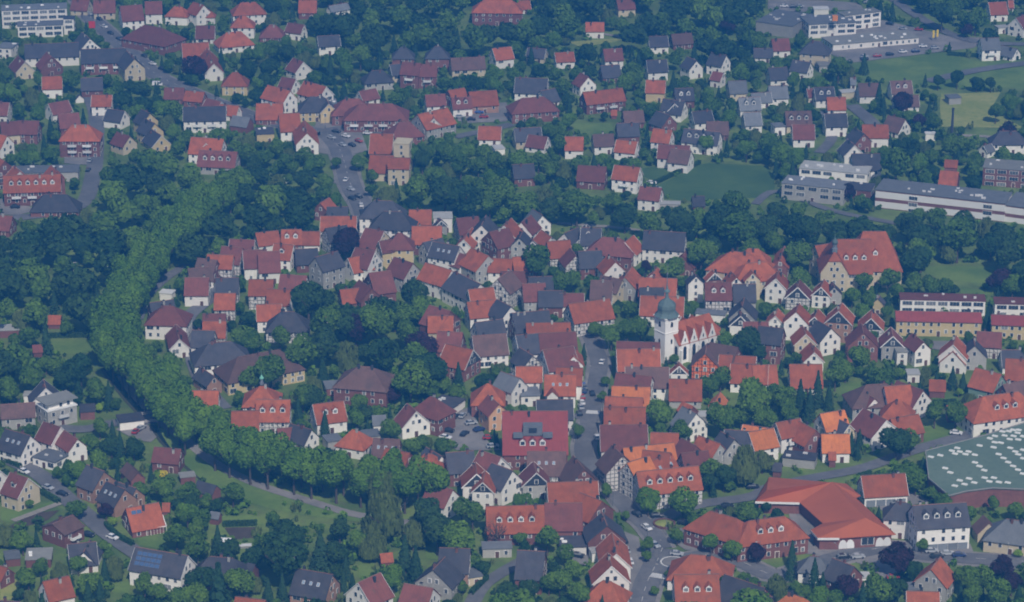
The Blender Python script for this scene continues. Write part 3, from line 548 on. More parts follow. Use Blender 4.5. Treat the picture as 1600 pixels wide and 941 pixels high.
(119.4,867.7,7.83,14.7,10,4.04,1,"g","R","W","o",4,"0 97 2 4"),
(132.9,835.5,8.29,17.4,12,8.18,0.85,"g","S","W","do",11,"0 123 0 5"),
(122,842.1,-6.98,10.5,8,6.93,1,"h","S","W","",7,"0 131 1 5"),
(148.4,838.9,-81.72,6.4,7,3.07,1,"g","B","C","n",5,"0 11 2 5"),
(156,832,-18.39,16.6,12,4.33,0.85,"h","G","C","",7,"0 54 2 5"),
(127,799,64.57,9.5,10,5.46,1,"g","R","N","",4,"0 93 4 5"),
(120.9,781.4,-3.1,9.8,13,4.11,0.85,"g","R","W","k",4,"0 97 4 5"),
(83.5,779.4,-38.17,15.2,11,3.86,1,"h","O","K","",7,"0 79 4 4"),
(91.9,809.8,-7.01,9.5,7,4,1,"h","G","W","",7,"0 154 4 4"),
(99.9,803.3,-44.68,8.5,9,4.14,1,"g","S","K","",4,"0 116 4 4"),
(106.1,806.1,-0.22,4.1,4,2.9,1,"f","L","W","",2,"0 157 4 4"),
(120.4,798.2,7.61,4.2,5,3.04,1,"f","G","K","n",5,"0 42 4 5"),
(95.5,896.2,-14.73,10.7,6,3.17,1,"f","S","N","n",5,"0 111 3 4"),
(106,895.6,0,2.7,4,2.93,1,"g","R","K","n",5,"0 89 3 4"),
(87.3,887.4,-11.57,3.2,4,2.57,1,"g","S","K","n",5,"0 117 1 4"),
(72.5,783.5,-25.21,9.5,8,3.83,1,"g","S","K","",4,"2 116 2 9"),
]
# x, y, crown width, kind, label code, role
TREES=[
(-150.1,1347.7,11.4,"p","0 1 1 18",1),
(-65.5,1095.4,13.3,"p","0 1 0 14",1),
(-66.1,1210.3,6.9,"g","0 41 1 20",1),
(-76,1212.8,4.9,"g","0 148 1 20",1),
(-78.9,1180.9,8.1,"g","2 41 4 18",1),
(-93.9,1202.3,5.5,"g","2 148 4 18",1),
(-98.3,1214.4,4.2,"g","1 148 4 18",1),
(-90,1215.4,7.7,"g","1 41 4 18",1),
(-59.7,1192,6.2,"g","0 148 4 20",1),
(-84.6,957.1,12.4,"g","1 3 3 7",1),
(-57,1001.7,11.7,"p","0 1 3 19",1),
(-32.6,985.9,11.6,"p","0 1 2 19",1),
(-41.7,946.6,6.7,"p","0 25 2 19",1),
(-69.8,953,7.3,"w","0 80 2 7",1),
(-59.4,979.7,10.9,"w","0 4 3 19",1),
(-46.8,979.5,8.6,"g","0 41 3 19",1),
(-50.6,1000.6,3.5,"y","0 134 3 19",1),
(-63.4,920.1,4.5,"c","0 139 4 19",1),
(-18.9,962.6,5.5,"c","2 139 2 19",1),
(-74.6,974,11.4,"g","2 3 3 7",1),
(-84.2,996.3,8.2,"g","3 41 3 7",1),
(-52.8,937.6,6.1,"g","0 148 4 19",1),
(-40.8,913.4,7,"g","0 41 4 19",1),
(-30.3,905.7,5.9,"g","1 148 1 27",1),
(-22.7,900.8,6.4,"g","0 148 3 27",1),
(9.9,1070.5,11.2,"g","0 3 1 16",1),
(61.8,1066.4,10.5,"g","0 41 4 16",1),
(73.7,1080.1,11.9,"g","2 3 2 16",1),
(52.3,1080.7,5,"p","0 140 4 16",1),
(35.6,1146.5,5.9,"w","0 156 4 30",1),
(24.3,1138.8,7.2,"g","2 41 1 30",1),
(25.5,1097.5,5.1,"g","0 148 1 16",1),
(47,1065.1,5,"d","0 138 4 16",1),
(111.5,1080.1,11.9,"g","0 3 1 1",1),
(104.2,1102.8,8.3,"g","2 41 1 1",1),
(135.2,1061.4,6.8,"g","0 41 4 1",1),
(144,1058.2,9.2,"g","0 41 2 1",1),
(186.6,1059.2,9.9,"p","0 25 2 11",1),
(140.7,1169.4,7.4,"p","0 25 2 31",1),
(179.8,1191.7,8.2,"d","0 23 3 2",1),
(162.8,1188,13.6,"g","0 3 1 2",1),
(42.3,1006.4,8.8,"g","2 41 1 0",1),
(36.2,999.5,8.2,"g","3 41 1 0",1),
(47,1005.4,7.6,"g","1 41 1 0",1),
(38.5,1030.9,4.8,"g","1 148 1 0",1),
(30.7,1010.9,6.5,"g","4 41 1 0",1),
(50.2,925.2,9.9,"g","4 41 4 26",1),
(56.8,913.2,8.1,"g","5 41 4 26",1),
(51.2,910.7,5.4,"g","0 148 4 26",1),
(70.4,915.9,10.3,"g","2 41 4 26",1),
(82.5,926.8,13.7,"g","0 3 2 26",1),
(78.1,925.3,8.2,"g","3 41 4 26",1),
(73.3,959.4,7.9,"g","1 41 2 26",1),
(65.4,1028.6,6,"g","0 148 3 0",1),
(33.4,963.6,4,"g","2 148 1 0",1),
(22.2,916.7,4.3,"g","1 148 2 6",1),
(31.3,948.8,3.9,"g","2 148 2 6",1),
(83.8,987.6,11,"d","0 0 2 26",1),
(88.4,987.2,7.5,"d","0 23 2 26",1),
(58.3,985,4,"g","0 148 1 26",1),
(15.6,981.1,3.5,"g","0 148 3 6",1),
(79.3,1021.5,3.6,"g","0 148 2 0",1),
(91.3,948.2,6.7,"g","2 41 2 26",1),
(123.9,976.5,8.6,"g","1 41 1 11",1),
(99.3,938.5,6.2,"c","1 139 2 26",1),
(106,945.4,5.9,"c","3 139 2 26",1),
(102,932.5,5.8,"c","2 139 2 26",1),
(93.5,935.6,8.8,"g","4 41 2 26",1),
(144.2,926.7,8.2,"g","2 41 3 3",1),
(150.9,923.9,8.2,"g","1 41 3 3",1),
(156.5,954.4,3.4,"y","0 134 3 3",1),
(127.2,896.6,11.2,"d","0 0 1 3",1),
(133,903.4,8,"g","0 41 1 3",1),
(155.2,961.8,4.7,"c","1 139 4 11",1),
(149.6,961.6,3.4,"c","2 139 4 11",1),
(113.4,904.8,4,"c","1 139 3 4",1),
(116.8,910.4,3.7,"c","2 139 3 4",1),
(140.1,1029.7,5.4,"g","1 148 1 11",1),
(107,1021.5,3.6,"g","0 148 4 1",1),
(132.6,1006.5,4.1,"g","2 148 1 11",1),
(113.7,960.4,7.4,"g","3 41 1 11",1),
(127.6,968,5.7,"g","3 148 1 11",1),
(137.6,970.1,4.6,"g","0 148 4 11",1),
(109.7,942.7,4.6,"c","4 139 2 26",1),
(101.8,984,4.6,"g","0 148 2 26",1),
(182.7,998.7,3.5,"g","0 148 2 11",1),
(117.2,809.7,10.3,"p","0 25 1 5",1),
(128,872.5,10.4,"g","0 41 3 5",1),
(130.5,870.6,6.2,"g","0 148 3 5",1),
(85.8,817.6,4.4,"c","1 139 4 4",1),
(84.5,808.3,4,"c","2 139 4 4",1),
(90.9,799.7,5.4,"c","3 139 4 4",1),
(93.2,797.6,4.3,"c","4 139 4 4",1),
(148.1,804.6,8.3,"p","1 25 2 5",1),
(141.2,800.3,7.3,"g","2 41 4 5",1),
(150,797.8,6.8,"p","2 25 2 5",1),
(100.5,794,7.2,"p","0 25 4 4",1),
(112.1,794.4,5.3,"p","0 140 4 5",1),
(126.9,826.9,4,"g","1 148 4 5",1),
(86.9,792.4,5.3,"g","0 148 4 4",1),
(143.6,867.7,4.1,"g","1 148 4 3",1),
(136.7,788.8,6.2,"g","2 148 4 5",1),
(119.5,847.7,3.6,"g","0 148 1 5",1),
(116.6,853.1,2.3,"c","0 139 2 4",1),
(153.3,857,4.6,"g","2 148 4 3",1),
(159.4,850.5,5.6,"g","3 148 4 3",1),
(156.4,823.9,3,"y","0 134 2 5",1),
(43.2,858,7.7,"l","0 40 1 35",1),
(43.4,854.6,5.6,"l","0 147 1 35",1),
(54.1,850.5,10.7,"l","0 2 1 35",1),
(41.7,826.1,4.5,"g","2 148 1 9",1),
(41.5,820.8,3.5,"g","1 148 1 9",1),
(64.9,880.4,8.4,"g","0 41 3 35",1),
(64,873.1,6.3,"d","0 138 3 35",1),
(75.8,879.4,12.1,"w","0 4 3 35",1),
(82.4,888.8,7.9,"w","0 80 3 35",1),
(30.5,868.1,4.7,"g","0 148 2 25",1),
(36.1,850.9,3.1,"g","2 148 3 9",1),
(61.7,826.1,6.5,"l","0 40 4 35",1),
(67.7,821.2,6.4,"l","0 147 4 35",1),
(75.4,819.8,5.4,"p","0 140 4 35",1),
(47.4,809.2,2.4,"g","1 148 4 9",1),
(42.9,797.1,2.9,"g","2 148 4 9",1),
(76.8,850.1,5.1,"d","0 138 2 35",1),
(51.5,833.1,4.5,"g","1 148 3 9",1),
(2.5,832.8,4.5,"g","1 148 4 25",1),
(10.9,826,7.5,"g","1 41 4 25",1),
(16.2,817.7,5.4,"g","2 148 4 25",1),
(4.8,792,6.2,"d","0 138 2 29",1),
(14.4,797.4,7.7,"g","3 41 4 25",1),
(20.1,790.6,7.2,"g","0 41 1 9",1),
(63.6,796.3,6.2,"g","0 148 2 9",1),
(26.8,786.8,2.5,"c","0 139 1 9",1),
(11.1,798.2,5.8,"g","3 148 4 25",1),
(66.2,821.6,3,"g","0 148 4 35",1),
(-40.3,858.7,12.9,"w","0 4 1 27",1),
(-39.7,835.1,14.5,"w","0 4 1 29",1),
(-30.6,829.7,9.5,"w","0 80 3 29",1),
(-23,826.3,12.4,"d","0 0 3 29",1),
(-26.5,842.8,9.6,"d","0 23 1 27",1),
(-12.4,843.6,7.6,"g","2 41 4 27",1),
(-4.8,831.8,9,"b","0 74 1 25",1),
(-69.5,825.2,10.9,"d","2 0 2 22",1),
(-58.5,815.3,7.5,"c","2 24 1 29",1),
(-50.4,808.6,4.4,"c","3 139 1 29",1),
(-32.4,808.9,7.3,"c","1 24 1 29",1),
(-47.4,826.5,6.5,"g","0 41 1 29",1),
(-1.7,790.9,7.7,"d","0 23 2 29",1),
(-73.3,815.8,7.4,"g","4 41 2 22",1),
(-16,849.2,7.1,"g","1 41 4 27",1),
(-40.6,795.5,4.3,"c","2 139 1 29",1),
(-14.7,798.5,3.4,"g","0 148 4 29",1),
(-53.8,835.3,7.5,"d","2 23 1 29",1),
(-128.8,851.5,5.6,"p","0 140 1 24",1),
(-114.7,884.5,3.2,"z","0 133 3 24",1),
(-132.2,811.8,5.4,"g","1 148 1 22",1),
(-103.8,827.9,8.5,"g","0 41 3 22",1),
(-97.2,840.8,7.1,"g","2 41 2 24",1),
(-93,794.5,9.6,"d","1 23 2 22",1),
(-81.4,793.4,9.6,"g","2 41 2 22",1),
(-126.3,879.2,2.6,"w","0 156 3 24",1),
(-137.9,851.2,6.6,"g","1 41 1 24",1),
(-126.7,826.9,4,"g","1 148 1 24",1),
(-126.2,846.7,3.6,"y","0 134 1 24",1),
(-110,795.6,6.7,"g","1 41 4 22",1),
(-126,793.4,8.2,"g","1 41 1 22",1),
(-143.4,809.9,5.4,"g","2 148 1 22",1),
(-154.5,860.6,3.1,"g","2 148 1 24",1),
(-147.3,793.8,4.3,"d","0 138 1 22",1),
(-103.8,861.8,7.7,"g","1 41 2 24",1),
(-89.4,861.8,7.7,"g","3 41 2 24",1),
(-105.8,792,6.2,"g","0 148 4 22",1),
(-142.5,939.9,3.3,"y","0 134 2 23",1),
(-141.4,948.5,2.8,"p","0 140 2 23",1),
(-151.4,958.6,12.4,"d","0 0 3 23",1),
(-155.8,956.9,8.5,"d","0 23 3 23",1),
(-139.4,917,6.5,"g","2 41 2 23",1),
(-135.2,917.6,3.3,"c","1 139 1 8",1),
(-91.8,959.1,9.1,"g","1 41 3 7",1),
(-98.2,999.9,8.8,"g","4 41 3 7",1),
(177.9,1291.8,10.3,"p","2 25 1 17",1),
(227.5,1426.2,6.4,"p","0 140 3 21",1),
(219.2,1245.3,8.5,"p","0 25 4 21",1),
(195.3,1339.5,3.4,"c","0 139 1 21",1),
(215.2,1400.4,3,"c","0 139 3 21",1),
(168.4,1298.3,6.1,"c","4 139 1 17",1),
(132.2,1331,7.5,"l","2 40 4 33",1),
(154.8,1345.5,9.9,"g","0 41 4 33",1),
(168.8,1361.2,5.8,"c","0 139 2 33",1),
(170.2,1294.5,5,"c","2 139 1 17",1),
(183.6,1273.3,7.3,"p","1 25 1 17",1),
(210,1337.1,6.8,"d","2 23 3 21",1),
(200.6,1334.5,6.8,"d","0 23 1 21",1),
(218.3,1331.8,6.8,"d","1 23 3 21",1),
(225,1331,6,"d","0 138 3 21",1),
(219.6,1281.2,7.3,"g","0 41 2 21",1),
(160.7,1255.9,3.2,"c","3 139 1 17",1),
(167.7,1248.7,3.2,"c","1 139 1 17",1),
(118.5,1423.2,4.8,"c","2 139 1 33",1),
(116.7,1399.6,4.7,"c","1 139 1 33",1),
(85.2,1233.7,6.3,"l","0 147 3 10",1),
(37.2,1372.3,9.3,"d","0 23 3 30",1),
(9.3,1376.7,4.7,"c","0 139 2 34",1),
(107.8,1430.3,7.2,"p","0 25 1 33",1),
(-116.2,1151,11.2,"l","45th lime tree of the avenue's inner row, counted from its lower right end",2),
(-119,1143.7,9.7,"l","44th lime tree of the avenue's inner row, counted from its lower right end",2),
(-120.8,1134.7,11.2,"l","43rd lime tree of the avenue's inner row, counted from its lower right end",2),
(-123.3,1127.6,9.5,"l","42nd lime tree of the avenue's inner row, counted from its lower right end",2),
(-126.2,1120.3,11.4,"l","41st lime tree of the avenue's inner row, counted from its lower right end",2),
(-128.7,1113.7,11.7,"l","40th lime tree of the avenue's inner row, counted from its lower right end",2),
(-130.9,1105.5,9.7,"l","39th lime tree of the avenue's inner row, counted from its lower right end",2),
(-132,1097,10.9,"l","38th lime tree of the avenue's inner row, counted from its lower right end",2),
(-134.5,1089.8,9.4,"l","37th lime tree of the avenue's inner row, counted from its lower right end",2),
(-135.4,1082,10.4,"l","36th lime tree of the avenue's inner row, counted from its lower right end",2),
(-137,1074.3,9.4,"l","35th lime tree of the avenue's inner row, counted from its lower right end",2),
(-137.3,1065.5,11.6,"l","34th lime tree of the avenue's inner row, counted from its lower right end",2),
(-139.3,1058.4,9.7,"l","33rd lime tree of the avenue's inner row, counted from its lower right end",2),
(-139.5,1050.5,10.7,"l","32nd lime tree of the avenue's inner row, counted from its lower right end",2),
(-140.1,1041.9,9.8,"l","31st lime tree of the avenue's inner row, counted from its lower right end",2),
(-140,1035.1,9.4,"l","30th lime tree of the avenue's inner row, counted from its lower right end",2),
(-141.5,1027.1,11.1,"l","29th lime tree of the avenue's inner row, counted from its lower right end",2),
(-140.9,1018.1,11.7,"l","28th lime tree of the avenue's inner row, counted from its lower right end",2),
(-141.8,1010.8,10.8,"l","27th lime tree of the avenue's inner row, counted from its lower right end",2),
(-140.8,1002.4,11.8,"l","26th lime tree of the avenue's inner row, counted from its lower right end",2),
(-140,994.2,11.3,"l","25th lime tree of the avenue's inner row, counted from its lower right end",2),
(-139,987.5,11.7,"l","24th lime tree of the avenue's inner row, counted from its lower right end",2),
(-137.1,979.6,11.5,"l","23rd lime tree of the avenue's inner row, counted from its lower right end",2),
(-135.6,973.3,9.9,"l","22nd lime tree of the avenue's inner row, counted from its lower right end",2),
(-131.6,965.8,10.7,"l","21st lime tree of the avenue's inner row, counted from its lower right end",2),
(-128.2,959,9.9,"l","20th lime tree of the avenue's inner row, counted from its lower right end",2),
(-124.3,951.9,9.4,"l","19th lime tree of the avenue's inner row, counted from its lower right end",2),
(-120.6,944.7,11.5,"l","18th lime tree of the avenue's inner row, counted from its lower right end",2),
(-116.4,936.5,9.5,"l","17th lime tree of the avenue's inner row, counted from its lower right end",2),
(-113.2,929.1,10.8,"l","16th lime tree of the avenue's inner row, counted from its lower right end",2),
(-109.6,922.9,9.5,"l","15th lime tree of the avenue's inner row, counted from its lower right end",2),
(-106.4,915,11.7,"l","14th lime tree of the avenue's inner row, counted from its lower right end",2),
(-101.8,908.3,11.1,"l","13th lime tree of the avenue's inner row, counted from its lower right end",2),
(-98.3,902.1,9.6,"l","12th lime tree of the avenue's inner row, counted from its lower right end",2),
(-93.4,896.9,9.8,"l","11th lime tree of the avenue's inner row, counted from its lower right end",2),
(-86.8,891.2,11.1,"l","tenth lime tree of the avenue's inner row, counted from its lower right end",2),
(-81.1,886,11.5,"l","ninth lime tree of the avenue's inner row, counted from its lower right end",2),
(-75.2,882.7,10.8,"l","eighth lime tree of the avenue's inner row, counted from its lower right end",2),
(-68.6,878,10.2,"l","seventh lime tree of the avenue's inner row, counted from its lower right end",2),
(-61.5,874.4,9.5,"l","sixth lime tree of the avenue's inner row, counted from its lower right end",2),
(-54.5,871.4,10.5,"l","fifth lime tree of the avenue's inner row, counted from its lower right end",2),
(-45.5,868.9,10.6,"l","fourth lime tree of the avenue's inner row, counted from its lower right end",2),
(-38,866.3,11.1,"l","third lime tree of the avenue's inner row, counted from its lower right end",2),
(-30.3,863.5,10.7,"l","second lime tree of the avenue's inner row, counted from its lower right end",2),
(-24.4,858.5,9.9,"l","first lime tree of the avenue's inner row, counted from its lower right end",2),
(-122.1,1153.6,10.4,"l","42nd lime tree of the avenue's outer row, counted from its lower right end",2),
(-125.9,1145.2,11,"l","41st lime tree of the avenue's outer row, counted from its lower right end",2),
(-129.2,1138.6,11,"l","40th lime tree of the avenue's outer row, counted from its lower right end",2),
(-131.8,1130.6,10.9,"l","39th lime tree of the avenue's outer row, counted from its lower right end",2),
(-134.1,1122,10.8,"l","38th lime tree of the avenue's outer row, counted from its lower right end",2),
(-135.6,1115,11.2,"l","37th lime tree of the avenue's outer row, counted from its lower right end",2),
(-137.3,1106.1,10.1,"l","36th lime tree of the avenue's outer row, counted from its lower right end",2),
(-140,1098.9,9.7,"l","35th lime tree of the avenue's outer row, counted from its lower right end",2),
(-142.8,1083,11.6,"l","34th lime tree of the avenue's outer row, counted from its lower right end",2),
(-143.5,1074.7,10.5,"l","33rd lime tree of the avenue's outer row, counted from its lower right end",2),
(-144.7,1066.8,10,"l","32nd lime tree of the avenue's outer row, counted from its lower right end",2),
(-145.8,1059.8,9.5,"l","31st lime tree of the avenue's outer row, counted from its lower right end",2),
(-147.5,1050.4,11,"l","30th lime tree of the avenue's outer row, counted from its lower right end",2),
(-147.6,1043.5,10.2,"l","29th lime tree of the avenue's outer row, counted from its lower right end",2),
(-147.2,1034.6,11.3,"l","28th lime tree of the avenue's outer row, counted from its lower right end",2),
(-148.2,1027.1,10.9,"l","27th lime tree of the avenue's outer row, counted from its lower right end",2),
(-147.8,1018.2,11.3,"l","26th lime tree of the avenue's outer row, counted from its lower right end",2),
(-148.5,1010.8,10.5,"l","25th lime tree of the avenue's outer row, counted from its lower right end",2),
(-148.2,1002.2,11.2,"l","24th lime tree of the avenue's outer row, counted from its lower right end",2),
(-147,993.6,10,"l","23rd lime tree of the avenue's outer row, counted from its lower right end",2),
(-146,985.2,11.7,"l","22nd lime tree of the avenue's outer row, counted from its lower right end",2),
(-145,978.6,10.3,"l","21st lime tree of the avenue's outer row, counted from its lower right end",2),
(-141.5,969.3,10,"l","20th lime tree of the avenue's outer row, counted from its lower right end",2),
(-137.4,962.1,10.3,"l","19th lime tree of the avenue's outer row, counted from its lower right end",2),
(-134.1,954.3,10.8,"l","18th lime tree of the avenue's outer row, counted from its lower right end",2),
(-130.3,947.5,11.6,"l","17th lime tree of the avenue's outer row, counted from its lower right end",2),
(-126.7,941.4,9.7,"l","16th lime tree of the avenue's outer row, counted from its lower right end",2),
(-123,934.1,11.1,"l","15th lime tree of the avenue's outer row, counted from its lower right end",2),
(-120.5,927.2,10.8,"l","14th lime tree of the avenue's outer row, counted from its lower right end",2),
(-116.7,919.7,11.1,"l","13th lime tree of the avenue's outer row, counted from its lower right end",2),
(-111.9,911.5,10,"l","12th lime tree of the avenue's outer row, counted from its lower right end",2),
(-109.3,904.5,9.6,"l","11th lime tree of the avenue's outer row, counted from its lower right end",2),
(-98,890.9,11.1,"l","tenth lime tree of the avenue's outer row, counted from its lower right end",2),
(-92.7,885.2,10.5,"l","ninth lime tree of the avenue's outer row, counted from its lower right end",2),
(-85.4,879.5,11,"l","eighth lime tree of the avenue's outer row, counted from its lower right end",2),
(-79.4,875.7,10.4,"l","seventh lime tree of the avenue's outer row, counted from its lower right end",2),
(-70.6,871.4,11,"l","sixth lime tree of the avenue's outer row, counted from its lower right end",2),
(-64.7,868,10,"l","fifth lime tree of the avenue's outer row, counted from its lower right end",2),
(-56.5,865,11.6,"l","fourth lime tree of the avenue's outer row, counted from its lower right end",2),
(-48.5,861.9,9.7,"l","third lime tree of the avenue's outer row, counted from its lower right end",2),
(-41.5,859.6,9.9,"l","second lime tree of the avenue's outer row, counted from its lower right end",2),
(-34.2,857.1,10.6,"l","first lime tree of the avenue's outer row, counted from its lower right end",2),
(117.7,1103.8,12.5,"d","0 0 1 1",3),
(45.7,1129.7,11.5,"d","0 0 1 16",3),
(83.1,1111.9,13.4,"d","0 0 2 16",3),
(101.6,1113.1,12.8,"d","2 0 1 31",3),
(-45.7,973.1,11.8,"d","1 0 3 19",3),
(159.7,1083,11.7,"g","0 3 2 1",3),
(-49.8,1000.5,13.1,"g","1 3 3 19",3),
(138,1095.4,14.5,"d","1 0 3 1",3),
(113,1109.2,14,"d","0 0 4 31",3),
(-15.6,821.2,11.9,"g","0 3 3 29",3),
(-18.7,1143,13.7,"d","0 0 2 15",3),
(217.5,1471.1,12.2,"g","1 3 2 12",3),
(26.4,1138,14.8,"g","1 3 1 30",3),
(74.1,1117.9,11.2,"g","1 3 2 16",3),
(93.6,1087.3,11.5,"g","4 3 2 16",3),
(179.3,1109.7,12.1,"d","1 0 4 2",3),
(89.5,1101.8,14.7,"g","3 3 2 16",3),
(146.8,1099.4,11.9,"d","1 0 2 1",3),
(-67.5,980.6,12.9,"d","2 0 3 19",3),
(232.4,1431.3,12.7,"g","0 3 3 21",3),
(216.4,1438.1,12.2,"d","0 0 2 12",3),
(-9.2,1142.6,11.2,"g","1 3 2 15",3),
(4.5,1140.4,12.4,"g","2 3 1 30",3),
(54.3,1119,11.5,"g","0 3 3 16",3),
(192.1,1078.9,12,"d","4 0 4 2",3),
(189.1,1096.3,11.3,"d","3 0 4 2",3),
(67.3,1115,12.4,"d","0 0 3 16",3),
(107.6,1134.3,11.1,"d","1 0 1 31",3),
(89.7,1128.8,13,"g","0 3 4 10",3),
(-69,800.9,14.4,"d","1 0 2 22",3),
(15.7,1137.7,11.1,"d","0 0 1 30",3),
(162.1,1096.1,14.4,"d","2 0 4 2",3),
(-39.4,1156.4,13.2,"g","0 3 4 20",3),
(-34.8,975.1,11.2,"g","3 3 2 19",3),
(158.7,1115.5,11.3,"d","0 0 1 2",3),
(-27.5,1149.7,14.7,"d","0 0 3 15",3),
(-32.9,955.6,11.4,"g","2 3 2 19",3),
(129.5,1100.9,13.7,"d","2 0 3 1",3),
(-4.6,1146.2,14,"g","2 3 2 15",3),
(156.7,1071.4,12.7,"d","2 0 2 1",3),
(175.6,1094.3,14.4,"g","0 3 4 2",3),
(-38.4,997,11.4,"g","2 3 3 19",3),
(195.1,1100.8,12.8,"d","0 0 2 2",3),
(-60,1004.2,13.5,"d","3 0 3 19",3),
(-41.4,1016.3,12.2,"g","0 3 4 15",3),
(223.6,1454.3,11.5,"g","2 3 2 12",3),
(-66.6,1001.9,13.2,"g","3 3 3 19",1),
(-33.1,1021.8,10.4,"g","0 41 4 15",1),
(-71.1,1028.9,11.2,"d","1 0 4 14",1),
(-35.2,947.1,13.7,"g","1 3 2 19",1),
(-75.6,1023.1,13.5,"d","2 0 4 14",1),
(-36.3,1033,11.9,"d","1 0 4 15",1),
(-29.3,958.5,13.7,"d","0 0 2 19",1),
(-47.3,1016.8,13.8,"d","2 0 4 15",1),
(86.4,922.2,8.2,"g","3 41 2 26",3),
(196.5,1065.9,10.5,"d","0 23 2 11",3),
(240.5,1479,9.8,"g","0 41 3 21",3),
(-54.1,815.5,8.4,"d","1 23 1 29",3),
(171.9,1128.7,8.3,"g","0 41 4 2",3),
(-48.1,1162.9,5.6,"c","0 139 3 15",3),
(-66.9,967.6,5.6,"c","0 139 1 19",3),
(190.3,1050.1,8.6,"g","0 41 2 11",3),
(41.5,1150.6,9.8,"g","0 41 4 30",3),
(-69,938.6,9.4,"d","0 23 2 7",3),
(-42.8,822.3,9,"w","0 80 1 29",3),
(-93.8,994.2,9.2,"g","2 41 3 7",3),
(79.9,1097.5,8.3,"d","0 23 2 16",3),
(190.7,1120,8.1,"w","0 80 2 2",3),
(-37.4,932.9,4.8,"c","1 139 2 19",3),
(-72.2,939.2,9.6,"g","0 41 2 7",3),
(159.3,1051,8.3,"g","1 41 3 11",3),
(12.7,1158.6,10.7,"w","0 4 1 30",3),
(-52.4,1157.6,10.9,"w","0 4 4 20",3),
(-29.1,805.8,6.4,"c","1 139 1 29",3),
(171.5,1093.9,9.2,"w","0 80 4 2",3),
(-11.7,813.6,6.6,"g","0 41 2 29",3),
(-28.6,951.2,6.5,"g","0 41 2 19",3),
(153.9,1054,7.9,"g","2 41 3 11",3),
(94.6,926.3,6.8,"g","5 41 2 26",3),
(118.2,968.4,6.8,"g","2 41 1 11",3),
(-75.5,825.5,6.8,"g","3 41 2 22",3),
(-19.1,950,6.4,"g","0 148 1 6",3),
(144.4,787.5,8,"g","4 41 4 5",3),
(-86.8,784.4,8,"d","2 23 2 22",3),
(-81.7,1356.6,10.4,"l","2 40 3 34",3),
(-122.4,1459,10.3,"d","5 23 3 18",3),
(-194.7,1469.3,9.6,"g","0 41 2 13",3),
(-262.8,1468.5,8.1,"w","0 80 1 13",3),
(11.2,780.8,7.7,"w","0 80 4 25",3),
(-121.9,785.4,5.5,"c","2 139 1 22",3),
(-6.6,1206.6,7.8,"g","6 41 2 20",3),
(-119.7,1220.2,9.1,"g","2 41 1 18",3),
(-67.6,1352,9.1,"d","0 23 3 34",3),
(22.1,1196.9,7.6,"w","0 80 1 30",3),
(-96.5,819.1,7.2,"g","1 41 2 22",3),
(-86.3,1348.5,5.8,"c","2 139 1 34",3),
(231.6,1286.8,7.1,"w","0 80 2 21",3),
(-133.5,901.5,8,"d","0 23 1 8",3),
(131.8,1297.6,8.2,"w","1 80 4 33",3),
(-8.3,1315.1,9.2,"l","1 40 2 34",3),
(-21.9,1197.3,9.1,"g","3 41 2 20",3),
(199.2,1203.4,8.7,"g","1 41 2 17",3),
(-178.5,951.1,7.2,"g","2 41 1 23",3),
(-87.4,1179,9.9,"d","2 23 4 18",3),
(-27.5,1195.8,8.1,"w","0 80 2 20",3),
(-167.2,955.8,9.9,"g","1 41 3 23",3),
(-108.9,1374.6,9.2,"d","4 23 3 18",3),
(-144.4,944.5,8.7,"g","1 41 2 23",3),
(-214.2,1270.4,8.4,"l","3 40 3 28",3),
(-152.7,1276.5,10,"g","4 41 1 18",3),
(13.4,1391.1,9.5,"g","0 41 2 34",3),
(-11.6,1212.6,8.6,"g","5 41 2 20",3),
(173,1223.5,9,"d","0 23 1 17",3),
(-90.8,825.2,5.4,"c","1 139 2 22",3),
(-8.9,1178.2,7.7,"l","4 40 2 20",3),
(173.9,1198.6,8.9,"l","1 40 1 17",3),
(75.8,1332.1,5.5,"c","2 139 3 30",3),
(-114.9,1326.7,9.7,"d","1 23 3 18",3),
(150.6,788.8,4.7,"c","2 139 4 5",3),
(-135.1,883.7,8.3,"g","2 41 3 24",3),
(112.6,1349.8,10.3,"d","0 23 1 33",3),
(151,1326.7,5.3,"c","0 139 4 33",3),
(-72.6,790.7,4.7,"c","2 139 2 22",3),
(-78.3,1339.8,9.8,"l","1 40 3 34",3),
(-154.1,1264.1,8.4,"w","2 80 1 18",3),
(-118.8,1325.3,7.7,"l","1 40 3 18",3),
(181.9,1215.2,8,"g","0 41 1 17",3),
(25.9,1283.7,5,"c","1 139 3 30",3),
(57.5,1331,9.6,"g","1 41 3 30",3),
(-230.2,1300.7,9.7,"l","2 40 4 32",3),
(129.3,955.6,9.3,"g","0 41 4 11",3),
(-121.1,1375.3,7.6,"w","1 80 3 18",3),
(119.4,1192.7,5.9,"c","0 139 1 31",3),
(-42.5,1214.4,8.5,"l","1 40 2 20",3),
(123.2,1287.5,7.6,"w","2 80 4 33",3),
(15.7,1194.8,9.1,"g","4 41 1 30",3),
(1.2,1337.6,9.3,"l","3 40 2 34",3),
(-99.5,1372.3,7.5,"w","0 80 1 34",3),
(-220.7,1300,9.9,"w","0 80 4 32",3),
(-222.4,1332.1,7.1,"l","1 40 4 32",3),
(108.1,785.3,9.9,"g","3 41 4 5",3),
(-112.4,864.1,8.4,"g","1 41 3 24",3),
(-237.1,1479,9.1,"w","1 80 3 13",3),
(-174.3,944.3,9.1,"g","1 41 1 23",3),
(-93.3,783.1,8.5,"g","3 41 4 22",3),
(-155.2,1471.5,8.5,"w","0 80 2 32",3),
(122.2,1208.9,8.5,"l","0 40 3 31",3),
(-72.9,1367.1,10.5,"g","0 41 3 34",3),
(-27.3,1207.8,10.4,"g","2 41 2 20",3),
(-157.7,1278.6,9.3,"l","3 40 1 18",3),
(-14.4,1202.2,8.1,"g","4 41 2 20",3),
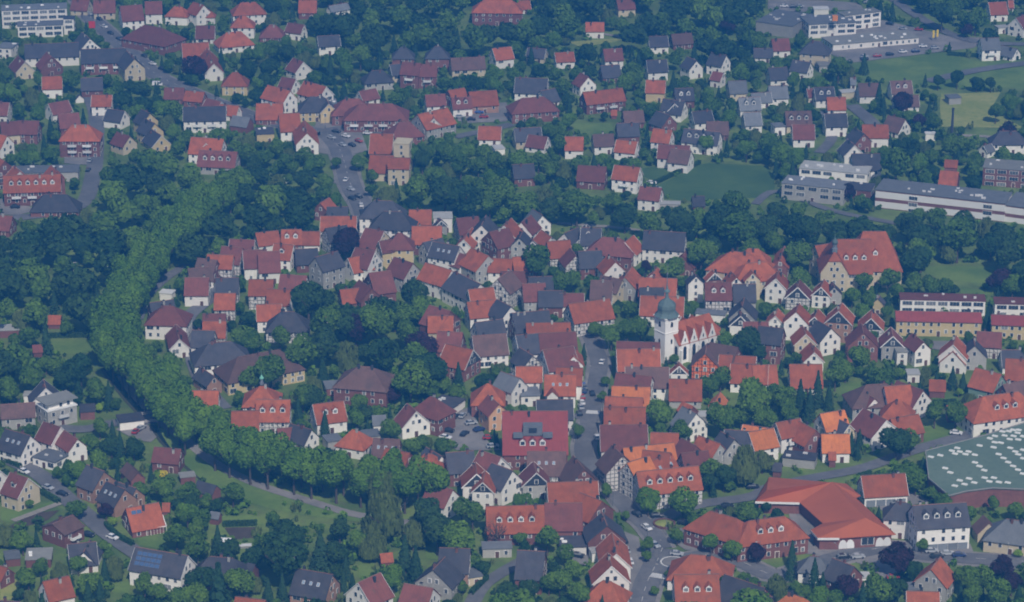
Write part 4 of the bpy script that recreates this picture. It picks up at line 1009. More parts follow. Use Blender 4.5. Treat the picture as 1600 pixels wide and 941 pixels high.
(-114.8,1216.3,9.2,"g","1 41 1 18",3),
(-170.4,1283.4,7.1,"l","0 40 2 32",3),
(116.8,1194.6,7.4,"l","1 40 1 31",3),
(130.8,1026,7.4,"l","2 40 1 11",3),
(110,1053.7,9.9,"g","1 41 1 1",3),
(-239.3,1336,8.7,"g","0 41 1 32",3),
(20.8,1233.1,8,"g","3 41 1 30",3),
(-204.5,1229,4.8,"c","0 139 3 28",3),
(-121.6,1373.3,9.5,"l","2 40 3 18",3),
(-38.6,1207,8.5,"d","0 23 2 20",3),
(-143.6,1237.4,8.1,"g","3 41 1 18",3),
(-124.4,1341.2,9.8,"d","3 23 3 18",3),
(-78.1,1316.9,5.4,"c","1 139 1 34",3),
(97.9,1270.2,8.4,"l","1 40 3 10",3),
(-236.6,1308.4,8.6,"l","0 40 1 32",3),
(-139.5,942.3,4.6,"c","0 139 2 23",3),
(-19.8,1217.5,8.9,"l","3 40 2 20",3),
(-171.3,1313,10.1,"d","0 23 2 32",3),
(23.3,1319.4,9.7,"g","2 41 3 30",3),
(-115.5,1350.3,10.1,"d","2 23 3 18",3),
(73.9,845.8,7.6,"g","0 41 2 35",3),
(-184.6,1303,8.7,"g","0 41 2 32",3),
(210.8,1207.1,8.9,"g","2 41 2 17",3),
(115.8,1211.3,9.7,"l","2 40 1 31",3),
(-110.4,1396.2,7,"l","3 40 3 18",3),
(20.7,1398.5,8.7,"l","2 40 3 30",3),
(229.1,1289.2,7.8,"l","2 40 2 21",3),
(3.6,1204.5,9.1,"l","4 40 1 30",3),
(-210.4,1208,8.7,"l","2 40 3 28",3),
(-7.9,1331.2,9.4,"l","2 40 2 34",3),
(17.7,1053.6,8.4,"g","2 41 1 16",3),
(29.1,1202.8,8.1,"g","1 41 1 30",3),
(-35.6,797.4,7.5,"l","0 40 1 29",3),
(90.5,1284.7,10.2,"g","0 41 3 10",3),
(189.1,1279.7,5.9,"c","0 139 3 17",3),
(191.6,1222.7,10.2,"g","0 41 0 17",3),
(-73.2,1154.4,7.4,"l","0 40 3 14",3),
(35.2,1207.3,5,"c","0 139 1 30",3),
(-257.2,1488,7.7,"w","2 80 3 13",3),
(-117.1,1475.6,7,"l","3 40 3 34",3),
(227,1295,7.3,"l","1 40 2 21",3),
(-236.4,1388.8,10.2,"w","0 80 1 32",3),
(52.7,1313.8,9.7,"l","1 40 3 30",3),
(-139.7,1366,5.4,"c","0 139 3 18",3),
(143.6,1327.6,7.6,"l","1 40 4 33",3),
(-130.3,900.3,4.7,"c","2 139 1 8",3),
(25.4,1267,7.8,"l","3 40 1 30",3),
(23.4,1059.2,7,"g","1 41 1 16",3),
(-86.5,818.6,7.4,"d","3 23 2 22",3),
(188.7,1263.2,8.1,"g","0 41 3 17",3),
(-171.8,909.4,7.3,"g","3 41 1 23",3),
(-116.9,1381,9.5,"g","0 41 3 18",3),
(102.2,1223.8,8.4,"l","0 40 2 10",3),
(-32.4,1189.1,8.7,"g","1 41 2 20",3),
(-31.7,1229.1,7.9,"l","2 40 2 20",3),
(-129.4,1236.3,8.9,"l","1 40 1 18",3),
(-151.3,826.1,7.5,"g","2 41 1 24",3),
(158.3,957.8,4.4,"c","3 139 4 11",3),
(-79.3,813.2,8,"d","4 23 2 22",3),
(43.3,1202.4,7.2,"l","1 40 1 30",3),
(-158.7,831.7,7.6,"w","0 80 1 24",3),
(-9.5,955.9,7.5,"d","0 23 3 6",3),
(-166.9,1468.1,5.9,"c","0 139 2 32",3),
(107.7,1334.6,10.1,"l","0 40 1 33",3),
(-207,1212.9,7.1,"l","1 40 3 28",3),
(-206.8,1327.8,10.3,"g","0 41 4 32",3),
(188.4,1463.3,6,"c","0 139 2 12",3),
(113.5,788.4,7.9,"d","0 23 4 5",3),
(12.5,1269.3,5.5,"w","2 156 1 30",3),
(-47,1300,5.6,"w","0 156 2 34",3),
(-125.8,1249.7,6,"l","0 147 1 18",3),
(-98.1,783,7.5,"g","2 41 4 22",3),
(-264.8,1487.8,6.4,"l","0 147 1 13",3),
(-68.6,794.3,4.2,"c","3 139 2 22",3),
(-227.6,1322,5.9,"l","1 147 4 32",3),
(85.4,1326.3,5.7,"w","0 156 3 10",3),
(-73.2,930.7,4.5,"c","0 139 2 7",3),
(-74.5,1344.3,6.2,"w","1 156 3 34",3),
(18.5,804.5,6.6,"g","2 41 4 25",3),
(77.4,996.7,6.4,"l","0 147 3 26",3),
(90.7,783.8,7.6,"l","0 40 4 4",3),
(18,1114.7,6.1,"w","1 156 1 30",3),
(-120.4,969.5,8.3,"g","1 41 3 8",3),
(-102.4,855.9,5.9,"d","0 138 2 24",3),
(68.8,874,7.7,"d","0 23 3 35",3),
(-141.1,879.6,6.9,"l","0 40 1 24",3),
(-145.7,801.2,6.6,"g","2 41 1 22",3),
(194.5,1178.8,8.1,"d","0 23 2 2",3),
(134.9,886.4,3.8,"c","0 139 1 3",3),
(-110.8,1198.4,7.9,"d","1 23 4 18",3),
(52.9,1198.4,7.5,"l","0 40 2 30",3),
(90.8,1313.2,6.5,"l","2 40 3 10",3),
(95,785.3,7,"g","0 41 4 4",3),
(-120.2,1440.2,8.1,"w","2 80 3 18",3),
(-98.3,835.7,5.9,"g","0 148 2 22",3),
(176,1019,4.3,"c","0 139 2 11",3),
(108.2,1247.4,7,"w","0 80 2 10",3),
(128.6,1043.4,6.6,"l","0 40 4 1",3),
(-125.4,896.4,7.5,"d","0 23 4 8",3),
(-33.4,900.8,6.1,"g","2 148 1 27",3),
(-93.5,1368.8,6.4,"w","0 156 1 34",3),
(16.3,1249.9,8.4,"g","5 41 1 30",3),
(15.1,785.1,5.6,"d","0 138 4 25",3),
(-50.7,799.5,3.4,"c","4 139 1 29",3),
(157.8,942.4,5.9,"w","0 156 3 3",3),
(-150,1248.7,7.5,"l","2 40 1 18",3),
(-97.5,1227.2,5.7,"w","0 156 4 18",3),
(-166.3,975.8,6.6,"g","2 41 3 23",3),
(-215.9,1298.6,6.1,"l","2 147 4 32",3),
(-87,1202.8,6,"l","0 147 4 18",3),
(-130.7,987.4,6.7,"g","2 41 3 8",3),
(68.4,951.4,7.1,"g","1 41 4 26",3),
(133.9,792.5,3.4,"c","1 139 4 5",3),
(136.6,797.1,7.9,"g","1 41 4 5",3),
(-186.7,1486.5,5.7,"l","0 147 2 13",3),
(38.5,1210,6.7,"l","2 40 1 30",3),
(11.4,1208.4,8.2,"g","6 41 1 30",3),
(-123,803.9,4.7,"c","1 139 1 22",3),
(181.3,1235.1,5.6,"w","1 156 1 17",3),
(-116.8,1237,8.2,"w","1 80 1 18",3),
(-52.7,921.2,6.8,"l","0 40 4 19",3),
(160.8,1353.5,5.7,"w","0 156 2 33",3),
(2.4,854.9,5.5,"l","0 147 1 25",3),
(-137.5,809.1,5.7,"w","2 156 1 22",3),
(-102.1,843.5,7.7,"l","0 40 2 24",3),
(-140.7,902,6.7,"g","0 41 4 23",3),
(79.5,791.9,7.8,"w","0 80 4 35",3),
(121.3,804.8,5.9,"d","0 138 4 5",3),
(-224.1,1406,5.6,"l","0 147 3 32",3),
(161.8,1221.7,6.9,"l","2 40 1 17",3),
(-44.7,1373.4,5.8,"w","2 156 3 34",3),
(-121.5,812.7,6.5,"w","0 80 1 22",3),
(146.3,1045.9,7.1,"l","1 40 1 11",3),
(215.4,1174.4,4.9,"w","0 156 2 2",3),
(120.2,1034.2,4.9,"w","0 156 4 1",3),
(151.4,1000.8,4.4,"w","1 156 4 11",3),
(27.6,1051.2,4.6,"w","0 156 1 0",3),
(69.4,852.9,4.8,"w","0 156 3 35",3),
(173.2,1248.4,5.2,"w","2 156 1 17",3),
(137.1,1220.4,5.3,"w","0 156 3 31",3),
(-76.8,799.2,4.8,"w","0 156 2 22",3),
(-144,790.7,4.4,"w","3 156 1 22",3),
(-165.5,916.3,5.4,"w","0 156 1 23",3),
(-3.6,975.8,4.5,"w","0 156 3 6",3),
(145.9,964,4.2,"w","3 156 4 11",3),
(140.1,1024.4,4.4,"w","0 156 1 11",3),
(-16.3,790.9,3.9,"w","0 156 4 29",3),
(146.9,972.2,4.5,"w","2 156 4 11",3),
(-119.7,807.6,4.5,"w","1 156 1 22",3),
]
# flat runs of x, y, crown width, kind number
MASSES={
'west wood':(-198,1011,11,0,-168,1091,11,1,-163,1116,12,0,-154,1062,14,1,-100,1140,14,0,-207,1050,12,0,-157,1088,14,1,-125,1085,13,1,-159,1166,15,1,-170,1045,11,1,-174,1106,14,1,-150,1097,12,0,-157,1013,15,1,-178,960,13,1,-96,1152,12,1,-102,1122,13,1,-192,971,12,0,-187,1075,12,1,-192,984,12,0,-204,1029,11,0,-211,1084,12,1,-158,1133,12,0,-111,1152,12,1,-190,1087,13,1,-184,1052,14,0,-87,1145,12,1,-217,1102,11,0,-177,1040,12,0,-120,1166,12,0,-165,1042,15,1,-152,1134,12,0,-166,1151,13,0,-175,1014,12,0,-204,1076,14,1,-197,1055,14,1,-85,1125,12,1,-184,1109,12,1,-189,1040,14,1,-193,1007,14,0,-147,1167,12,1,-135,1172,13,0,-184,952,13,0,-154,1196,12,0,-146,1191,12,0,-116,1109,14,1,-174,966,13,0,-179,1088,13,1,-143,1126,10,0,-95,1117,10,1,-98,1175,10,4,-116,1094,8,0,-142,1160,10,0,-175,1074,8,0,-159,1051,6,3,-170,1182,9,0,-202,1094,10,1,-114,1175,11,0,-173,1136,8,4,-180,1017,10,4,-106,1183,9,1,-172,1036,5,3,-188,994,5,3,-169,995,6,3,-191,959,6,0,-148,1153,7,0,-166,1086,6,0,-176,1001,7,0,-181,1000,5,0,-202,1051,6,1,-147,1124,6,0,-188,1030,7,0,-105,1118,7,1,-162,1220,5,1,-164,1220,6,0,-164,1012,6,0,-81,1124,5,1,-172,1210,6,0,-112,1145,6,0,-195,1124,6,0),
'top wood':(-111,1514,14,0,44,1483,12,0,-43,1399,13,0,108,1449,13,1,101,1434,12,0,7,1514,14,0,88,1527,12,1,-67,1387,15,1,39,1498,14,1,27,1435,13,0,-1,1402,13,1,-13,1397,13,1,-10,1494,13,1,-108,1476,14,1,14,1415,13,1,-45,1423,12,1,64,1482,13,0,-69,1472,12,0,-66,1440,12,1,74,1421,12,0,-16,1512,12,1,103,1478,14,0,32,1457,11,1,80,1434,14,1,-41,1515,14,1,96,1527,11,1,86,1449,15,1,-49,1462,13,1,81,1506,13,1,-34,1378,15,1,-103,1516,14,0,94,1446,13,0,-34,1477,12,0,95,1379,12,1,-32,1426,12,0,-86,1506,13,0,67,1416,14,1,117,1498,13,1,31,1475,14,0,-118,1520,12,1,68,1520,13,1,-83,1408,15,1,-56,1431,13,0,61,1518,13,1,60,1396,14,1,112,1433,13,1,-24,1514,14,0,-28,1466,14,0,14,1482,14,0,21,1490,15,0,-71,1430,11,0,-90,1420,12,1,-52,1389,11,0,118,1462,12,1,-18,1388,14,0,-64,1532,11,1,-70,1499,15,0,-52,1513,15,1,-59,1495,14,0,-18,1487,11,0,-2,1465,14,0,107,1504,15,1,-95,1496,11,1,46,1516,12,0,20,1448,14,1,40,1452,15,1,56,1498,11,0,102,1369,14,1,27,1414,13,0,-39,1461,12,0,69,1472,15,0,-77,1517,14,0,-81,1482,12,0,6,1404,13,0,93,1507,8,4,48,1451,9,4,56,1423,9,0,-77,1456,10,1,118,1402,9,0,-33,1536,5,3,-58,1398,5,3,-3,1513,9,0,122,1527,10,0,99,1407,9,0,-97,1542,5,3,-111,1446,6,3,52,1484,6,3,-96,1432,10,0,-27,1407,5,3,86,1416,11,0,88,1374,6,3,-92,1490,11,4,28,1538,9,4,78,1540,9,0,115,1411,9,1,-6,1531,10,1,-96,1484,9,0,-99,1427,9,1,2,1551,7,0,51,1549,7,1,82,1384,6,0,-2,1561,5,0,-14,1549,7,0,34,1451,6,1,56,1556,5,0,93,1411,8,0,88,1518,5,1,7,1502,6,0,51,1439,7,0,20,1553,5,0,117,1552,5,0,120,1436,7,0,-86,1555,7,1,-33,1562,5,0,80,1490,6,0,-63,1488,5,1,34,1551,7,1,-60,1477,7,1),
'topright':(280,1504,14,0,238,1506,14,1,236,1483,14,0,231,1506,13,1,254,1507,14,1,250,1479,12,1,283,1494,15,1,270,1523,12,1,266,1501,14,1,249,1528,12,0,211,1509,15,0,223,1518,13,0,274,1487,12,0,269,1459,13,1,210,1489,12,1,237,1411,8,1,261,1453,5,3,263,1486,10,0,228,1445,8,0,282,1542,8,0,206,1512,6,1,212,1472,8,1,236,1551,5,0,235,1481,5,0,211,1553,6,1),
'north belt':(211,1078,12,0,198,1047,13,0,204,1095,12,0,216,1106,12,1,216,1112,14,1,206,1048,10,0,-40,1149,6,1,117,1144,7,0,154,1101,5,0,154,1068,5,1,33,1137,6,0,166,1137,7,0,35,1160,5,0,126,1134,6,0,165,1053,7,0,18,1168,7,0),
'inner park':(-53,987,6,1,-63,970,5,0,-51,931,6,1,-24,957,6,0),
'east park':(116,976,5,0),
'south grove':(-75,845,5,0),
'gardens':(132,772,6,3,200,1006,5,3,2,777,9,2,271,1404,9,4,-268,1508,8,4,-224,1151,9,0,-166,841,10,2,-18,771,7,4,237,1209,9,1,-125,783,6,3,-160,769,8,0,166,815,9,2,224,1154,8,0,-148,1477,8,0,-238,1217,8,0,-116,1450,8,0,203,1025,8,0,162,810,6,3,258,1345,5,3,-262,1500,9,0,162,1504,9,0,154,1525,6,3,235,1284,10,0,-210,1524,9,0,-273,1469,10,0,161,801,8,4,-287,1494,8,0,226,1215,7,0,-243,1282,9,2,25,771,10,4,-272,1487,8,0,-221,1159,9,0,197,1195,7,0,-191,1496,7,0,161,774,6,3,30,1340,8,0,18,767,9,0,-266,1518,6,3,-143,1540,7,1,138,1549,7,0,177,1547,8,4,138,768,10,0,-25,1320,8,0,-4,780,7,2,-288,1525,5,3,-274,1539,8,0,-138,1532,8,4,-65,767,8,2,188,948,9,0,-246,1254,7,0,-253,1347,8,2,130,1493,6,3,-182,908,10,1,-163,796,10,0,-273,1408,9,0,-258,1370,10,0,-220,1142,7,0,163,839,8,1,-228,1181,8,0,154,774,8,4,246,1303,9,2,97,1284,4,3,236,1216,9,2,-258,1522,9,0,-96,773,5,3,-214,1139,9,1,-180,897,10,0,-160,815,9,0,-168,820,10,0,-98,1205,8,0,-130,1528,9,4,125,1509,9,0,-233,1236,9,2,-104,776,8,1,-151,1511,9,2,-225,1184,4,3,-259,1409,7,0,-124,1509,10,1,-258,1535,10,0,-125,768,10,2,-86,1331,8,1,-133,1493,10,2,-181,937,6,3,266,1370,8,0,129,1537,10,1,-179,922,8,0,198,1228,8,0,115,1233,7,0,-283,1538,5,3,265,1435,10,1,236,1248,8,1,-175,1491,8,0,-102,768,8,0,-243,1515,9,0,-141,1489,8,0,-193,1511,9,2,148,775,8,2,189,966,8,0,146,1524,8,0,-185,929,8,0,-14,1177,7,0,97,772,7,2,-60,771,6,3,14,1347,8,1,108,767,10,0,-155,1500,8,4,-256,1385,8,2,133,1362,8,0,-106,1214,8,0,248,1293,6,3,-161,1497,7,1,-51,768,10,0,-263,1408,9,1,-249,1308,8,0,-258,1421,7,2,-276,1440,8,1,-250,1337,9,0,-276,1520,10,2,-268,1434,10,2,-243,1262,9,0,-256,1324,8,0,-182,890,7,1,-129,1540,9,0,-225,1511,10,2,-253,1381,7,4,194,978,7,1,246,1253,5,3,-179,1473,8,0,-31,1325,8,0,-284,1478,7,2,-260,1354,10,0,197,1019,10,0,-247,1488,10,4,-268,1393,7,1,285,1480,8,4,-206,1490,8,0,-221,1533,8,0,226,1166,9,0,-145,1440,7,0,-103,1226,8,0,176,1514,10,0,-78,1401,8,0,234,1237,4,3,111,1221,7,1,112,1377,8,1,-161,1531,9,0,37,1348,7,1,21,1252,8,0,-130,766,8,2,-194,1277,4,3,262,1338,6,3,237,1260,9,2,168,825,10,0,169,1518,9,2,274,1420,10,0,-78,1166,7,0,81,1322,7,0,111,1234,8,0,-212,1484,9,0,158,1532,9,0,141,1515,8,2,185,1469,8,0,232,1202,8,2,194,1221,4,3,-165,1534,9,2,-292,1514,8,1,136,1511,10,2,246,1270,10,2,-179,1301,8,1,-215,1534,9,2,241,1243,9,1,103,780,6,3,167,1537,10,0,-54,1302,8,0,57,1350,8,0,254,1342,8,0,-166,1496,8,0,-191,952,4,3,26,1382,7,1,-64,1378,5,3,-229,1199,5,3,-270,1383,8,1,255,1313,8,2,8,769,8,0,-205,1540,7,0,187,983,9,0,123,1461,8,1,-245,1322,8,0,188,1532,6,3,-286,1540,5,3,200,1524,9,4,230,1172,10,0,-225,1136,10,2,-218,1494,10,4,182,1525,7,2,-158,788,9,4,-239,1501,7,0,78,1368,8,0,122,1395,8,0,-110,778,8,1,-47,1389,4,3,-134,1362,7,0,268,1420,8,0,61,1368,5,3,-242,1526,9,0,-196,1536,9,0,-256,1422,5,3,-233,1194,8,0,-159,1546,5,3,225,1175,9,0,-200,1216,8,0,-298,1544,9,4,154,1544,8,0,280,1460,8,0,-169,1249,4,3,58,1378,5,3,-184,1521,10,1,-92,1335,8,0,-175,854,5,3,-169,1291,8,1,186,941,8,4,-119,770,10,4,-175,1502,9,1,-198,1512,5,3,60,1251,4,3,154,782,8,0,156,1504,8,2,-174,1531,10,0,190,934,4,3,-182,1498,7,0,-144,1429,7,0,-224,1284,7,0,-230,1559,6,0,-18,781,6,1,134,1214,3,3,181,880,3,3,298,1555,6,4,-215,1407,8,0,-232,1398,8,0,148,771,6,0,-115,957,6,0,-147,1513,6,0,-237,1232,6,0,145,1549,6,0,142,1041,4,3,-127,1375,8,0,194,992,7,0,115,1328,6,0,-184,1322,7,0,-190,1545,7,0,128,1470,4,3,-205,1407,6,0,196,1543,5,3,-45,770,6,0,128,1045,3,3,-163,1295,8,1,45,779,6,4,163,790,6,0,-232,1219,7,0,-205,1015,4,3,-85,768,7,1,-251,1363,6,1,150,1518,6,0,74,1247,6,0,-253,1546,7,0,94,1231,4,3,-5,1190,7,1,-36,1227,6,0,102,770,6,4,37,769,6,0,128,1223,4,3,200,1549,7,1,-104,1060,6,0,134,1038,7,0,-103,1380,8,0,-68,767,8,0,3,769,6,1,26,1304,6,1,174,1182,8,0,-239,1542,8,0,42,768,8,0,138,857,6,0,166,803,5,3,188,1516,6,0,-246,1553,6,0,-202,1248,6,0,-1,1327,6,0,-217,1520,6,2,-164,1362,6,0,-204,1304,6,0,-213,1427,4,3,-204,1250,6,1,113,1202,4,3,-145,1533,8,0,-26,1376,7,0,116,1347,6,0,30,1057,7,0,-265,1544,7,0,131,1321,4,3,-238,1200,4,3,1,1388,8,0,-109,769,6,2,-252,1299,6,0,-166,1516,7,0,21,1181,6,1,-176,880,6,2,197,980,6,1,-127,1057,6,0,46,1388,7,0,219,1168,4,3,99,1027,6,0,-192,944,7,4,-230,1260,8,4,276,1452,7,0,219,1215,6,0,184,904,6,1,170,1502,7,0,-16,1324,8,1,-135,1552,7,0,8,1261,7,0,142,1405,7,0,-166,1319,4,3,-11,769,6,2,120,1273,6,0,-194,1338,6,1,-38,768,6,2,265,1392,7,2,115,900,3,3,-146,1224,8,0,65,1375,8,0,-179,1328,6,1,130,781,4,3,-169,1422,7,0,-89,1361,8,0,101,1296,6,0,-163,787,8,0,193,1553,7,1,-244,1404,6,0,-4,769,6,0,-4,1137,7,0,242,1292,6,0,-21,1328,8,1,63,1282,8,0,-163,1421,6,1,232,1252,7,0,-40,1311,6,0,194,1458,5,3,-134,1347,6,0,181,1504,7,0,-152,956,4,3,-217,1132,6,0,-98,1021,6,1,147,1153,6,0,-174,839,6,1,10,1353,4,3,127,1358,8,0,-156,1544,8,0,119,1355,7,0,-164,1374,6,0,179,1274,7,0,-118,1307,8,1,32,1239,7,0,-244,1240,8,0,-82,1314,5,3,-74,1322,6,0,18,1213,6,0,-251,1416,6,0,-89,770,6,0,136,1276,7,1,264,1412,6,0,33,1382,7,0,-256,1510,6,2,-285,1470,7,0,-169,1371,3,3,171,845,7,0,29,768,7,2,95,1030,6,0,61,771,6,0,129,768,6,0,48,768,8,0,-241,1367,6,0,-176,909,5,3,12,768,7,0,-241,1299,6,1,102,1246,7,0,-266,1468,3,3,-201,1507,7,0,96,1315,4,3,4,1361,6,0,58,770,6,0,-280,1497,7,0,-137,770,7,0,-259,1323,6,2,-237,1535,6,4,-181,878,6,1,-279,1516,6,0,-251,1288,7,0,-83,1205,8,0,-250,1267,5,3,117,980,6,0,-231,1169,7,0,145,1158,6,0,-209,1417,6,0,140,1404,4,3,118,1287,6,0,-35,770,4,3,178,1244,6,0,138,1046,4,3,134,1315,4,3,-238,1551,7,1,20,1340,8,0,-195,958,6,4,-163,974,6,0,231,1261,7,0,137,1323,8,0,-206,1258,5,3,-19,1183,6,0,-145,883,6,0,-49,1309,7,0,-191,1337,6,0,227,1142,6,0,-140,1514,6,0,-113,779,8,0,-177,1248,7,0,44,1032,6,0,-98,1387,5,0,-166,1328,3,3,168,1004,4,0,124,972,4,0,156,1269,3,3,-254,1527,4,1,26,1192,3,3,210,1044,4,0,-19,1391,2,3,183,891,4,1,195,970,4,0,167,1005,4,0,50,921,4,0,-213,1562,4,4,107,1220,5,0,223,1222,2,3,-72,924,4,0,-192,1536,2,3,-139,1563,4,1,-161,1373,4,1,-227,1222,4,0,56,771,6,0,-217,1218,5,0,206,1528,4,0,-97,931,4,0,-144,797,2,3,70,804,4,0,-216,1081,5,0,-41,1201,4,0,150,974,4,0,-129,997,4,0,-239,1271,2,3,-166,841,3,3,-149,1566,4,4,-48,801,3,3,34,772,4,1,13,812,4,1,85,798,4,0,-28,1242,6,0,-28,909,4,4,229,1206,4,0,169,1282,3,3,157,770,5,0,-202,1483,5,0,-151,946,4,1,136,1260,4,0,-41,771,4,0,255,1391,4,0,59,1317,5,0,-126,1501,5,4,82,1344,4,0,-129,882,3,3,77,1263,4,0,-131,891,4,1,114,1253,4,0,-162,1442,4,4,93,1283,4,1,-227,1566,4,4,-251,1485,4,0,-126,891,4,0,34,1372,4,0,153,1279,4,4,-115,773,4,0,-157,811,5,0,40,1371,2,3,-66,783,3,3,-28,771,4,0,134,869,2,3,57,845,5,0,-60,1317,3,3,-262,1350,4,0,-159,1415,3,3,20,1272,4,1,46,783,5,0,-94,944,4,1,-162,1485,5,4,185,1051,3,3,-10,1205,3,3,123,1419,5,0,-136,1489,2,3,4,1388,4,0,186,1561,4,0,67,770,5,0,119,1246,3,3,145,850,5,0,-178,1470,4,1,-2,1209,5,0,-270,1555,5,0,141,795,2,3,-40,1238,4,0,153,1185,4,4,-5,913,2,3,-123,1305,4,1,65,849,5,1,-116,1019,4,1,-70,786,4,0,-204,1008,5,0,99,1226,5,0,-194,1426,2,3,-137,942,4,0,-2,971,4,0,-269,1375,2,3,93,770,4,0,-22,1035,2,3,191,1253,5,0,68,1036,5,0,-216,1174,4,4,201,998,4,1,-190,934,4,1,-46,933,5,0,-120,868,5,0,84,848,5,1,-85,1176,4,4,-138,1323,3,3,98,768,4,0,-257,1307,5,4,33,845,2,3,-61,1386,4,0,-153,1342,5,1,-42,936,2,3,-280,1472,4,0,17,1187,2,3,-210,1232,5,0,42,1284,4,1,176,1512,4,0,181,1501,4,4,-44,1290,5,0,195,1302,3,3,-61,1368,4,4,-111,1369,4,4,50,1075,4,1,-95,945,5,0,116,1272,4,4,91,1224,3,3,62,1227,4,0,70,873,4,0,91,1336,3,3,-1,936,4,0,-82,1160,4,1,-250,1528,4,4,55,1292,4,0,4,1267,5,1,27,1413,5,4,-59,1176,5,0,-118,881,3,3,81,857,4,1,194,1476,4,0,65,1061,5,0,-24,1148,4,4,258,1395,4,4,89,1335,5,1,-21,777,5,1,-110,862,4,0,195,1310,5,0,136,1294,5,0,48,1171,4,1,-35,1319,4,0,227,1287,4,0,22,1291,5,0,-266,1358,2,3,-27,1343,4,1,113,768,5,0,143,956,3,3,176,1287,4,0,96,975,3,3,-246,1367,4,0,-61,899,4,1,-228,1209,4,0,-9,1060,4,0,134,1054,4,1,-33,1218,4,1,-102,1405,4,4,-94,856,5,1,85,1292,4,0,-145,877,4,0,-215,1124,4,0,-6,971,4,0,-36,1247,4,0,199,1012,3,3,42,1381,2,3,167,1506,4,0,-222,1182,4,0,-179,944,4,0,-188,920,4,0,-209,1305,5,0,-114,1265,4,0,156,1331,2,3,-158,1350,3,3,99,1251,4,0,184,1238,5,1,99,981,4,1,1,1140,4,1,151,1562,5,1,87,1318,4,4,-127,1038,5,1,255,1304,5,0,176,856,4,4,144,770,5,0,26,1254,4,0,-177,1294,4,0,-21,1028,5,0,-181,1558,5,0,17,1229,4,0,208,1241,4,0,73,801,4,0,-31,768,5,1,58,1308,4,0,98,1315,4,1,-61,1058,5,0,-232,1335,5,0,-1,1223,3,3,230,1156,5,0,30,1310,2,3,169,1238,5,1,143,1159,2,3,-99,1401,4,4,34,1432,4,0,174,1288,4,0,-65,902,2,3,54,1401,4,4,12,1191,5,0,188,1217,5,0,76,771,2,3,64,1150,4,1,-33,1352,5,0,135,866,5,0,-45,1323,4,4,82,1296,2,3,-9,810,5,1,49,1216,4,0,-131,1058,2,3,9,861,2,3,-108,1241,4,4,-72,1328,4,0,-161,1361,5,4,90,979,4,0,-216,1239,4,4,-150,1339,5,0,-129,1494,4,0,-102,1202,4,0,214,1066,5,1,5,858,5,0,-219,1441,5,4,-111,1354,4,0,-53,808,5,1,121,879,5,0,65,870,3,3,-190,1526,3,3,201,1261,4,0,-48,1327,4,0,-125,1440,4,1,-226,1132,5,0,-65,1057,4,0,155,803,5,0,-176,1308,4,0,-107,858,4,1,-24,771,4,0,-163,916,5,0,-149,883,4,0,-269,1472,4,1,-8,775,3,3,182,1267,4,0,56,1390,3,3,205,1506,5,4,-174,1379,5,0,190,1500,2,3,262,1377,4,0,-248,1370,2,3,-112,1240,4,0,232,1316,5,0,-202,999,4,4,-148,832,3,3,196,1218,4,0,44,1331,3,3,228,1259,4,0,55,977,3,3,-6,912,3,3,141,1160,3,3,156,1192,4,4,-248,1360,4,0,197,1263,4,4,-174,1567,4,1,-160,961,4,0,20,1390,5,4,240,1322,4,4,-215,1163,3,3,163,1564,3,3,185,1498,4,4,40,1039,4,1,55,1082,2,3,176,1502,5,0,60,1218,4,0,143,1514,4,0,-143,1481,4,4,-160,810,3,3,-185,1184,5,0,-133,804,2,3,-191,1486,3,3,-116,858,3,3,153,1259,5,0,192,1462,3,3,16,1074,5,0,180,1567,5,4,-42,1304,4,1,-158,780,4,1,-97,1343,4,4,8,787,4,1,92,1377,3,3,188,924,4,0,26,990,3,3,58,1225,5,0,209,1034,4,0,99,1242,4,4,-41,1323,3,3,-49,921,3,3,185,966,5,1,40,1116,5,0,-54,1329,4,0,59,1302,5,0,214,1074,5,4,197,1042,4,0,-102,1034,5,0,-131,1379,3,3,108,1369,4,1,-1,1258,4,4,4,936,4,0,-127,1310,5,1,31,1291,4,0,-99,1236,5,0,0,771,5,4,-221,1412,2,3,-17,1237,5,0,193,1544,2,3,-200,1402,4,0,-66,1058,4,1,-124,821,4,0,-128,1437,4,0,-212,1563,4,0,53,776,4,0,-234,1559,5,4,74,1072,5,1,169,1056,4,1,140,1274,4,4,192,1316,5,0,5,1379,4,1,203,1448,4,0,-98,858,5,0,-24,1110,4,0,85,1154,5,0,60,1181,3,3,-162,1523,4,1,178,1498,2,3,166,1297,5,0,-95,1192,4,0,-39,1328,4,4,157,1340,5,4,-187,948,4,0,5,1397,4,1,164,1566,4,0,15,1024,4,0,-257,1342,3,3,4,827,4,1,149,1350,4,4,-136,1388,4,4,-193,1426,5,1,-142,803,2,3,-104,1018,4,1,-253,1564,4,0,190,1566,4,1),
}
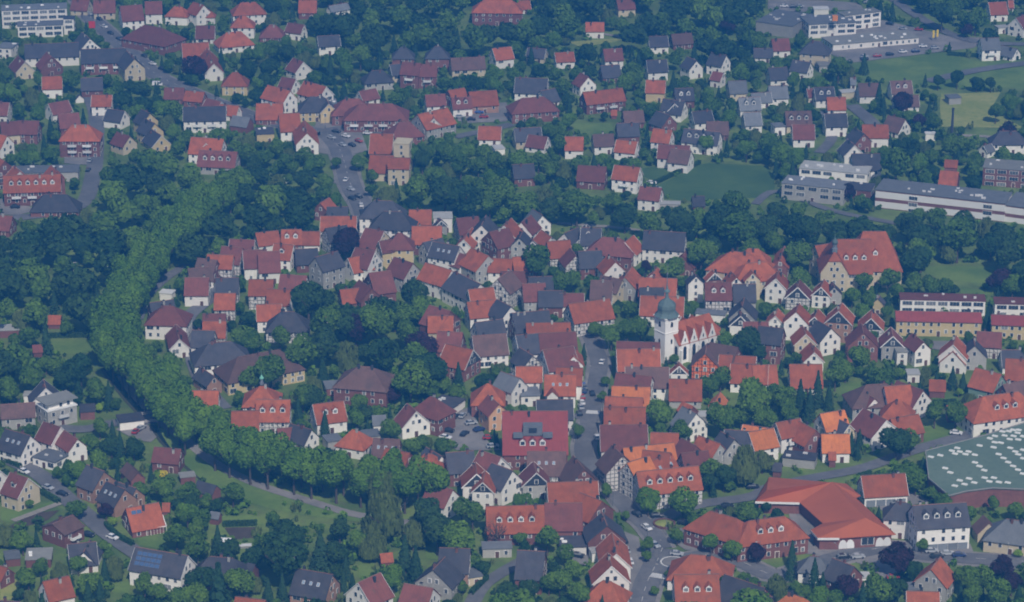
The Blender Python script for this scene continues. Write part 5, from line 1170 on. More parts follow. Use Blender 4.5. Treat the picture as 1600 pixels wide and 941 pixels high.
CARS=[
(25.2,963.9,100,"blue","0 6 2 6"),
(25.2,958.7,100,"navy","0 22 2 6"),
(24.5,953.2,100,"red","0 85 2 6"),
(24.3,948.1,100,"white","1 171 2 6"),
(28.8,917.1,95,"white","2 171 2 6"),
(44.5,831.9,-60,"silver","2 108 3 9"),
(51,825.7,-15,"silver","1 108 3 9"),
(20.4,824.5,-20,"dark","0 5 4 25"),
(46.2,853.8,5,"dark","2 5 3 9"),
(54.5,848.5,-25,"dark","0 5 1 35"),
(69,861.1,0,"dark","1 5 3 35"),
(78.4,876.4,5,"dark","2 5 3 35"),
(28.8,882.6,120,"navy","0 22 2 25"),
(130.1,827.7,5,"silver","1 108 4 5"),
(131.2,823.8,5,"dark","0 5 4 5"),
(117.3,865.5,4,"vanblue","0 7 2 4"),
(110.7,803.8,20,"white","0 171 4 5"),
(116,809.1,5,"red","0 85 4 5"),
(-19.6,935.6,70,"dark","0 5 1 6"),
(-17,936.2,70,"silver","2 108 1 6"),
(-21.6,923.1,-20,"dark","2 5 3 27"),
(-7.8,916.8,0,"red","0 85 1 6"),
(-6.5,909.6,10,"silver","0 108 3 27"),
(-16.1,920.4,60,"dark","1 5 3 27"),
(-120.8,1022.2,85,"white","0 171 3 7"),
(-120.6,1016.7,85,"red","0 85 1 7"),
(-146.1,936.5,20,"dark","0 5 2 23"),
(-127.9,922.4,75,"red","0 85 1 8"),
(-145.6,870.8,-30,"dark","2 5 1 24"),
(-132.9,839.7,-25,"dark","1 5 1 24"),
(150.9,921,-15,"white","0 171 3 3"),
(-67,1171.9,-50,"dark","2 5 3 14"),
(-64.4,1174.5,-50,"dark","3 5 3 14"),
(-62.1,1154.6,100,"dark","1 5 3 14"),
(-96.8,1192.8,60,"vanwhite","0 172 4 18"),
(-64.8,1264,-10,"white","1 171 1 20"),
(-75.1,1246.5,-50,"silver","0 108 1 20"),
(-70.8,1246.5,-50,"dark","0 5 1 20"),
(-80.7,1257.3,-40,"silver","0 108 2 18"),
(-201.8,1433.6,-50,"dark","1 5 2 32"),
(-196.1,1422.2,-50,"dark","2 5 2 32"),
(-190,1410.2,-50,"red","0 85 2 32"),
(-185.1,1409.1,-50,"silver","0 108 2 32"),
(-167.9,1341.3,0,"vanwhite","1 172 2 32"),
(-163.9,1374.4,0,"vanwhite","2 172 2 32"),
(-122.4,1204.3,80,"vanwhite","0 172 1 18"),
(-184.8,1159.8,0,"vanwhite","0 172 2 28"),
(-184,1154,0,"silver","0 108 4 28"),
(-206.6,1160.8,0,"dark","0 5 4 28"),
(203.4,1409.1,0,"white","2 171 2 12"),
(205.4,1440.4,-10,"red","2 85 2 12"),
(185.7,1494.7,0,"silver","1 108 2 12"),
(171.8,1385.8,10,"dark","0 5 2 33"),
(61.2,1185.2,0,"silver","0 108 2 30"),
(59.5,1192.8,0,"white","0 171 2 30"),
(101.1,1495.7,0,"white","0 171 1 33"),
(-23.8,1289.2,0,"silver","1 108 2 20"),
(-18.6,1285.5,0,"dark","1 5 2 20"),
(-12.8,1289.2,5,"red","0 85 2 20"),
(28.2,956.4,95,"dark","3 5 2 6"),
(-217.2,1470.4,-50,"silver","0 108 2 13"),
(-211,1460.9,-50,"dark","0 5 2 13"),
(-206.6,1445.9,-50,"white","1 171 2 32"),
(-179.9,1391.6,-55,"dark","3 5 2 32"),
(-174.3,1377.3,-40,"white","2 171 2 32"),
(-168.7,1368.8,-40,"dark","4 5 2 32"),
(-222.2,1483.3,-55,"white","0 171 2 13"),
(-79,1267,-30,"dark","0 5 1 34"),
(-74.3,1259.7,-40,"white","0 171 4 34"),
(-68.2,1252.5,-50,"red","0 85 1 20"),
(-21.8,1299.4,0,"silver","2 108 2 20"),
(-15.1,1296.8,0,"blue","0 6 2 20"),
(-8.5,1299.4,0,"dark","2 5 2 20"),
(-17.4,1304.5,0,"white","0 171 2 20"),
(172.3,1390.1,10,"silver","0 108 2 33"),
(178.7,1391.6,10,"red","1 85 2 12"),
(185.3,1394.5,10,"dark","2 5 2 12"),
(192.2,1398.8,10,"white","1 171 2 12"),
(198.7,1400.3,10,"navy","0 22 2 12"),
(208.9,1406.1,10,"silver","0 108 3 21"),
(192.2,1451.5,-35,"dark","1 5 2 12"),
(197.6,1442.2,-35,"silver","2 108 2 12"),
(141.4,1486.5,0,"white","0 171 1 12"),
(146.2,1484.9,0,"dark","0 5 1 12"),
(149.6,1485.9,0,"silver","0 108 1 12"),
(134.8,825.9,5,"silver","2 108 4 5"),
(138.2,824.7,5,"navy","0 22 4 5"),
(102.3,823.6,10,"dark","0 5 4 4"),
(106.8,823.6,10,"silver","0 108 4 4"),
(123.5,863,5,"dark","0 5 1 5"),
(-14,929.7,20,"silver","1 108 1 6"),
(-22.5,917.1,-20,"white","0 171 3 27"),
(-11.2,924,30,"navy","0 22 1 6"),
(25.6,960.9,98,"dark","2 5 2 6"),
(23.9,944,98,"silver","0 108 2 6"),
(23.3,938.2,98,"dark","1 5 2 6"),
(32.4,986.2,80,"white","0 171 1 0"),
(35.1,835.2,100,"dark","0 5 1 9"),
(35.6,828.2,98,"silver","0 108 1 9"),
(36.3,820.2,98,"white","0 171 1 9"),
(56.7,835.2,90,"dark","1 5 3 9"),
(42.5,844.7,-60,"white","0 171 3 9"),
(39.9,855,-55,"dark","3 5 3 9"),
(-160.7,888.5,-40,"white","0 171 4 23"),
(-150.9,875.6,-38,"silver","0 108 1 24"),
(-125.1,837.6,-35,"white","0 171 1 24"),
(-126.5,925.4,60,"silver","0 108 1 8"),
(-183,1210.6,85,"dark","0 5 2 28"),
(-184.1,1224.2,85,"silver","0 108 2 28"),
(-71,1197.2,80,"white","2 171 1 20"),
(-68.3,1184.1,-50,"silver","0 108 4 20"),
(-62.9,1162.9,100,"white","0 171 3 14"),
]
ROADS=[([(-234.8,1529.1),(-219.8,1476.3),(-205.4,1441.3),(-187.1,1397.2),(-170.3,1360.0),(-154.0,1336.1),(-133.5,1309.9),(-110.8,1284.6),(-86.4,1267.9)],9),([(-98.4,1253.5),(-86.4,1267.9),(-79.3,1253.5),(-74.4,1231.9),(-68.7,1191.6),(-62.5,1164.3),(-59.3,1141.4),(-56.4,1123.9),(-49.6,1102.3)],9),([(-86.4,1267.9),(-69.5,1274.7),(-45.8,1260.2),(-31.7,1269.8)],7),([(-197.9,1325.5),(-190.8,1294.6),(-183.6,1240.3),(-180.3,1204.8),(-179.4,1167.7),(-190.7,1153.6),(-215.8,1145.4)],7),([(28.5,1017.6),(30.4,1001.4),(31.4,985.6),(29.9,967.2),(27.8,943.6),(25.8,926.6),(24.0,906.3),(27.5,891.4),(32.9,874.4),(37.9,858.5),(42.9,846.4),(46.8,830.8)],6.3),([(46.8,830.8),(43.5,816.2),(40.7,805.1),(37.6,785.7)],8),([(46.5,824.4),(52.3,822.5),(62.0,826.2),(70.9,820.7),(80.0,811.7),(90.3,817.1),(100.9,824.4),(119.6,832.2),(126.8,826.2),(161.6,820.7)],7.5),([(42.9,846.4),(53.2,858.5),(61.8,864.4),(77.6,869.9),(84.5,877.5),(98.7,884.7),(116.5,893.0),(137.7,909.5),(181.1,937.9)],5.5),([(-122.0,1027.6),(-118.8,1011.1),(-114.9,988.7),(-108.6,964.2),(-99.9,943.6)],6),([(-122.0,1027.6),(-120.6,1037.7),(-115.0,1054.3),(-111.3,1072.8),(-107.9,1091.1)],6),([(-140.3,1030.9),(-139.9,1054.3),(-134.5,1076.4),(-127.9,1091.8)],4.5),([(-158.6,927.7),(-146.3,925.5),(-136.1,931.1),(-126.4,932.2),(-117.4,936.8),(-103.6,935.1)],6),([(-176.0,907.4),(-166.0,898.3),(-155.9,887.8),(-145.0,870.4),(-135.7,855.6),(-128.0,843.0),(-118.4,829.9),(-111.3,820.7)],6.5),([(-13.3,785.7),(-9.3,802.9),(-4.3,811.7),(2.4,820.7),(9.9,829.9)],5),([(22.0,935.1),(27.8,943.6)],5),([(101.6,1166.0),(112.4,1183.0),(132.8,1157.7),(157.4,1141.4)],4),([(-25.8,1260.2),(-11.5,1269.8),(0.0,1279.6)],6),([(157.2,1309.9),(163.2,1284.6),(164.4,1269.8)],7),([(198.0,1349.0),(225.3,1368.8),(262.2,1385.8)],7),([(194.5,1529.1),(209.9,1463.6),(229.8,1420.7),(267.1,1414.8)],6),([(144.3,1299.7),(143.3,1260.2),(135.2,1236.5)],5)]
PATHS=[([(-139.3,974.5),(-131.7,955.3),(-121.0,933.9),(-107.8,911.7),(-97.7,895.6),(-83.6,880.0),(-66.1,866.9),(-50.0,856.1),(-32.5,849.7)],4),([(18.4,1142.2),(26.2,1139.8),(39.2,1137.4),(52.1,1132.6)],3),([(197.5,1263.1),(212.2,1261.1),(233.8,1253.5)],3.5),([(41.9,1436.4),(54.6,1429.1)],3),([(-144.4,865.9),(-151.5,858.5),(-158.5,851.2)],2.5)]
WATERS=[([(-144.9,982.5),(-139.8,969.0),(-133.4,954.1),(-127.1,940.8)],4),([(-121.5,930.5),(-116.5,916.6),(-110.5,904.7),(-101.6,887.8),(-90.5,874.4),(-76.3,865.4)],4)]
PAVED=[[(-89.0,1286.6),(-69.9,1282.6),(-63.6,1240.3),(-74.4,1231.0),(-90.4,1240.3)],[(155.9,1398.4),(165.9,1382.0),(228.4,1408.6),(240.6,1426.5),(218.8,1431.0),(187.9,1463.5),(173.2,1441.7),(160.3,1426.5)],[(132.7,1482.7),(143.0,1476.2),(182.7,1482.7),(180.8,1495.7),(159.6,1502.3),(134.9,1509.0)],[(-26.4,1309.4),(-2.6,1314.6),(-0.4,1294.0),(-2.6,1284.0),(-24.4,1281.5)],[(-27.9,925.7),(-20.3,939.9),(-14.8,945.7),(-7.9,914.6),(-3.5,907.8),(-18.6,907.8)],[(88.5,857.7),(92.0,857.1),(97.6,846.2),(95.9,838.5),(101.9,830.8),(119.7,832.0),(123.1,827.4),(123.3,820.5),(113.0,809.2),(109.2,818.2),(101.0,825.1),(89.3,827.4),(87.7,836.7)],[(114.5,865.8),(120.2,869.5),(128.6,874.6),(134.9,867.0),(128.7,863.3),(120.6,855.9),(117.6,860.8)],[(126.4,833.2),(143.1,834.3),(143.2,825.1),(135.6,820.5),(125.0,822.8)],[(-215.1,1173.4),(-207.7,1169.2),(-196.7,1158.7),(-203.7,1152.5),(-211.7,1152.5)],[(-197.6,1240.3),(-183.5,1240.3),(-183.5,1219.5),(-195.0,1221.8)],[(-131.4,929.9),(-124.8,929.9),(-120.5,918.7),(-122.0,914.6),(-126.5,916.0),(-135.3,925.7)],[(53.3,846.2),(58.5,841.4),(58.3,829.7),(53.9,829.7),(49.7,836.7)],[(-76.8,1226.4),(-66.6,1219.5),(-67.7,1186.2),(-76.4,1195.0)],[(26.0,1010.3),(33.1,1011.1),(35.1,997.4),(32.4,984.8),(27.4,995.8)],[(34.9,843.8),(39.8,839.1),(40.5,809.2),(33.3,798.2),(35.3,813.7)],[(19.0,829.7),(23.9,827.4),(23.2,818.2),(18.3,821.6)],[(154.3,1008.7),(166.7,1008.7),(164.9,995.8),(153.2,1000.6)]]
LAWNS=[('m',[(61.9,1191.7),(81.7,1220.6),(86.0,1222.9),(111.2,1218.4),(113.1,1195.0),(108.1,1175.5),(87.7,1173.4),(72.6,1170.2),(64.2,1175.5)]),('m',[(56.7,1216.1),(70.5,1220.6),(69.3,1210.5),(61.8,1197.2),(56.2,1203.8)]),('g',[(165.7,1379.7),(211.3,1399.8),(227.9,1384.0),(258.3,1388.3),(249.5,1335.7),(231.2,1339.7),(197.2,1335.7),(175.7,1351.9),(165.5,1357.4)]),('y',[(201.6,1329.0),(229.9,1331.6),(222.7,1309.4),(227.6,1284.0),(231.9,1274.1),(194.5,1276.6),(198.5,1312.0)]),('y',[(28.0,1419.9),(51.4,1426.5),(64.7,1437.1),(52.4,1421.1),(34.2,1410.1)]),('g',[(27.7,1282.8),(46.0,1281.5),(44.8,1266.8),(28.9,1266.8)]),('g',[(-169.4,1008.7),(-153.2,1011.1),(-152.8,997.4),(-166.3,995.8)]),('g',[(161.4,1089.9),(190.4,1089.9),(182.4,1069.8),(168.2,1075.2),(161.7,1082.5)]),('g',[(115.0,965.6),(124.6,969.4),(124.0,958.9),(114.6,955.9)]),('g',[(146.4,958.2),(157.1,957.4),(155.2,948.6),(148.0,948.6)]),('g',[(139.4,929.9),(157.5,929.9),(151.0,918.7),(139.6,914.6)]),('g',[(-163.5,860.2),(-154.8,860.2),(-148.1,867.0),(-145.6,863.9),(-158.3,849.8),(-162.3,852.2)]),('y',[(-155.9,810.3),(-149.4,809.2),(-148.3,796.1),(-153.3,794.4)]),('g',[(-121.8,807.0),(-115.5,807.6),(-115.5,799.3),(-120.5,800.4)]),('g',[(-117.8,839.1),(-110.3,839.1),(-100.7,834.3),(-109.3,830.8),(-116.1,833.2)]),('g',[(-92.7,855.9),(-81.9,855.9),(-78.8,848.6),(-91.5,848.0)]),('g',[(-47.3,822.8),(-42.3,821.6),(-42.8,810.3),(-46.7,810.3)]),('g',[(-27.2,832.0),(-23.2,832.0),(-23.0,822.8),(-26.5,823.9)]),('g',[(-120.4,929.9),(-116.2,931.3),(-105.4,911.9),(-104.3,906.3),(-108.6,906.3)]),('g',[(-126.1,943.6),(-118.5,934.5),(-108.1,914.4),(-97.9,898.3),(-83.9,882.6),(-66.2,868.9),(-49.1,857.5),(-40.6,851.2),(-48.8,850.7),(-65.3,855.6),(-76.9,860.5),(-90.0,868.9),(-101.0,882.1),(-110.9,900.4),(-116.2,913.3),(-121.2,927.7)]),('g',[(149.0,864.5),(158.9,858.4),(155.6,853.5),(148.6,858.4)]),('g',[(172.9,1064.4),(186.2,1062.6),(184.2,1057.3),(172.0,1058.2)])]
SOILS=[[(-158.9,847.4),(-153.3,857.1),(-144.9,859.6),(-147.5,852.2),(-156.5,845.0)],[(-90.8,846.2),(-81.2,846.8),(-80.3,839.1),(-87.5,837.3)],[(-21.5,918.7),(-15.0,919.4),(-15.4,912.6),(-19.2,911.9)]]
MARKET_EAVE=[(77.5,856.6),(91.6,855.7),(97.4,839.9),(93.1,835.1),(94.8,829.2),(101.5,829.2),(119.3,831.9),(109.8,859.4),(111.6,861.0),(108.1,870.3)]
MARKET_RIDGE=[(80.9,856.1),(102.5,862.7),(106.9,845.6),(110.2,835.4)]
FACTORY=[(136.4,892.4),(134.5,870.0),(139.2,856.5),(145.2,860.0),(153.8,862.5),(164.3,861.5),(177.9,860.0),(189.8,926.9),(173.2,916.2),(158.3,905.8)]
FACTORY_LIGHTS=[(137.5,887.3),(140.8,888.6),(140.9,878.1),(142.1,874.6),(145.8,889.9),(144.3,868.3),(142.1,864.1),(145.4,865.3),(147.5,869.8),(148.7,866.6),(151.3,882.7),(152.3,879.7),(153.4,876.4),(152.6,870.4),(153.7,867.5),(155.6,870.4),(156.7,867.0),(159.5,866.6),(149.2,889.5),(152.2,889.0),(160.1,889.5),(161.2,886.3),(162.2,882.9),(163.3,879.8),(164.4,876.8),(165.5,873.6),(166.5,889.3),(167.6,886.0),(166.6,870.4),(167.6,867.2),(168.6,882.7),(145.1,892.3),(147.2,894.6),(147.6,891.6),(150.5,891.6),(154.9,896.7),(159.2,902.7),(160.3,899.4),(159.3,895.2),(164.3,908.5),(164.5,905.1),(166.5,908.8),(165.7,902.0),(167.4,904.7),(164.7,894.7),(165.9,891.6),(168.1,909.9),(170.0,909.9),(169.2,907.4),(168.5,901.7),(170.6,904.4),(162.3,899.0),(161.2,904.7),(168.7,893.0),(173.6,912.7),(173.7,907.2)]
HEDGES=[((-128.46509570928004,847.4047293901411),
(-123.53556474575444,838.4607173973951),'clipped hedge curving along the lower left lane'),
((-123.53556474575444,838.4607173973951),
(-118.04728294534593,832.5868994385506),'clipped hedge beside the lane above the solar roof'),
((-153.79292488131136,873.9681134517025),
(-145.6582163547774,864.5421129061324),'low hedge along the lane by the cream gabled house'),
((-91.39809180897394,847.4047293901411),
(-80.81322168610502,848.3683495655247),'dark straight hedge behind the allotment pavilion'),
((-171.960610053708,1012.2509626945326),
(-153.44416999207985,1013.2330513547975),'long dark hedge above the small left lawn'),
((-7.568143542737657,809.2189021586173),
(-12.307589517218942,798.2198195811245),'hedge along the narrow lane at the bottom'),
((137.26637682036406,880.9929380481212),
(140.407623027468,865.7888437669266),'hedge along the left side of the green hall roof'),
((-168.61688179041025,897.9877270923955),
(-162.45448466368944,892.6990114363138),'hedge below the blue-roofed white house'),
((118.05795024983752,887.4635621367656),
(113.47501037086985,884.218099200255),'hedge beside the fire garage roof'),
((61.62188598627241,1193.8613986646428),
(81.77656855089795,1221.781146296224),'pale hedge line along the playing field'),
((213.84711495325035,1395.4897691966069),
(247.11204347771928,1386.8517265835947),'hedge on the far side of the big meadow'),
((-177.33292415861487,987.9143374367133),
(-164.4699136282154,987.1311385616127),'hedge across the left allotments'),
((145.537278218334,947.1139570993803),
(154.6821971604799,948.5726964383275),'hedge below the small lawn near the right edge')]
LAMPS=[(24.5,1017.1,0.12,2,1,0),(34.9,992.0,-3.08,1,1,0),(25.9,966.2,-0.09,0,3,6),(31.3,939.5,3.03,2,2,6),(20.8,914.4,-0.09,1,2,6),(32.1,889.8,-2.84,3,2,6),(32.4,862.7,0.3,0,2,25),(48.5,840.3,-2.9,2,3,9),(42.1,831.9,-0.22,1,3,9),(45.5,804.3,2.89,0,4,9),(-219.7,1462.2,0.39,0,2,13),(-196.9,1434.8,-2.75,2,2,32),(-193.7,1399.4,0.39,1,2,32),(-170.1,1372.5,-2.72,3,2,32),(-161.9,1338.3,0.6,4,2,32),(-132.7,1317.5,-2.48,2,1,18),(-118.4,1285.2,0.73,1,1,18),(-84.3,1272.9,-2.17,2,2,18),(45.1,820.0,1.27,0,1,9),(76.3,821.8,-2.35,0,4,35),(100.0,818.3,2.17,0,4,4),(126.8,832.2,-2.27,0,1,5),(151.9,817.6,1.41,0,2,5),(-94.3,1250.1,2.45,1,2,18),(-76.7,1260.2,-2.68,0,1,34),(-79.2,1228.1,0.14,3,2,18),(-64.5,1199.9,-3.0,0,1,20),(-68.9,1168.6,0.22,0,3,14),(-53.9,1141.0,-2.98,0,3,15),(-57.4,1109.4,0.31,0,2,14)]
SPOTS={'zebra1': [(25.7,940.6),(30.4,939.9)],'zebra2': [(42.3,811.7),(47.3,809.7)],'ring': (49.6,820.7),'planter': (48.2,848.4),'arch': (54.8,837.3),'bridge': [(-130.7,937.3),(-118.4,941.3),(-129.8,930.2),(-117.6,933.9)],'chimney': (193.7,1240.3),'banner': [(210.3,1422.0),(212.5,1423.5)],'tent': (-89.6,833.2),'frame': (-84.2,832.0),'planter2': (51.1,843.8),'conserv': (-111.9,842.6),'flag': (185.0,1447.9),'balloonpole': (111.4,822.2),'sign': (-211.5,1437.1),'orange': (160.9,1422.9),'hedge': [(-171.4,1010.3),(-152.8,1012.7)],'wallA': [(141.3,868.3),(149.6,868.3),(165.5,867.7)]}
def label(code):
    if len(code.split())!=4 or not code[0].isdigit(): return code
    o,d,k,l=map(int,code.split())
    o='' if o==0 else (ORDINALS[o-1] if o<=10 else '%dth nearest'%o)+' '
    return o+DESCRIPTIONS[d]+' '+DIRECTIONS[k]+' '+LANDMARKS[l]
# ------------------------------------------------------------------ materials
def mat(name,rough=.85):
    m=bpy.data.materials.new(name); m.use_nodes=True; n=m.node_tree; b=n.nodes['Principled BSDF']; b.inputs['Roughness'].default_value=rough
    b.inputs['Specular IOR Level'].default_value=.25
    return m,n,b
def nd(n,t,**k):
    x=n.nodes.new(t)
    for a,v in k.items(): setattr(x,a,v)
    return x
def noise(n,scale,detail=3,vec=None,rough=.6):
    x=nd(n,'ShaderNodeTexNoise'); x.inputs['Scale'].default_value=scale; x.inputs['Detail'].default_value=detail; x.inputs['Roughness'].default_value=rough
    if vec is not None: n.links.new(vec,x.inputs['Vector'])
    return x
def ramp(n,src,a,b,ca,cb):
    r=nd(n,'ShaderNodeValToRGB'); r.color_ramp.elements[0].position=a; r.color_ramp.elements[1].position=b
    r.color_ramp.elements[0].color=(*ca,1); r.color_ramp.elements[1].color=(*cb,1); n.links.new(src,r.inputs[0]); return r
def mix(n,fac,a,b,mode='MIX'):
    x=nd(n,'ShaderNodeMix',data_type='RGBA',blend_type=mode)
    for s,v in ((0,fac),(6,a),(7,b)):
        if hasattr(v,'is_linked') or hasattr(v,'links'): n.links.new(v,x.inputs[s])
        elif s==0: x.inputs[0].default_value=v
        else: x.inputs[s].default_value=(*v,1)
    return x.outputs[2]
def maths(n,op,a,b=None,c=None):
    x=nd(n,'ShaderNodeMath',operation=op)
    for i,v in enumerate((a,b,c)):
        if v is None: continue
        if hasattr(v,'links'): n.links.new(v,x.inputs[i])
        else: x.inputs[i].default_value=v
    return x.outputs[0]
def varied(name,col,amp=.25,patch=.35,fine=2.2,rnd=.22,rough=.85,coord='UV',warm=None):
    m,n,b=mat(name,rough)
    tc=nd(n,'ShaderNodeTexCoord'); oi=nd(n,'ShaderNodeObjectInfo')
    off=nd(n,'ShaderNodeVectorMath',operation='ADD'); n.links.new(tc.outputs[coord],off.inputs[0])
    mul=nd(n,'ShaderNodeVectorMath',operation='SCALE'); n.links.new(oi.outputs['Location'],mul.inputs[0]); mul.inputs['Scale'].default_value=.37; n.links.new(mul.outputs[0],off.inputs[1])
    a=noise(n,patch,2,off.outputs[0]); f=noise(n,fine,2,off.outputs[0])
    v=maths(n,'MULTIPLY_ADD',maths(n,'SUBTRACT',a.outputs[0],.5),amp*2.4,1.0)
    v=maths(n,'MULTIPLY',v,maths(n,'MULTIPLY_ADD',maths(n,'SUBTRACT',f.outputs[0],.5),amp*1.6,1.0))
    v=maths(n,'MULTIPLY',v,maths(n,'MULTIPLY_ADD',maths(n,'SUBTRACT',oi.outputs['Random'],.5),rnd*2,1.0))
    cmb=nd(n,'ShaderNodeVectorMath',operation='SCALE'); cmb.inputs[0].default_value=col; n.links.new(v,cmb.inputs['Scale'])
    out=cmb.outputs[0]
    if warm:
        g=noise(n,.18,3,off.outputs[0]); r=ramp(n,g.outputs[0],.48,.72,(0,0,0),(1,1,1)); out=mix(n,maths(n,'MULTIPLY',r.outputs[0],.55),out,warm)
    if name.startswith('roof_') and 'tile' in name or name=='roof_slate':
        mp=nd(n,'ShaderNodeMapping'); mp.inputs['Scale'].default_value=(1.6,.22,1); n.links.new(off.outputs[0],mp.inputs['Vector'])
        st=noise(n,1.0,3,mp.outputs[0]); r=ramp(n,st.outputs[0],.52,.75,(0,0,0),(1,1,1)); out=mix(n,maths(n,'MULTIPLY',r.outputs[0],.5),out,tuple(c*.45+.02 for c in col))
        ms=noise(n,.5,4,off.outputs[0]); r=ramp(n,ms.outputs[0],.6,.72,(0,0,0),(1,1,1)); out=mix(n,maths(n,'MULTIPLY',r.outputs[0],.4),out,(.10,.10,.06))
    n.links.new(out,b.inputs['Base Color'])
    return m
def timber(name,infill,beam):
    m,n,b=mat(name,.9)
    tc=nd(n,'ShaderNodeTexCoord'); s=nd(n,'ShaderNodeSeparateXYZ'); n.links.new(tc.outputs['UV'],s.inputs[0])
    def bars(v,per,wd): return maths(n,'LESS_THAN',maths(n,'FRACT',maths(n,'DIVIDE',maths(n,'ADD',v,500.1),per)),wd/per)
    x=bars(s.outputs[0],1.45,.22); y=bars(s.outputs[1],1.38,.22)
    d=bars(maths(n,'ADD',s.outputs[0],maths(n,'MULTIPLY',s.outputs[1],.9)),5.8,.22)
    k=maths(n,'MAXIMUM',maths(n,'MAXIMUM',x,y),d)
    nz=noise(n,1.2,2,tc.outputs['UV']); inf=mix(n,maths(n,'MULTIPLY',nz.outputs[0],.35),infill,tuple(c*.7 for c in infill))
    n.links.new(mix(n,k,inf,beam),b.inputs['Base Color']); return m
ROOF={k:varied('roof_'+nm,c,amp,warm=wm) for k,nm,c,amp,wm in [
 ('R','red_tile',(.34,.095,.04),.36,(.20,.08,.045)),('O','orange_tile',(.56,.18,.05),.28,(.36,.11,.05)),('D','maroon_tile',(.19,.065,.05),.3,(.14,.06,.05)),
 ('B','brown_tile',(.15,.085,.07),.3,(.09,.07,.06)),('S','slate',(.068,.068,.08),.34,(.10,.085,.085)),('G','grey_sheet',(.16,.17,.18),.25,None),('L','pale_roof',(.42,.42,.40),.15,None),
 ('N','gravel_roof',(.22,.22,.20),.2,None),('W','white_sheet',(.7,.7,.68),.1,None),('C','cream_roof',(.5,.44,.3),.1,None),('P','crimson_tile',(.27,.060,.050),.16,None)]}
WALL={k:varied('wall_'+nm,c,amp,fine=1.0,rnd=rn,patch=.25) for k,nm,c,amp,rn in [
 ('W','white_render',(.80,.77,.71),.09,.12),('K','red_brick',(.20,.085,.065),.25,.2),('C','cream_render',(.56,.48,.33),.1,.12),('Y','yellow_render',(.58,.46,.24),.1,.08),
 ('N','grey_render',(.36,.35,.32),.15,.2),('T','tan_brick',(.36,.21,.14),.2,.15),('P','peach_render',(.62,.36,.2),.08,.05),('V','green_boards',(.2,.3,.23),.1,.05)]}
WALL['U']=WALL['W']
WALL['H']=timber('wall_half_timber',(.66,.64,.6),(.085,.065,.055)); WALL['F']=timber('wall_orange_timber',(.75,.19,.05),(.09,.03,.02))
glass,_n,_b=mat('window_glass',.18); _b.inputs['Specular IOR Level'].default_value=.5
_oi=nd(_n,'ShaderNodeObjectInfo'); _r=ramp(_n,_oi.outputs['Random'],.45,1.0,(.04,.05,.065),(.26,.27,.27)); _n.links.new(_r.outputs[0],_b.inputs['Base Color'])  # some panes lighter at random: reflections and curtains painted into the base colour
def plain(name,c,rough=.7,metal=0):
    m,n,b=mat(name,rough); b.inputs['Base Color'].default_value=(*c,1); b.inputs['Metallic'].default_value=metal; return m
white=varied('white_paint',(.74,.74,.72),.05); dark=varied('dark_boards',(.045,.05,.058),.2); brickdark=varied('chimney_brick',(.16,.075,.06),.25); concrete=varied('concrete',(.34,.33,.31),.15)
copper=varied('green_copper',(.125,.18,.175),.25); copperlight=varied('bright_copper',(.2,.5,.38),.12); ridge_cap=varied('ridge_tile',(.24,.13,.10),.3); solar=plain('solar_cells',(.07,.125,.25),.3); lead=varied('lead',(.16,.18,.2),.15)
# ------------------------------------------------------------------ mesh helpers
def mesh(name,V,Fc,mats,mi=None,uv=True,smooth=False):
    me=bpy.data.meshes.new(name); me.from_pydata([tuple(v) for v in V],[],Fc)
    for m in (mats if isinstance(mats,(list,tuple)) else [mats]): me.materials.append(m)
    if mi: me.polygons.foreach_set('material_index',mi)
    if smooth: me.polygons.foreach_set('use_smooth',[True]*len(me.polygons))
    if uv:
        l=me.uv_layers.new(name='UVMap'); data=[0.0]*(2*len(me.loops))
        for p in me.polygons:
            nn=p.normal; t=Vector((-nn.y,nn.x,0))
            if t.length<.05: t=Vector((1,0,0))
            t.normalize(); b=nn.cross(t)
            for li in p.loop_indices:
                c=me.vertices[me.loops[li].vertex_index].co; data[2*li]=c.dot(t); data[2*li+1]=c.dot(b)
        l.data.foreach_set('uv',data)
    me.update(); return me
def ob(name,me,parent=None,loc=(0,0,0),rz=0,rx=0,ry=0,scale=None):
    o=bpy.data.objects.new(name,me); sc.collection.objects.link(o); o.location=loc; o.rotation_euler=(rx,ry,rz)
    if scale is not None: o.scale=scale
    if parent: o.parent=parent
    return o
def thing(name,lab,cat,loc,rz=0,group=None):
    o=ob(name,None,None,loc,rz); o['label']=lab; o['category']=cat
    if group: o['group']=group
    return o
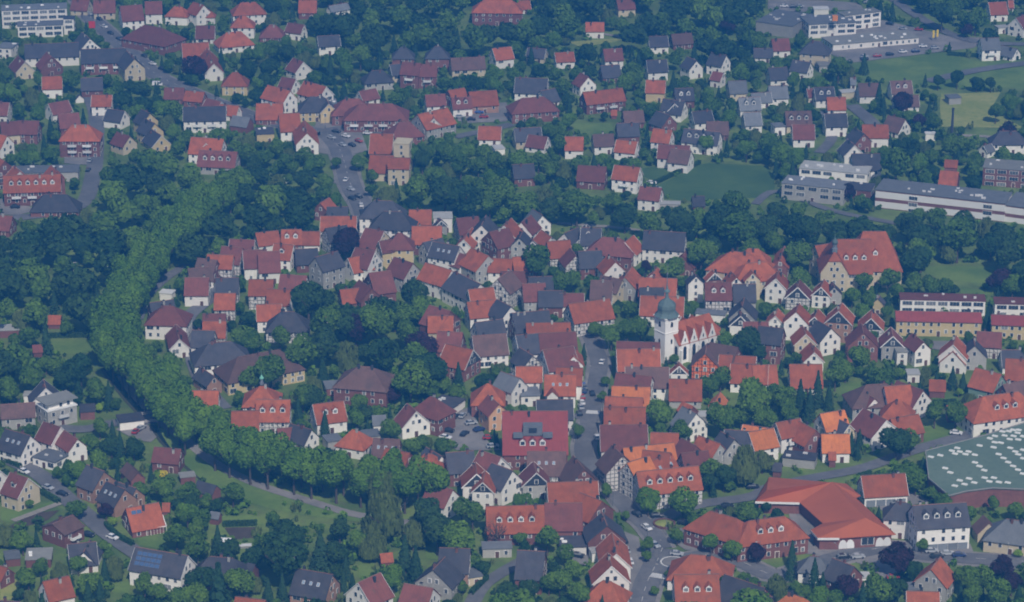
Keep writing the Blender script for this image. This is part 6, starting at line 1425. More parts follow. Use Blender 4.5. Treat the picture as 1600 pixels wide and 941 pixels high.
class MB:
    def __init__(s): s.V=[];s.F=[];s.M=[]
    def add(s,V,Fc,m=0,X=None):
        o=len(s.V); s.V+= [tuple(X@Vector(v)) if X else tuple(v) for v in V]; s.F+=[tuple(i+o for i in f) for f in Fc]; s.M+=[m]*len(Fc); return s
    def box(s,x0,x1,y0,y1,z0,z1,m=0,X=None):
        return s.add([(x0,y0,z0),(x1,y0,z0),(x1,y1,z0),(x0,y1,z0),(x0,y0,z1),(x1,y0,z1),(x1,y1,z1),(x0,y1,z1)],[(0,3,2,1),(4,5,6,7),(0,1,5,4),(1,2,6,5),(2,3,7,6),(3,0,4,7)],m,X)
    def lathe(s,prof,n=8,m=0,X=None,ph=0):
        V=[];Fc=[]
        for r,z in prof:
            for i in range(n): a=2*PI*i/n+ph; V.append((r*math.cos(a),r*math.sin(a),z))
        for k in range(len(prof)-1):
            for i in range(n): j=(i+1)%n; Fc.append((k*n+i,k*n+j,(k+1)*n+j,(k+1)*n+i))
        Fc.append(tuple(range(n))[::-1]); Fc.append(tuple(range((len(prof)-1)*n,len(prof)*n)))
        return s.add(V,Fc,m,X)
    def prism(s,pts,z0,z1,m=0,X=None):
        n=len(pts); A=sum(pts[i][0]*pts[(i+1)%n][1]-pts[(i+1)%n][0]*pts[i][1] for i in range(n))
        if A<0: pts=pts[::-1]
        V=[(x,y,z0) for x,y in pts]+[(x,y,z1) for x,y in pts]
        return s.add(V,[tuple(range(n))[::-1],tuple(range(n,2*n))]+[(i,(i+1)%n,(i+1)%n+n,i+n) for i in range(n)],m,X)
    def shell(s,V,Fc,t,m=0,X=None):
        # a slab: top faces, the same faces lowered by t, and rims
        n=len(V); E={}
        for f in Fc:
            for i in range(len(f)): E[(f[i],f[(i+1)%len(f)])]=1
        G=list(Fc)+[tuple(i+n for i in f[::-1]) for f in Fc]
        for (a,b) in E:
            if (b,a) not in E: G.append((a,a+n,b+n,b))
        return s.add(list(V)+[(v[0],v[1],v[2]-t) for v in V],G,m,X)
    def mesh(s,name,mats,**k): return mesh(name,s.V,s.F,mats,s.M,**k)
def beam(mb,a,b,w,h,m=0):
    a,b=Vector(a),Vector(b); d=b-a; L=d.length; X=Matrix.Translation(a)@d.to_track_quat('X','Z').to_matrix().to_4x4()
    mb.box(0,L,-w/2,w/2,-h/2,h/2,m,X)
# shared small parts
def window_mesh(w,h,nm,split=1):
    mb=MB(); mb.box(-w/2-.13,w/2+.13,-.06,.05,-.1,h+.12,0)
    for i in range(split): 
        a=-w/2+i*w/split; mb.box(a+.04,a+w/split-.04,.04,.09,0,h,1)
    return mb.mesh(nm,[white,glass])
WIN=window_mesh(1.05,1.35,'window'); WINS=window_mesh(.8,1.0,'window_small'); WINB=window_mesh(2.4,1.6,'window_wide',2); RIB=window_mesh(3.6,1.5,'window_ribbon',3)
DOOR=MB().box(-.6,.6,-.05,.06,0,2.1,0).box(-.75,.75,-.05,.03,0,2.25,1).mesh('door',[varied('door_wood',(.12,.06,.035),.2),white])
GAR=MB().box(-1.5,1.5,-.05,.07,0,2.4,0).box(-1.65,1.65,-.05,.03,0,2.55,1).mesh('garage_door',[varied('garage_grey',(.2,.22,.24),.15),white])
SKY=MB().box(-.45,.45,-.6,.6,0,.08,0).box(-.38,.38,-.52,.52,.08,.1,1).mesh('skylight',[white,plain('skylight_glass',(.25,.32,.4),.15)])
CHIM={k:MB().box(-.38,.38,-.33,.33,-1.2,1.1,0).box(-.45,.45,-.4,.4,1.1,1.22,1).box(-.2,.2,-.15,.15,1.22,1.45,1).mesh('chimney',[m,dark]) for k,m in (('b',brickdark),('d',dark),('w',WALL['N']))}
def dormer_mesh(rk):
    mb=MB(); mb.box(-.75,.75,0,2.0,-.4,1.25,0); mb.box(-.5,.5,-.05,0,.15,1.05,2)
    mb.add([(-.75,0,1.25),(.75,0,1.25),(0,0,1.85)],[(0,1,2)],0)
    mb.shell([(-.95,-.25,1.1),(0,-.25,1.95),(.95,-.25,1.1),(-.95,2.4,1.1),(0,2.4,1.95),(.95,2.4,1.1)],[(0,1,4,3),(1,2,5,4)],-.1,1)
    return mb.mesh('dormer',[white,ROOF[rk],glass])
DORM={}
def facing(bx,by,a,nx,ny):
    c,s=math.cos(a),math.sin(a); wx,wy=nx*c-ny*s,nx*s+ny*c
    d=Vector((CAM.x-bx,CAM.y-by)); d.normalize(); return wx*d.x+wy*d.y
def building(rec):
    x,y,ang,L,W,e,pt,t,rk,wk,op,ki,lc=rec; a=R(ang); rnd=random.Random(int(x*31+y*17))
    name,cat=KINDS[ki]; z=e+W/2*pt if t!='f' else e
    g='houses beyond the green belt' if y>1230 else 'houses of the old town and its edge' if x>-75 or y>960 else 'houses by the gardens below the avenue'
    o=thing(name,label(lc),cat,(x,y,0),a,g)
    wm=WALL[wk]; rm=ROOF[rk]; l=L/2-(.3 if t in 'gj' else .0); w=W/2-.1
    mb=MB(); gh=z-.12
    if t in 'gj':
        V=[(-l,-w,-.5),(l,-w,-.5),(l,w,-.5),(-l,w,-.5),(-l,-w,e),(l,-w,e),(l,w,e),(-l,w,e)]
        if t=='g': V+=[(-l,0,gh),(l,0,gh)]; Fc=[(0,1,5,4),(2,3,7,6),(1,2,6,9,5),(3,0,4,8,7)]
        else:
            kz=e+.55*(z-e)-.1; ky=w*.45; V+=[(-l,-ky,kz),(-l,ky,kz),(l,-ky,kz),(l,ky,kz)]; Fc=[(0,1,5,4),(2,3,7,6),(1,2,6,11,10,5),(3,0,4,8,9,7)]
        mb.add(V,Fc)
    else:
        mb.add([(-l,-w,-.5),(l,-w,-.5),(l,w,-.5),(-l,w,-.5),(-l,-w,e-.05),(l,-w,e-.05),(l,w,e-.05),(-l,w,e-.05)],[(0,1,5,4),(1,2,6,5),(2,3,7,6),(3,0,4,7),(4,5,6,7)])
    ms=[wm]
    if wk=='U':   # brick body with two white bands
        ms=[WALL['K'],white]
        mb.box(-l-.06,l+.06,-w-.06,w+.06,e-3.4,e-.6,1); mb.box(-l-.06,l+.06,-w-.06,w+.06,e-7.6,e-4.9,1)
    ob('wall',mb.mesh('wall',ms),o)
    ov=.42 if 'n' not in op else .25; rb=MB(); L2=L/2; ze=e-ov*pt
    if t=='g': rb.shell([(-L2,-W/2-ov,ze),(L2,-W/2-ov,ze),(L2,0,z),(-L2,0,z),(L2,W/2+ov,ze),(-L2,W/2+ov,ze)],[(0,1,2,3),(3,2,4,5)],.2)
    elif t=='j':
        kz=e+.55*(z-e); ky=W/2*.45; q=L2-W*.2
        rb.shell([(-L2,-W/2-ov,ze),(L2,-W/2-ov,ze),(L2,-ky,kz),(q,0,z),(-q,0,z),(-L2,-ky,kz),(L2,W/2+ov,ze),(L2,ky,kz),(-L2,W/2+ov,ze),(-L2,ky,kz)],[(0,1,2,3,4,5),(6,8,9,4,3,7),(2,7,3),(9,5,4)],.2)
    elif t=='h':
        q=max(L2-W*(.25 if 's' in op else .475),.3); A=L2+ov; Bq=W/2+ov
        rb.shell([(-A,-Bq,ze),(A,-Bq,ze),(A,Bq,ze),(-A,Bq,ze),(-q,0,z),(q,0,z)],[(0,1,5,4),(2,3,4,5),(1,2,5),(3,0,4)],.2)
    else:
        oh=1.3 if 'r' in op else .25; rb.box(-l-oh,l+oh,-w-oh,w+oh,e-.05,e+.3)
        if L*W>60:
            for i in range(int(L*W/60)+1):
                u,v=rnd.uniform(-l*.85,l*.85),rnd.uniform(-w*.7,w*.7); s=rnd.uniform(.4,.9); rb.box(u-s,u+s,v-s*.6,v+s*.6,e+.3,e+.3+rnd.uniform(.3,.8),1)
    if t in 'gj' and 'n' not in op:
        q2=L2 if t=='g' else L2-W*.2
        rb.box(-q2,q2,-.17,.17,z-.06,z+.08,1)
    if t=='h' and q>1: rb.box(-q,q,-.17,.17,z-.06,z+.08,1)
    ro=ob('roof',rb.mesh('roof',[rm,(white if rk!='W' else lead) if t=='f' else ridge_cap]),o)
    if t in 'gj' and 'n' not in op:   # verge and ridge details
        if 'm' not in op and ('b' in op or (wk in 'WCY' and rnd.random()<.5)):
            for s in(-1,1):
                vb=MB()
                X=s*(L2+.03)
                if t=='g':
                    for q in(-1,1): beam(vb,(X,q*(W/2+ov),ze-.1),(X,0,z-.1),.08,.34 if 'b' in op else .22)
                ob('verge_board',vb.mesh('verge_board',[white]),o)
        if 'b' in op:
            for s in(-1,1):
                gb=MB()
                X=s*(l+.05); zb=e-.1; gb.add([(X,-w*.98,zb),(X,w*.98,zb),(X,0,gh-.25)],[(0,1,2) if s>0 else (0,2,1)])
                ob('gable_boarding',gb.mesh('gable_boarding',[dark]),o)
    if t!='f' and 'n' not in op and 'm' not in op:
        for i in range(1 if L<14 else 2):
            u=rnd.uniform(-.3,.3)*L if i==0 else (-1 if rnd.random()<.5 else 1)*L*.35
            if t=='h': u*=.4
            v=rnd.choice((-1,1))*rnd.uniform(.1,1.2); ob('chimney',CHIM[rnd.choice('bbdw')],ro,(u,v,z-abs(v)*pt+.2))
    front=[]   # outward normals of walls that face the viewer
    for nx,ny,wid,hh in ((0,-1,2*l,w),(0,1,2*l,w),(1,0,2*w,l),(-1,0,2*w,l)):
        fc=facing(x,y,a,nx,ny)
        if fc>.03: front.append((fc,nx,ny,wid,hh))
    def put(me,nx,ny,u,hh,zz,nm):
        # local placement on a wall: tangent is 90 deg from the normal
        px,py=nx*hh-ny*u, ny*hh+nx*u
        return ob(nm,me,o,(px+nx*.02,py+ny*.02,zz),math.atan2(ny,nx)-PI/2)
    if 'n' not in op or 'm' in op:
        front.sort(reverse=True); first=True
        for fc,nx,ny,wid,hh in front:
            gab=nx!=0 and t in 'gj'; ns=max(1,int((e+.5)/2.75)); big='q' in op
            step=4.3 if big else (2.7 if y<1150 else 3.1); n=max(1,int((wid-.8)/step))
            if n>24: n=24
            for k in range(ns):
                for i in range(n):
                    u=(i+.5-n/2)*(wid-.8)/n; zz=(e-2.05-(ns-1-k)*2.75)
                    if zz<.3: zz=.7
                    if e<3.2 and zz+1.5>e: continue
                    if k==0 and first and i==n//2 and 'o' not in op: put(DOOR,nx,ny,u,hh,0,'door'); continue
                    if k==0 and 'o' in op and first: put(GAR,nx,ny,u,hh,0,'garage_door'); continue
                    if wk=='U':
                        if i%7==3: put(RIB,nx,ny,u,hh+.07,zz-.7,'window')
                        continue
                    if rnd.random()<.12 and not big: continue
                    put(RIB if big else (WINB if rnd.random()<.08 else WIN),nx,ny,u,hh,zz,'window')
            if gab:
                m=max(1,int(wid*.5/2.4))
                for i in range(m):
                    u=(i+.5-m/2)*2.3; zt=e+.55
                    if zt+1.2<z-abs(u)*pt-.5: put(WIN if m<3 else WINS,nx,ny,u,hh+(.05 if 'b' in op else 0),zt,'window')
                if z-e>5.2: put(WINS,nx,ny,0,hh+(.05 if 'b' in op else 0),e+3.0,'window')
            if 'x' in op and not gab and first:
                for i in range(max(1,int(wid/7))):
                    u=(i+.5-max(1,int(wid/7))/2)*6.5
                    for k in range(1,ns+1):
                        zz=e-2.75*(ns-k)-2.75
                        if zz<2: continue
                        bm=MB().box(-1.9,1.9,-.1,1.3,-.15,0).box(-1.9,1.9,1.2,1.3,0,.95).box(-1.9,-1.8,-.1,1.2,0,.95).box(1.8,1.9,-.1,1.2,0,.95)
                        put(bm.mesh('balcony',[white]),nx,ny,u,hh,zz,'balcony')
            first=False
    # things on the slope that faces the viewer
    if t in 'ghj' and any(c in op for c in 'dkv'):
        s=1 if facing(x,y,a,0,1)>0 else -1; sl=math.atan(pt)
        if 'd' in op:
            if rk not in DORM: DORM[rk]=dormer_mesh(rk)
            n=max(1,int((L-(W if t=='h' else 1))/3.6)); n=min(n,6)
            for i in range(n):
                u=(i+.5-n/2)*3.4; v=W/2*.62
                ob('dormer',DORM[rk],ro,(u,s*v,z-v*pt+.1),0 if s<0 else PI,scale=(1.15,1.1,1.15))
        if 'k' in op:
            for i in range(3):
                u=(i-1)*2.4; v=W/2*.5; ob('skylight',SKY,ro,(u,s*v,z-v*pt+.02),0,rx=-s*sl)
        if 'v' in op:
            n=5 if rk=='S' else 2
            for i in range(n):
                for j in range(3 if rk=='S' else 1):
                    u=-L/2+2.2+i*1.7; v=W/2*(.25+.23*j); pb=MB().box(-.75,.75,-.62,.62,.03,.12,0)
                    ob('solar_panel',PANEL,ro,(u,s*v,z-v*pt+.02),0,rx=-s*sl)
    if 'z' in op and t=='g':
        v=W/2*.42; zt=z-v*pt
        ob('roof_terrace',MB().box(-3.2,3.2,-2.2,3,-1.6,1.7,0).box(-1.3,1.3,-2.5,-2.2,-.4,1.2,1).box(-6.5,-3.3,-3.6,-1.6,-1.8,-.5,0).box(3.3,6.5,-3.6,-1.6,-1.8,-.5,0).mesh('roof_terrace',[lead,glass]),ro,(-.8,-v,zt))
        for u in(-4.2,-.9,2.4): ob('dormer',DORM.setdefault(rk,dormer_mesh(rk)),ro,(u,-W/2*.82,z-W/2*.82*pt+.1),0,scale=(1.3,1.1,1.3))
    return o
PANEL=MB().box(-.75,.75,-.62,.62,.03,.1,0).box(-.7,-.03,-.57,.57,.1,.12,1).box(.03,.7,-.57,.57,.1,.12,1).mesh('solar_panel',[lead,solar])
# ------------------------------------------------------------------ ground, lawns, roads, water
def sheet_mat(name,c1,c2,c3,s1,s2):
    m,n,b=mat(name,.95); tc=nd(n,'ShaderNodeTexCoord')
    a=noise(n,s1,4,tc.outputs['Object']); f=noise(n,s2,3,tc.outputs['Object'])
    r=ramp(n,a.outputs[0],.4,.62,c1,c2); r2=ramp(n,f.outputs[0],.5,.72,(0,0,0),(1,1,1))
    n.links.new(mix(n,maths(n,'MULTIPLY',r2.outputs[0],.7),r.outputs[0],c3),b.inputs['Base Color']); return m
GR=sheet_mat('garden_ground',(.085,.14,.03),(.17,.235,.05),(.12,.13,.055),.05,.25)
LW={'g':sheet_mat('lawn_green',(.10,.175,.03),(.17,.25,.05),(.11,.16,.04),.05,.6),'m':sheet_mat('field_green',(.055,.11,.028),(.085,.15,.035),(.06,.12,.03),.04,.5),'y':sheet_mat('mown_grass',(.24,.28,.06),(.33,.34,.10),(.16,.23,.05),.06,.35)}
ASP=sheet_mat('asphalt',(.13,.13,.135),(.18,.178,.18),(.11,.11,.115),.08,.5); PAV=sheet_mat('paving',(.20,.19,.18),(.29,.27,.25),(.15,.15,.15),.1,.4)
SO=sheet_mat('soil',(.07,.05,.035),(.1,.075,.055),(.06,.06,.03),.2,1.5); PTH=sheet_mat('path_gravel',(.26,.24,.2),(.33,.3,.26),(.2,.19,.16),.1,1.0)
def struct(name,me,z=0): o=ob(name,me,None,(0,0,z)); o['kind']='structure'; return o
gm=MB().box(-1000,1000,-300,2900,-6,0); struct('ground',gm.mesh('ground',[GR]))
def flat(name,pts,z,m): return struct(name,mesh(name,[(x,y,0) for x,y in pts],[tuple(range(len(pts)))] if sum(pts[i][0]*pts[(i+1)%len(pts)][1]-pts[(i+1)%len(pts)][0]*pts[i][1] for i in range(len(pts)))>0 else [tuple(range(len(pts)))[::-1]],[m]),z)
def smooth_line(P,n=5):
    Q=[P[0]]+list(P)+[P[-1]]; out=[]
    for i in range(1,len(Q)-2):
        for k in range(n):
            t=k/n; out.append(tuple(.5*((2*Q[i][j])+(-Q[i-1][j]+Q[i+1][j])*t+(2*Q[i-1][j]-5*Q[i][j]+4*Q[i+1][j]-Q[i+2][j])*t*t+(-Q[i-1][j]+3*Q[i][j]-3*Q[i+1][j]+Q[i+2][j])*t**3) for j in(0,1)))
    return out+[tuple(P[-1])]
def offs(S,d):
    o=[]
    for i,p in enumerate(S):
        a=S[max(0,i-1)];b=S[min(len(S)-1,i+1)]; dx,dy=b[0]-a[0],b[1]-a[1];l=math.hypot(dx,dy) or 1; o.append((p[0]-dy/l*d,p[1]+dx/l*d))
    return o
def ribbon(name,P,d0,d1,z0,z1,m,ends=True):
    S=smooth_line(P); A=offs(S,d0); Bq=offs(S,d1); n=len(S)
    V=[(x,y,z1) for x,y in A]+[(x,y,z1) for x,y in Bq]; Fc=[(i,i+1,n+i+1,n+i) for i in range(n-1)]
    if z0<z1:
        V+=[(x,y,z0) for x,y in A]+[(x,y,z0) for x,y in Bq]; Fc+=[(i+1,i,2*n+i,2*n+i+1) for i in range(n-1)]+[(n+i,n+i+1,3*n+i+1,3*n+i) for i in range(n-1)]+[(0,n,3*n,2*n),(n-1,3*n-1,4*n-1,2*n-1)]
    me=mesh(name,V,Fc,[m]); 
    if me.polygons[0].normal.z<0: me.flip_normals()
    return struct(name,me)
zz=.02
for t,pl in LAWNS: flat('grass_field' if t=='m' else 'lawn',pl,zz,LW[t]); zz+=.006
for pl in SOILS: flat('soil_bed',pl,zz,SO); zz+=.006
for pl in PAVED: flat('paved_ground',pl,zz,PAV); zz+=.006
for P,wd in PATHS: ribbon('path',P,-wd/2,wd/2,zz,zz,PTH if wd<4 else PAV); zz+=.006
for i,(P,wd) in enumerate(ROADS): ribbon('road',P,-wd/2,wd/2,zz,zz,ASP); zz+=.006
ZR=zz
for i in (0,1,4,5,6):
    P,wd=ROADS[i]; h=.13+.012*i
    ribbon('pavement',P,wd/2,wd/2+1.4,0,h,PAV); ribbon('pavement',P,-wd/2-1.4,-wd/2,0,h+.005,PAV)
wt,_n,_b=mat('canal_water',.12); _b.inputs['Base Color'].default_value=(.02,.03,.025,1)
for P,wd in WATERS:
    ribbon('canal_bank',P,-wd/2-1.1,wd/2+1.1,.0,.05,varied('bank_earth',(.05,.055,.03),.2)); ribbon('canal_water',P,-wd/2,wd/2,.08,.08,wt)
mk=plain('road_paint',(.62,.62,.6),.8)
def zebra(a,b,n,ln):
    mb=MB(); a=Vector(a);b=Vector(b); d=(b-a); L=d.length; d.normalize(); q=Vector((-d.y,d.x))
    for i in range(n):
        c=a+d*(L*(i+.5)/n); p=[c+d*.27+q*ln/2,c-d*.27+q*ln/2,c-d*.27-q*ln/2,c+d*.27-q*ln/2]; mb.add([(v.x,v.y,0) for v in p],[(0,1,2,3)])
    struct('zebra_crossing',mb.mesh('zebra_crossing',[mk]),ZR+.03)
zebra(*SPOTS['zebra1'],9,3.0); zebra(*SPOTS['zebra2'],9,3.0)
rx,ry=SPOTS['ring']; mb=MB(); V=[];Fc=[]; n=40
for i in range(n):
    for r in(3.5,4.0): V.append((rx+r*math.cos(2*PI*i/n),ry+r*math.sin(2*PI*i/n),0))
for i in range(n): j=(i+1)%n; Fc.append((2*i,2*i+1,2*j+1,2*j))
struct('roundabout_ring_marking',mesh('ring',V,Fc,[mk]),ZR+.03)
flat('roundabout_centre',[(rx+3.3*math.cos(2*PI*i/32),ry+3.3*math.sin(2*PI*i/32)) for i in range(32)],ZR+.034,PAV)
def dashes(P,off,ln,gap,wd=.16):
    S=offs(smooth_line(P),off); mb=MB(); acc=0; on=True
    for a,b in zip(S,S[1:]):
        a=Vector(a);b=Vector(b);d=b-a;L=d.length
        if L<.1: continue
        d.normalize(); q=Vector((-d.y,d.x))*wd/2; t=0
        while t<L:
            s=min(L-t,(ln if on else gap)-acc)
            if on: p=[a+d*t-q,a+d*(t+s)-q,a+d*(t+s)+q,a+d*t+q]; mb.add([(v.x,v.y,0) for v in p],[(0,1,2,3)])
            t+=s; acc+=s
            if acc>=(ln if on else gap)-1e-6: acc=0; on=not on
    struct('road_marking',mb.mesh('road_marking',[mk]),ZR+.02)
dashes(ROADS[0][0],0,3,5); dashes(ROADS[1][0],0,3,5); dashes(ROADS[6][0],0,3,4); dashes(ROADS[5][0],0,3,4,.14)
# ------------------------------------------------------------------ houses
for rec in BUILDINGS: 
    o=building(rec)
    if 'T' in rec[10]: NAVE=o; NAVE_LENGTH=rec[3]
    if 't' in rec[10]: HALL=o
# turret of the monastery and of the timbered hall
def turret(parent,loc,k,body,cap):
    t=ob('turret',MB().lathe([(1.15,0),(1.15,1.6),(.8,1.7),(.8,3.2),(1.0,3.3)],8,0).mesh('turret',[body]),parent,loc,scale=(k,k,k))
    ob('turret_dome',MB().lathe([(1.0,3.3),(1.25,3.8),(1.1,4.5),(.55,5.1),(.25,5.6),(.08,6.2),(.05,8.6)],10,0).mesh('turret_dome',[cap],smooth=False),t)
turret(NAVE,(-5.2,0,15.4),1.0,lead,copper)
turret(HALL,(0,0,12.6),.62,lead,copperlight)
def ob_w(name,me,parent,wl,rz=0): # child placed by world position
    c,s=math.cos(-parent.rotation_euler.z),math.sin(-parent.rotation_euler.z); d=Vector(wl)-parent.location
    return ob(name,me,parent,(d.x*c-d.y*s,d.x*s+d.y*c,d.z),rz-parent.rotation_euler.z)
# ------------------------------------------------------------------ church
ch=thing('church','white church with bulbous slate-green tower dome and four pointed side gables','church',(55.6,990.3,0),R(37))
cw=varied('church_render',(.84,.82,.78),.07)
ob('tower',MB().box(-3.05,3.05,-3.05,3.05,-.5,17.4).box(-3.2,3.2,-3.2,3.2,11.4,11.7).box(-3.4,3.4,-3.4,3.4,17.0,17.45).mesh('tower',[cw]),ch)
ob('tower_dome',MB().lathe([(4.7,17.45),(4.0,18.1),(3.45,18.8),(3.35,19.5),(3.5,20.4),(3.35,21.5),(2.6,22.5),(1.3,23.4),(.65,24.1)],8,0,ph=PI/8).mesh('tower_dome',[copper]),ch)
la=ob('lantern',MB().lathe([(.62,24.0),(.62,26.2),(1.15,26.3),(1.1,26.7),(.45,27.4),(.28,28.6)],8,0,ph=PI/8).mesh('lantern',[copper]),ch)
ob('spire',MB().lathe([(.26,28.4),(.18,30),(.08,35),(.05,36.0)],8).lathe([(.05,32.6),(.35,32.9),(.35,33.2),(.05,33.5)],8).box(-.5,.5,-.06,.06,36.2,36.35).box(-.06,.06,-.06,.06,35.8,37.2).mesh('spire',[lead]),la)
lv=plain('louvre',(.03,.035,.04),.6)
def arch_mesh(w,h,nm,m=lv):
    mb=MB(); pts=[(-w/2,0),(w/2,0),(w/2,h-w*.8)]+[(w/2*math.cos(t)-0,h-w*.8+w*.8*math.sin(t)) for t in (PI/6,PI/3,PI/2,2*PI/3,5*PI/6)]+[(-w/2,h-w*.8)]
    n=len(pts); V=[(x,-.06,z) for x,z in pts]+[(x,.02,z) for x,z in pts]
    mb.add(V,[tuple(range(n)),tuple(range(n,2*n))[::-1]]+[(i,i+n,(i+1)%n+n,(i+1)%n) for i in range(n)]); return mb.mesh(nm,[m])
A1=arch_mesh(1.1,2.0,'belfry_window'); A2=arch_mesh(.8,1.8,'tower_window'); A3=arch_mesh(1.5,5.2,'nave_window'); A4=arch_mesh(.45,1.3,'slit_window')
for rz in(0,PI/2,PI,-PI/2):
    c,s=math.cos(rz),math.sin(rz)
    for A,zc,u in((A1,13.6,-0),(A2,7.2,0)): ob('window',A,ch,(3.08*s,-3.08*c,zc),rz)
nv=MB(); nv.add([(1.0,-6,-.5),(20,-6,-.5),(20,6,-.5),(1,6,-.5),(1,-6,7.6),(20,-6,7.6),(20,6,7.6),(1,6,7.6),(1,0,13.3),(20,0,13.3)],[(0,1,5,4),(2,3,7,6),(1,2,6,9,5),(3,0,4,8,7)])
nv.prism([(20,-3.6),(22.6,-3.2),(24.4,-1.3),(24.4,1.3),(22.6,3.2),(20,3.6)],-.5,7.4)
ob('nave_wall',nv.mesh('nave_wall',[cw]),ch)
rf=MB().shell([(.8,-6.4,7.25),(20.3,-6.4,7.25),(20.3,0,13.6),(.8,0,13.6),(20.3,6.4,7.25),(.8,6.4,7.25)],[(0,1,2,3),(3,2,4,5)],.2)
rf.shell([(20.2,-4,7.2),(22.9,-3.5,7.2),(24.8,-1.4,7.2),(24.8,1.4,7.2),(22.9,3.5,7.2),(20.2,4,7.2),(20.25,0,11.6)],[(0,1,6),(1,2,6),(2,3,6),(3,4,6),(4,5,6)],.2)
nro=ob('nave_roof',rf.mesh('nave_roof',[ROOF['R']]),ch)
for i in range(4):
    gx=3.6+4.3*i
    for s in(-1,1):
        g=MB(); g.add([(-1.75,0,0),(1.75,0,0),(1.75,0,7.6),(0,0,12.2),(-1.75,0,7.6),(-1.75,.5,0),(1.75,.5,0),(1.75,.5,7.6),(0,.5,12.2),(-1.75,.5,7.6)],[(0,1,2,3,4),(9,8,7,6,5),(0,4,9,5),(1,6,7,2),(2,7,8,3),(3,8,9,4)])
        for q in(-1,1):
            g.box(q*1.95-.3,q*1.95+.3,-.9,.3,0,5.4); 
        go=ob('side_gable',g.mesh('side_gable',[cw]),ch,(gx,s*6.35,0),0 if s<0 else PI)
        cr=MB().shell([(-1.7,.1,7.9),(0,.1,12.0),(1.7,.1,7.9),(-1.7,1.3,7.9),(0,5.0,12.0),(1.7,1.3,7.9)],[(0,1,4,3),(1,2,5,4)],-.12); ob('gable_roof',cr.mesh('gable_roof',[ROOF['R']]),go)
        ob('window',A3,go,(0,-.02,1.3)); ob('window',A4,go,(0,-.02,8.2))
for yy in(-4.6,4.6): ob('window',A3,ch,(.97,yy,1.4),-PI/2)
hx=NAVE_LENGTH/2-.3
ob('window',A3,NAVE,(hx+.03,0,2.2),PI/2,scale=(1.2,1,.9)); ob('window',A4,NAVE,(hx+.03,0,9.6),PI/2,scale=(1.6,1,1.3))
# ------------------------------------------------------------------ supermarket with the big red hipped roof
E=MARKET_EAVE; Q=MARKET_RIDGE; ox,oy=E[4]
sm=thing('supermarket','sprawling red hipped-roof supermarket with white canopy and brick walls, beside the roundabout road','supermarket',(ox,oy,0))
V=[(x-ox,y-oy,4.6) for x,y in E]+[(x-ox,y-oy,8.6) for x,y in Q]
Fc=[(0,1,11,10),(1,2,12,11),(2,3,13,12),(3,4,13),(4,5,13),(5,6,13),(6,7,12,13),(7,8,11,12),(8,9,11),(9,10,11)]
back=[(E[0][0]-ox+6,E[0][1]-oy+19,4.6)]
V+=back; Fc[-1]=(9,14,10,11); Fc.append((14,0,10))
Fc2=[]
for f in Fc:
    for i in range(1,len(f)-1): Fc2.append((f[0],f[i],f[i+1]))
ob('roof',MB().shell(V,Fc2,.3).mesh('roof',[varied('market_tile',(.40,.11,.045),.2,rnd=0,patch=.08)]),sm)
ce=[sum(p[0] for p in V[:10])/10,sum(p[1] for p in V[:10])/10]
pts=[(p[0],p[1]) for p in V[:10]]+[(back[0][0],back[0][1])]
def inset(pts,d):
    n=len(pts); A=sum(pts[i][0]*pts[(i+1)%n][1]-pts[(i+1)%n][0]*pts[i][1] for i in range(n)); sg=1 if A>0 else -1; out=[]
    for i in range(n):
        p=Vector(pts[i]); a=(p-Vector(pts[i-1])).normalized(); b=(Vector(pts[(i+1)%n])-p).normalized()
        na=Vector((-a.y,a.x))*sg; nb=Vector((-b.y,b.x))*sg; m=(na+nb); m.normalize(); k=d/max(.4,m.dot(na)); q=p+m*k; out.append((q.x,q.y))
    return out
ip=inset(pts,.9); ob('wall',MB().prism(ip,-.5,4.35).mesh('wall',[WALL['K']]),sm)
fa=MB(); 
for i in range(len(pts)):
    a=pts[i]; b=pts[(i+1)%len(pts)]
    if i in(0,3,4): beam(fa,(a[0],a[1],4.2),(b[0],b[1],4.2),.12,.75)
ob('canopy_fascia',fa.mesh('canopy_fascia',[white]),sm)
a,b=Vector(ip[5]),Vector(ip[6]); d=(b-a); L=d.length; an=math.atan2(d.y,d.x)
WB=arch_mesh(2.6,3.0,'arched_window',white)
for f,kind in((.08,0),(.22,0),(.55,1),(.78,0),(.92,0)):
    c=a+d*f; nrm=Vector((d.y,-d.x)).normalized()*.05
    ob('window' ,WB if not kind else WINB,sm,(c.x+nrm.x,c.y+nrm.y,.4 if not kind else 1.3),an,scale=(1,1,1) if not kind else (1.6,-1,1.4))
# ------------------------------------------------------------------ factory hall
fx,fy=FACTORY[2]; fc=thing('factory_hall','flat green-roofed factory hall with rows of white skylights and brick walls','factory',(fx,fy,0))
fp=[(x-fx,y-fy) for x,y in FACTORY]
ob('wall',MB().prism(inset(fp,.3),-.5,6.2).mesh('wall',[WALL['K']]),fc)
fro=ob('roof',MB().prism(fp,6.2,6.5).mesh('roof',[sheet_mat('green_roof_felt',(.115,.17,.12),(.15,.205,.15),(.10,.145,.11),.05,.6)]),fc)
pr=MB()
for i in range(len(fp)): beam(pr,(*fp[i],6.62),(*fp[(i+1)%len(fp)],6.62),.3,.34)
ob('roof_edge',pr.mesh('roof_edge',[concrete]),fc)
a=R(-28)
SKF=MB().box(-.95,.95,-.5,.5,0,.3).box(-.8,.8,-.38,.38,.3,.42).mesh('skylight',[plain('acrylic',(.78,.78,.74),.4)])
for x,y in FACTORY_LIGHTS: ob('skylight',SKF,fro,(x-fx,y-fy,6.5),a)
gt=MB(); beam(gt,(fp[1][0]+36,fp[1][1]+32,6.56),(fp[1][0]+62,fp[1][1]-6,6.56),.7,.12); ob('roof_gutter',gt.mesh('roof_gutter',[lead]),fro)
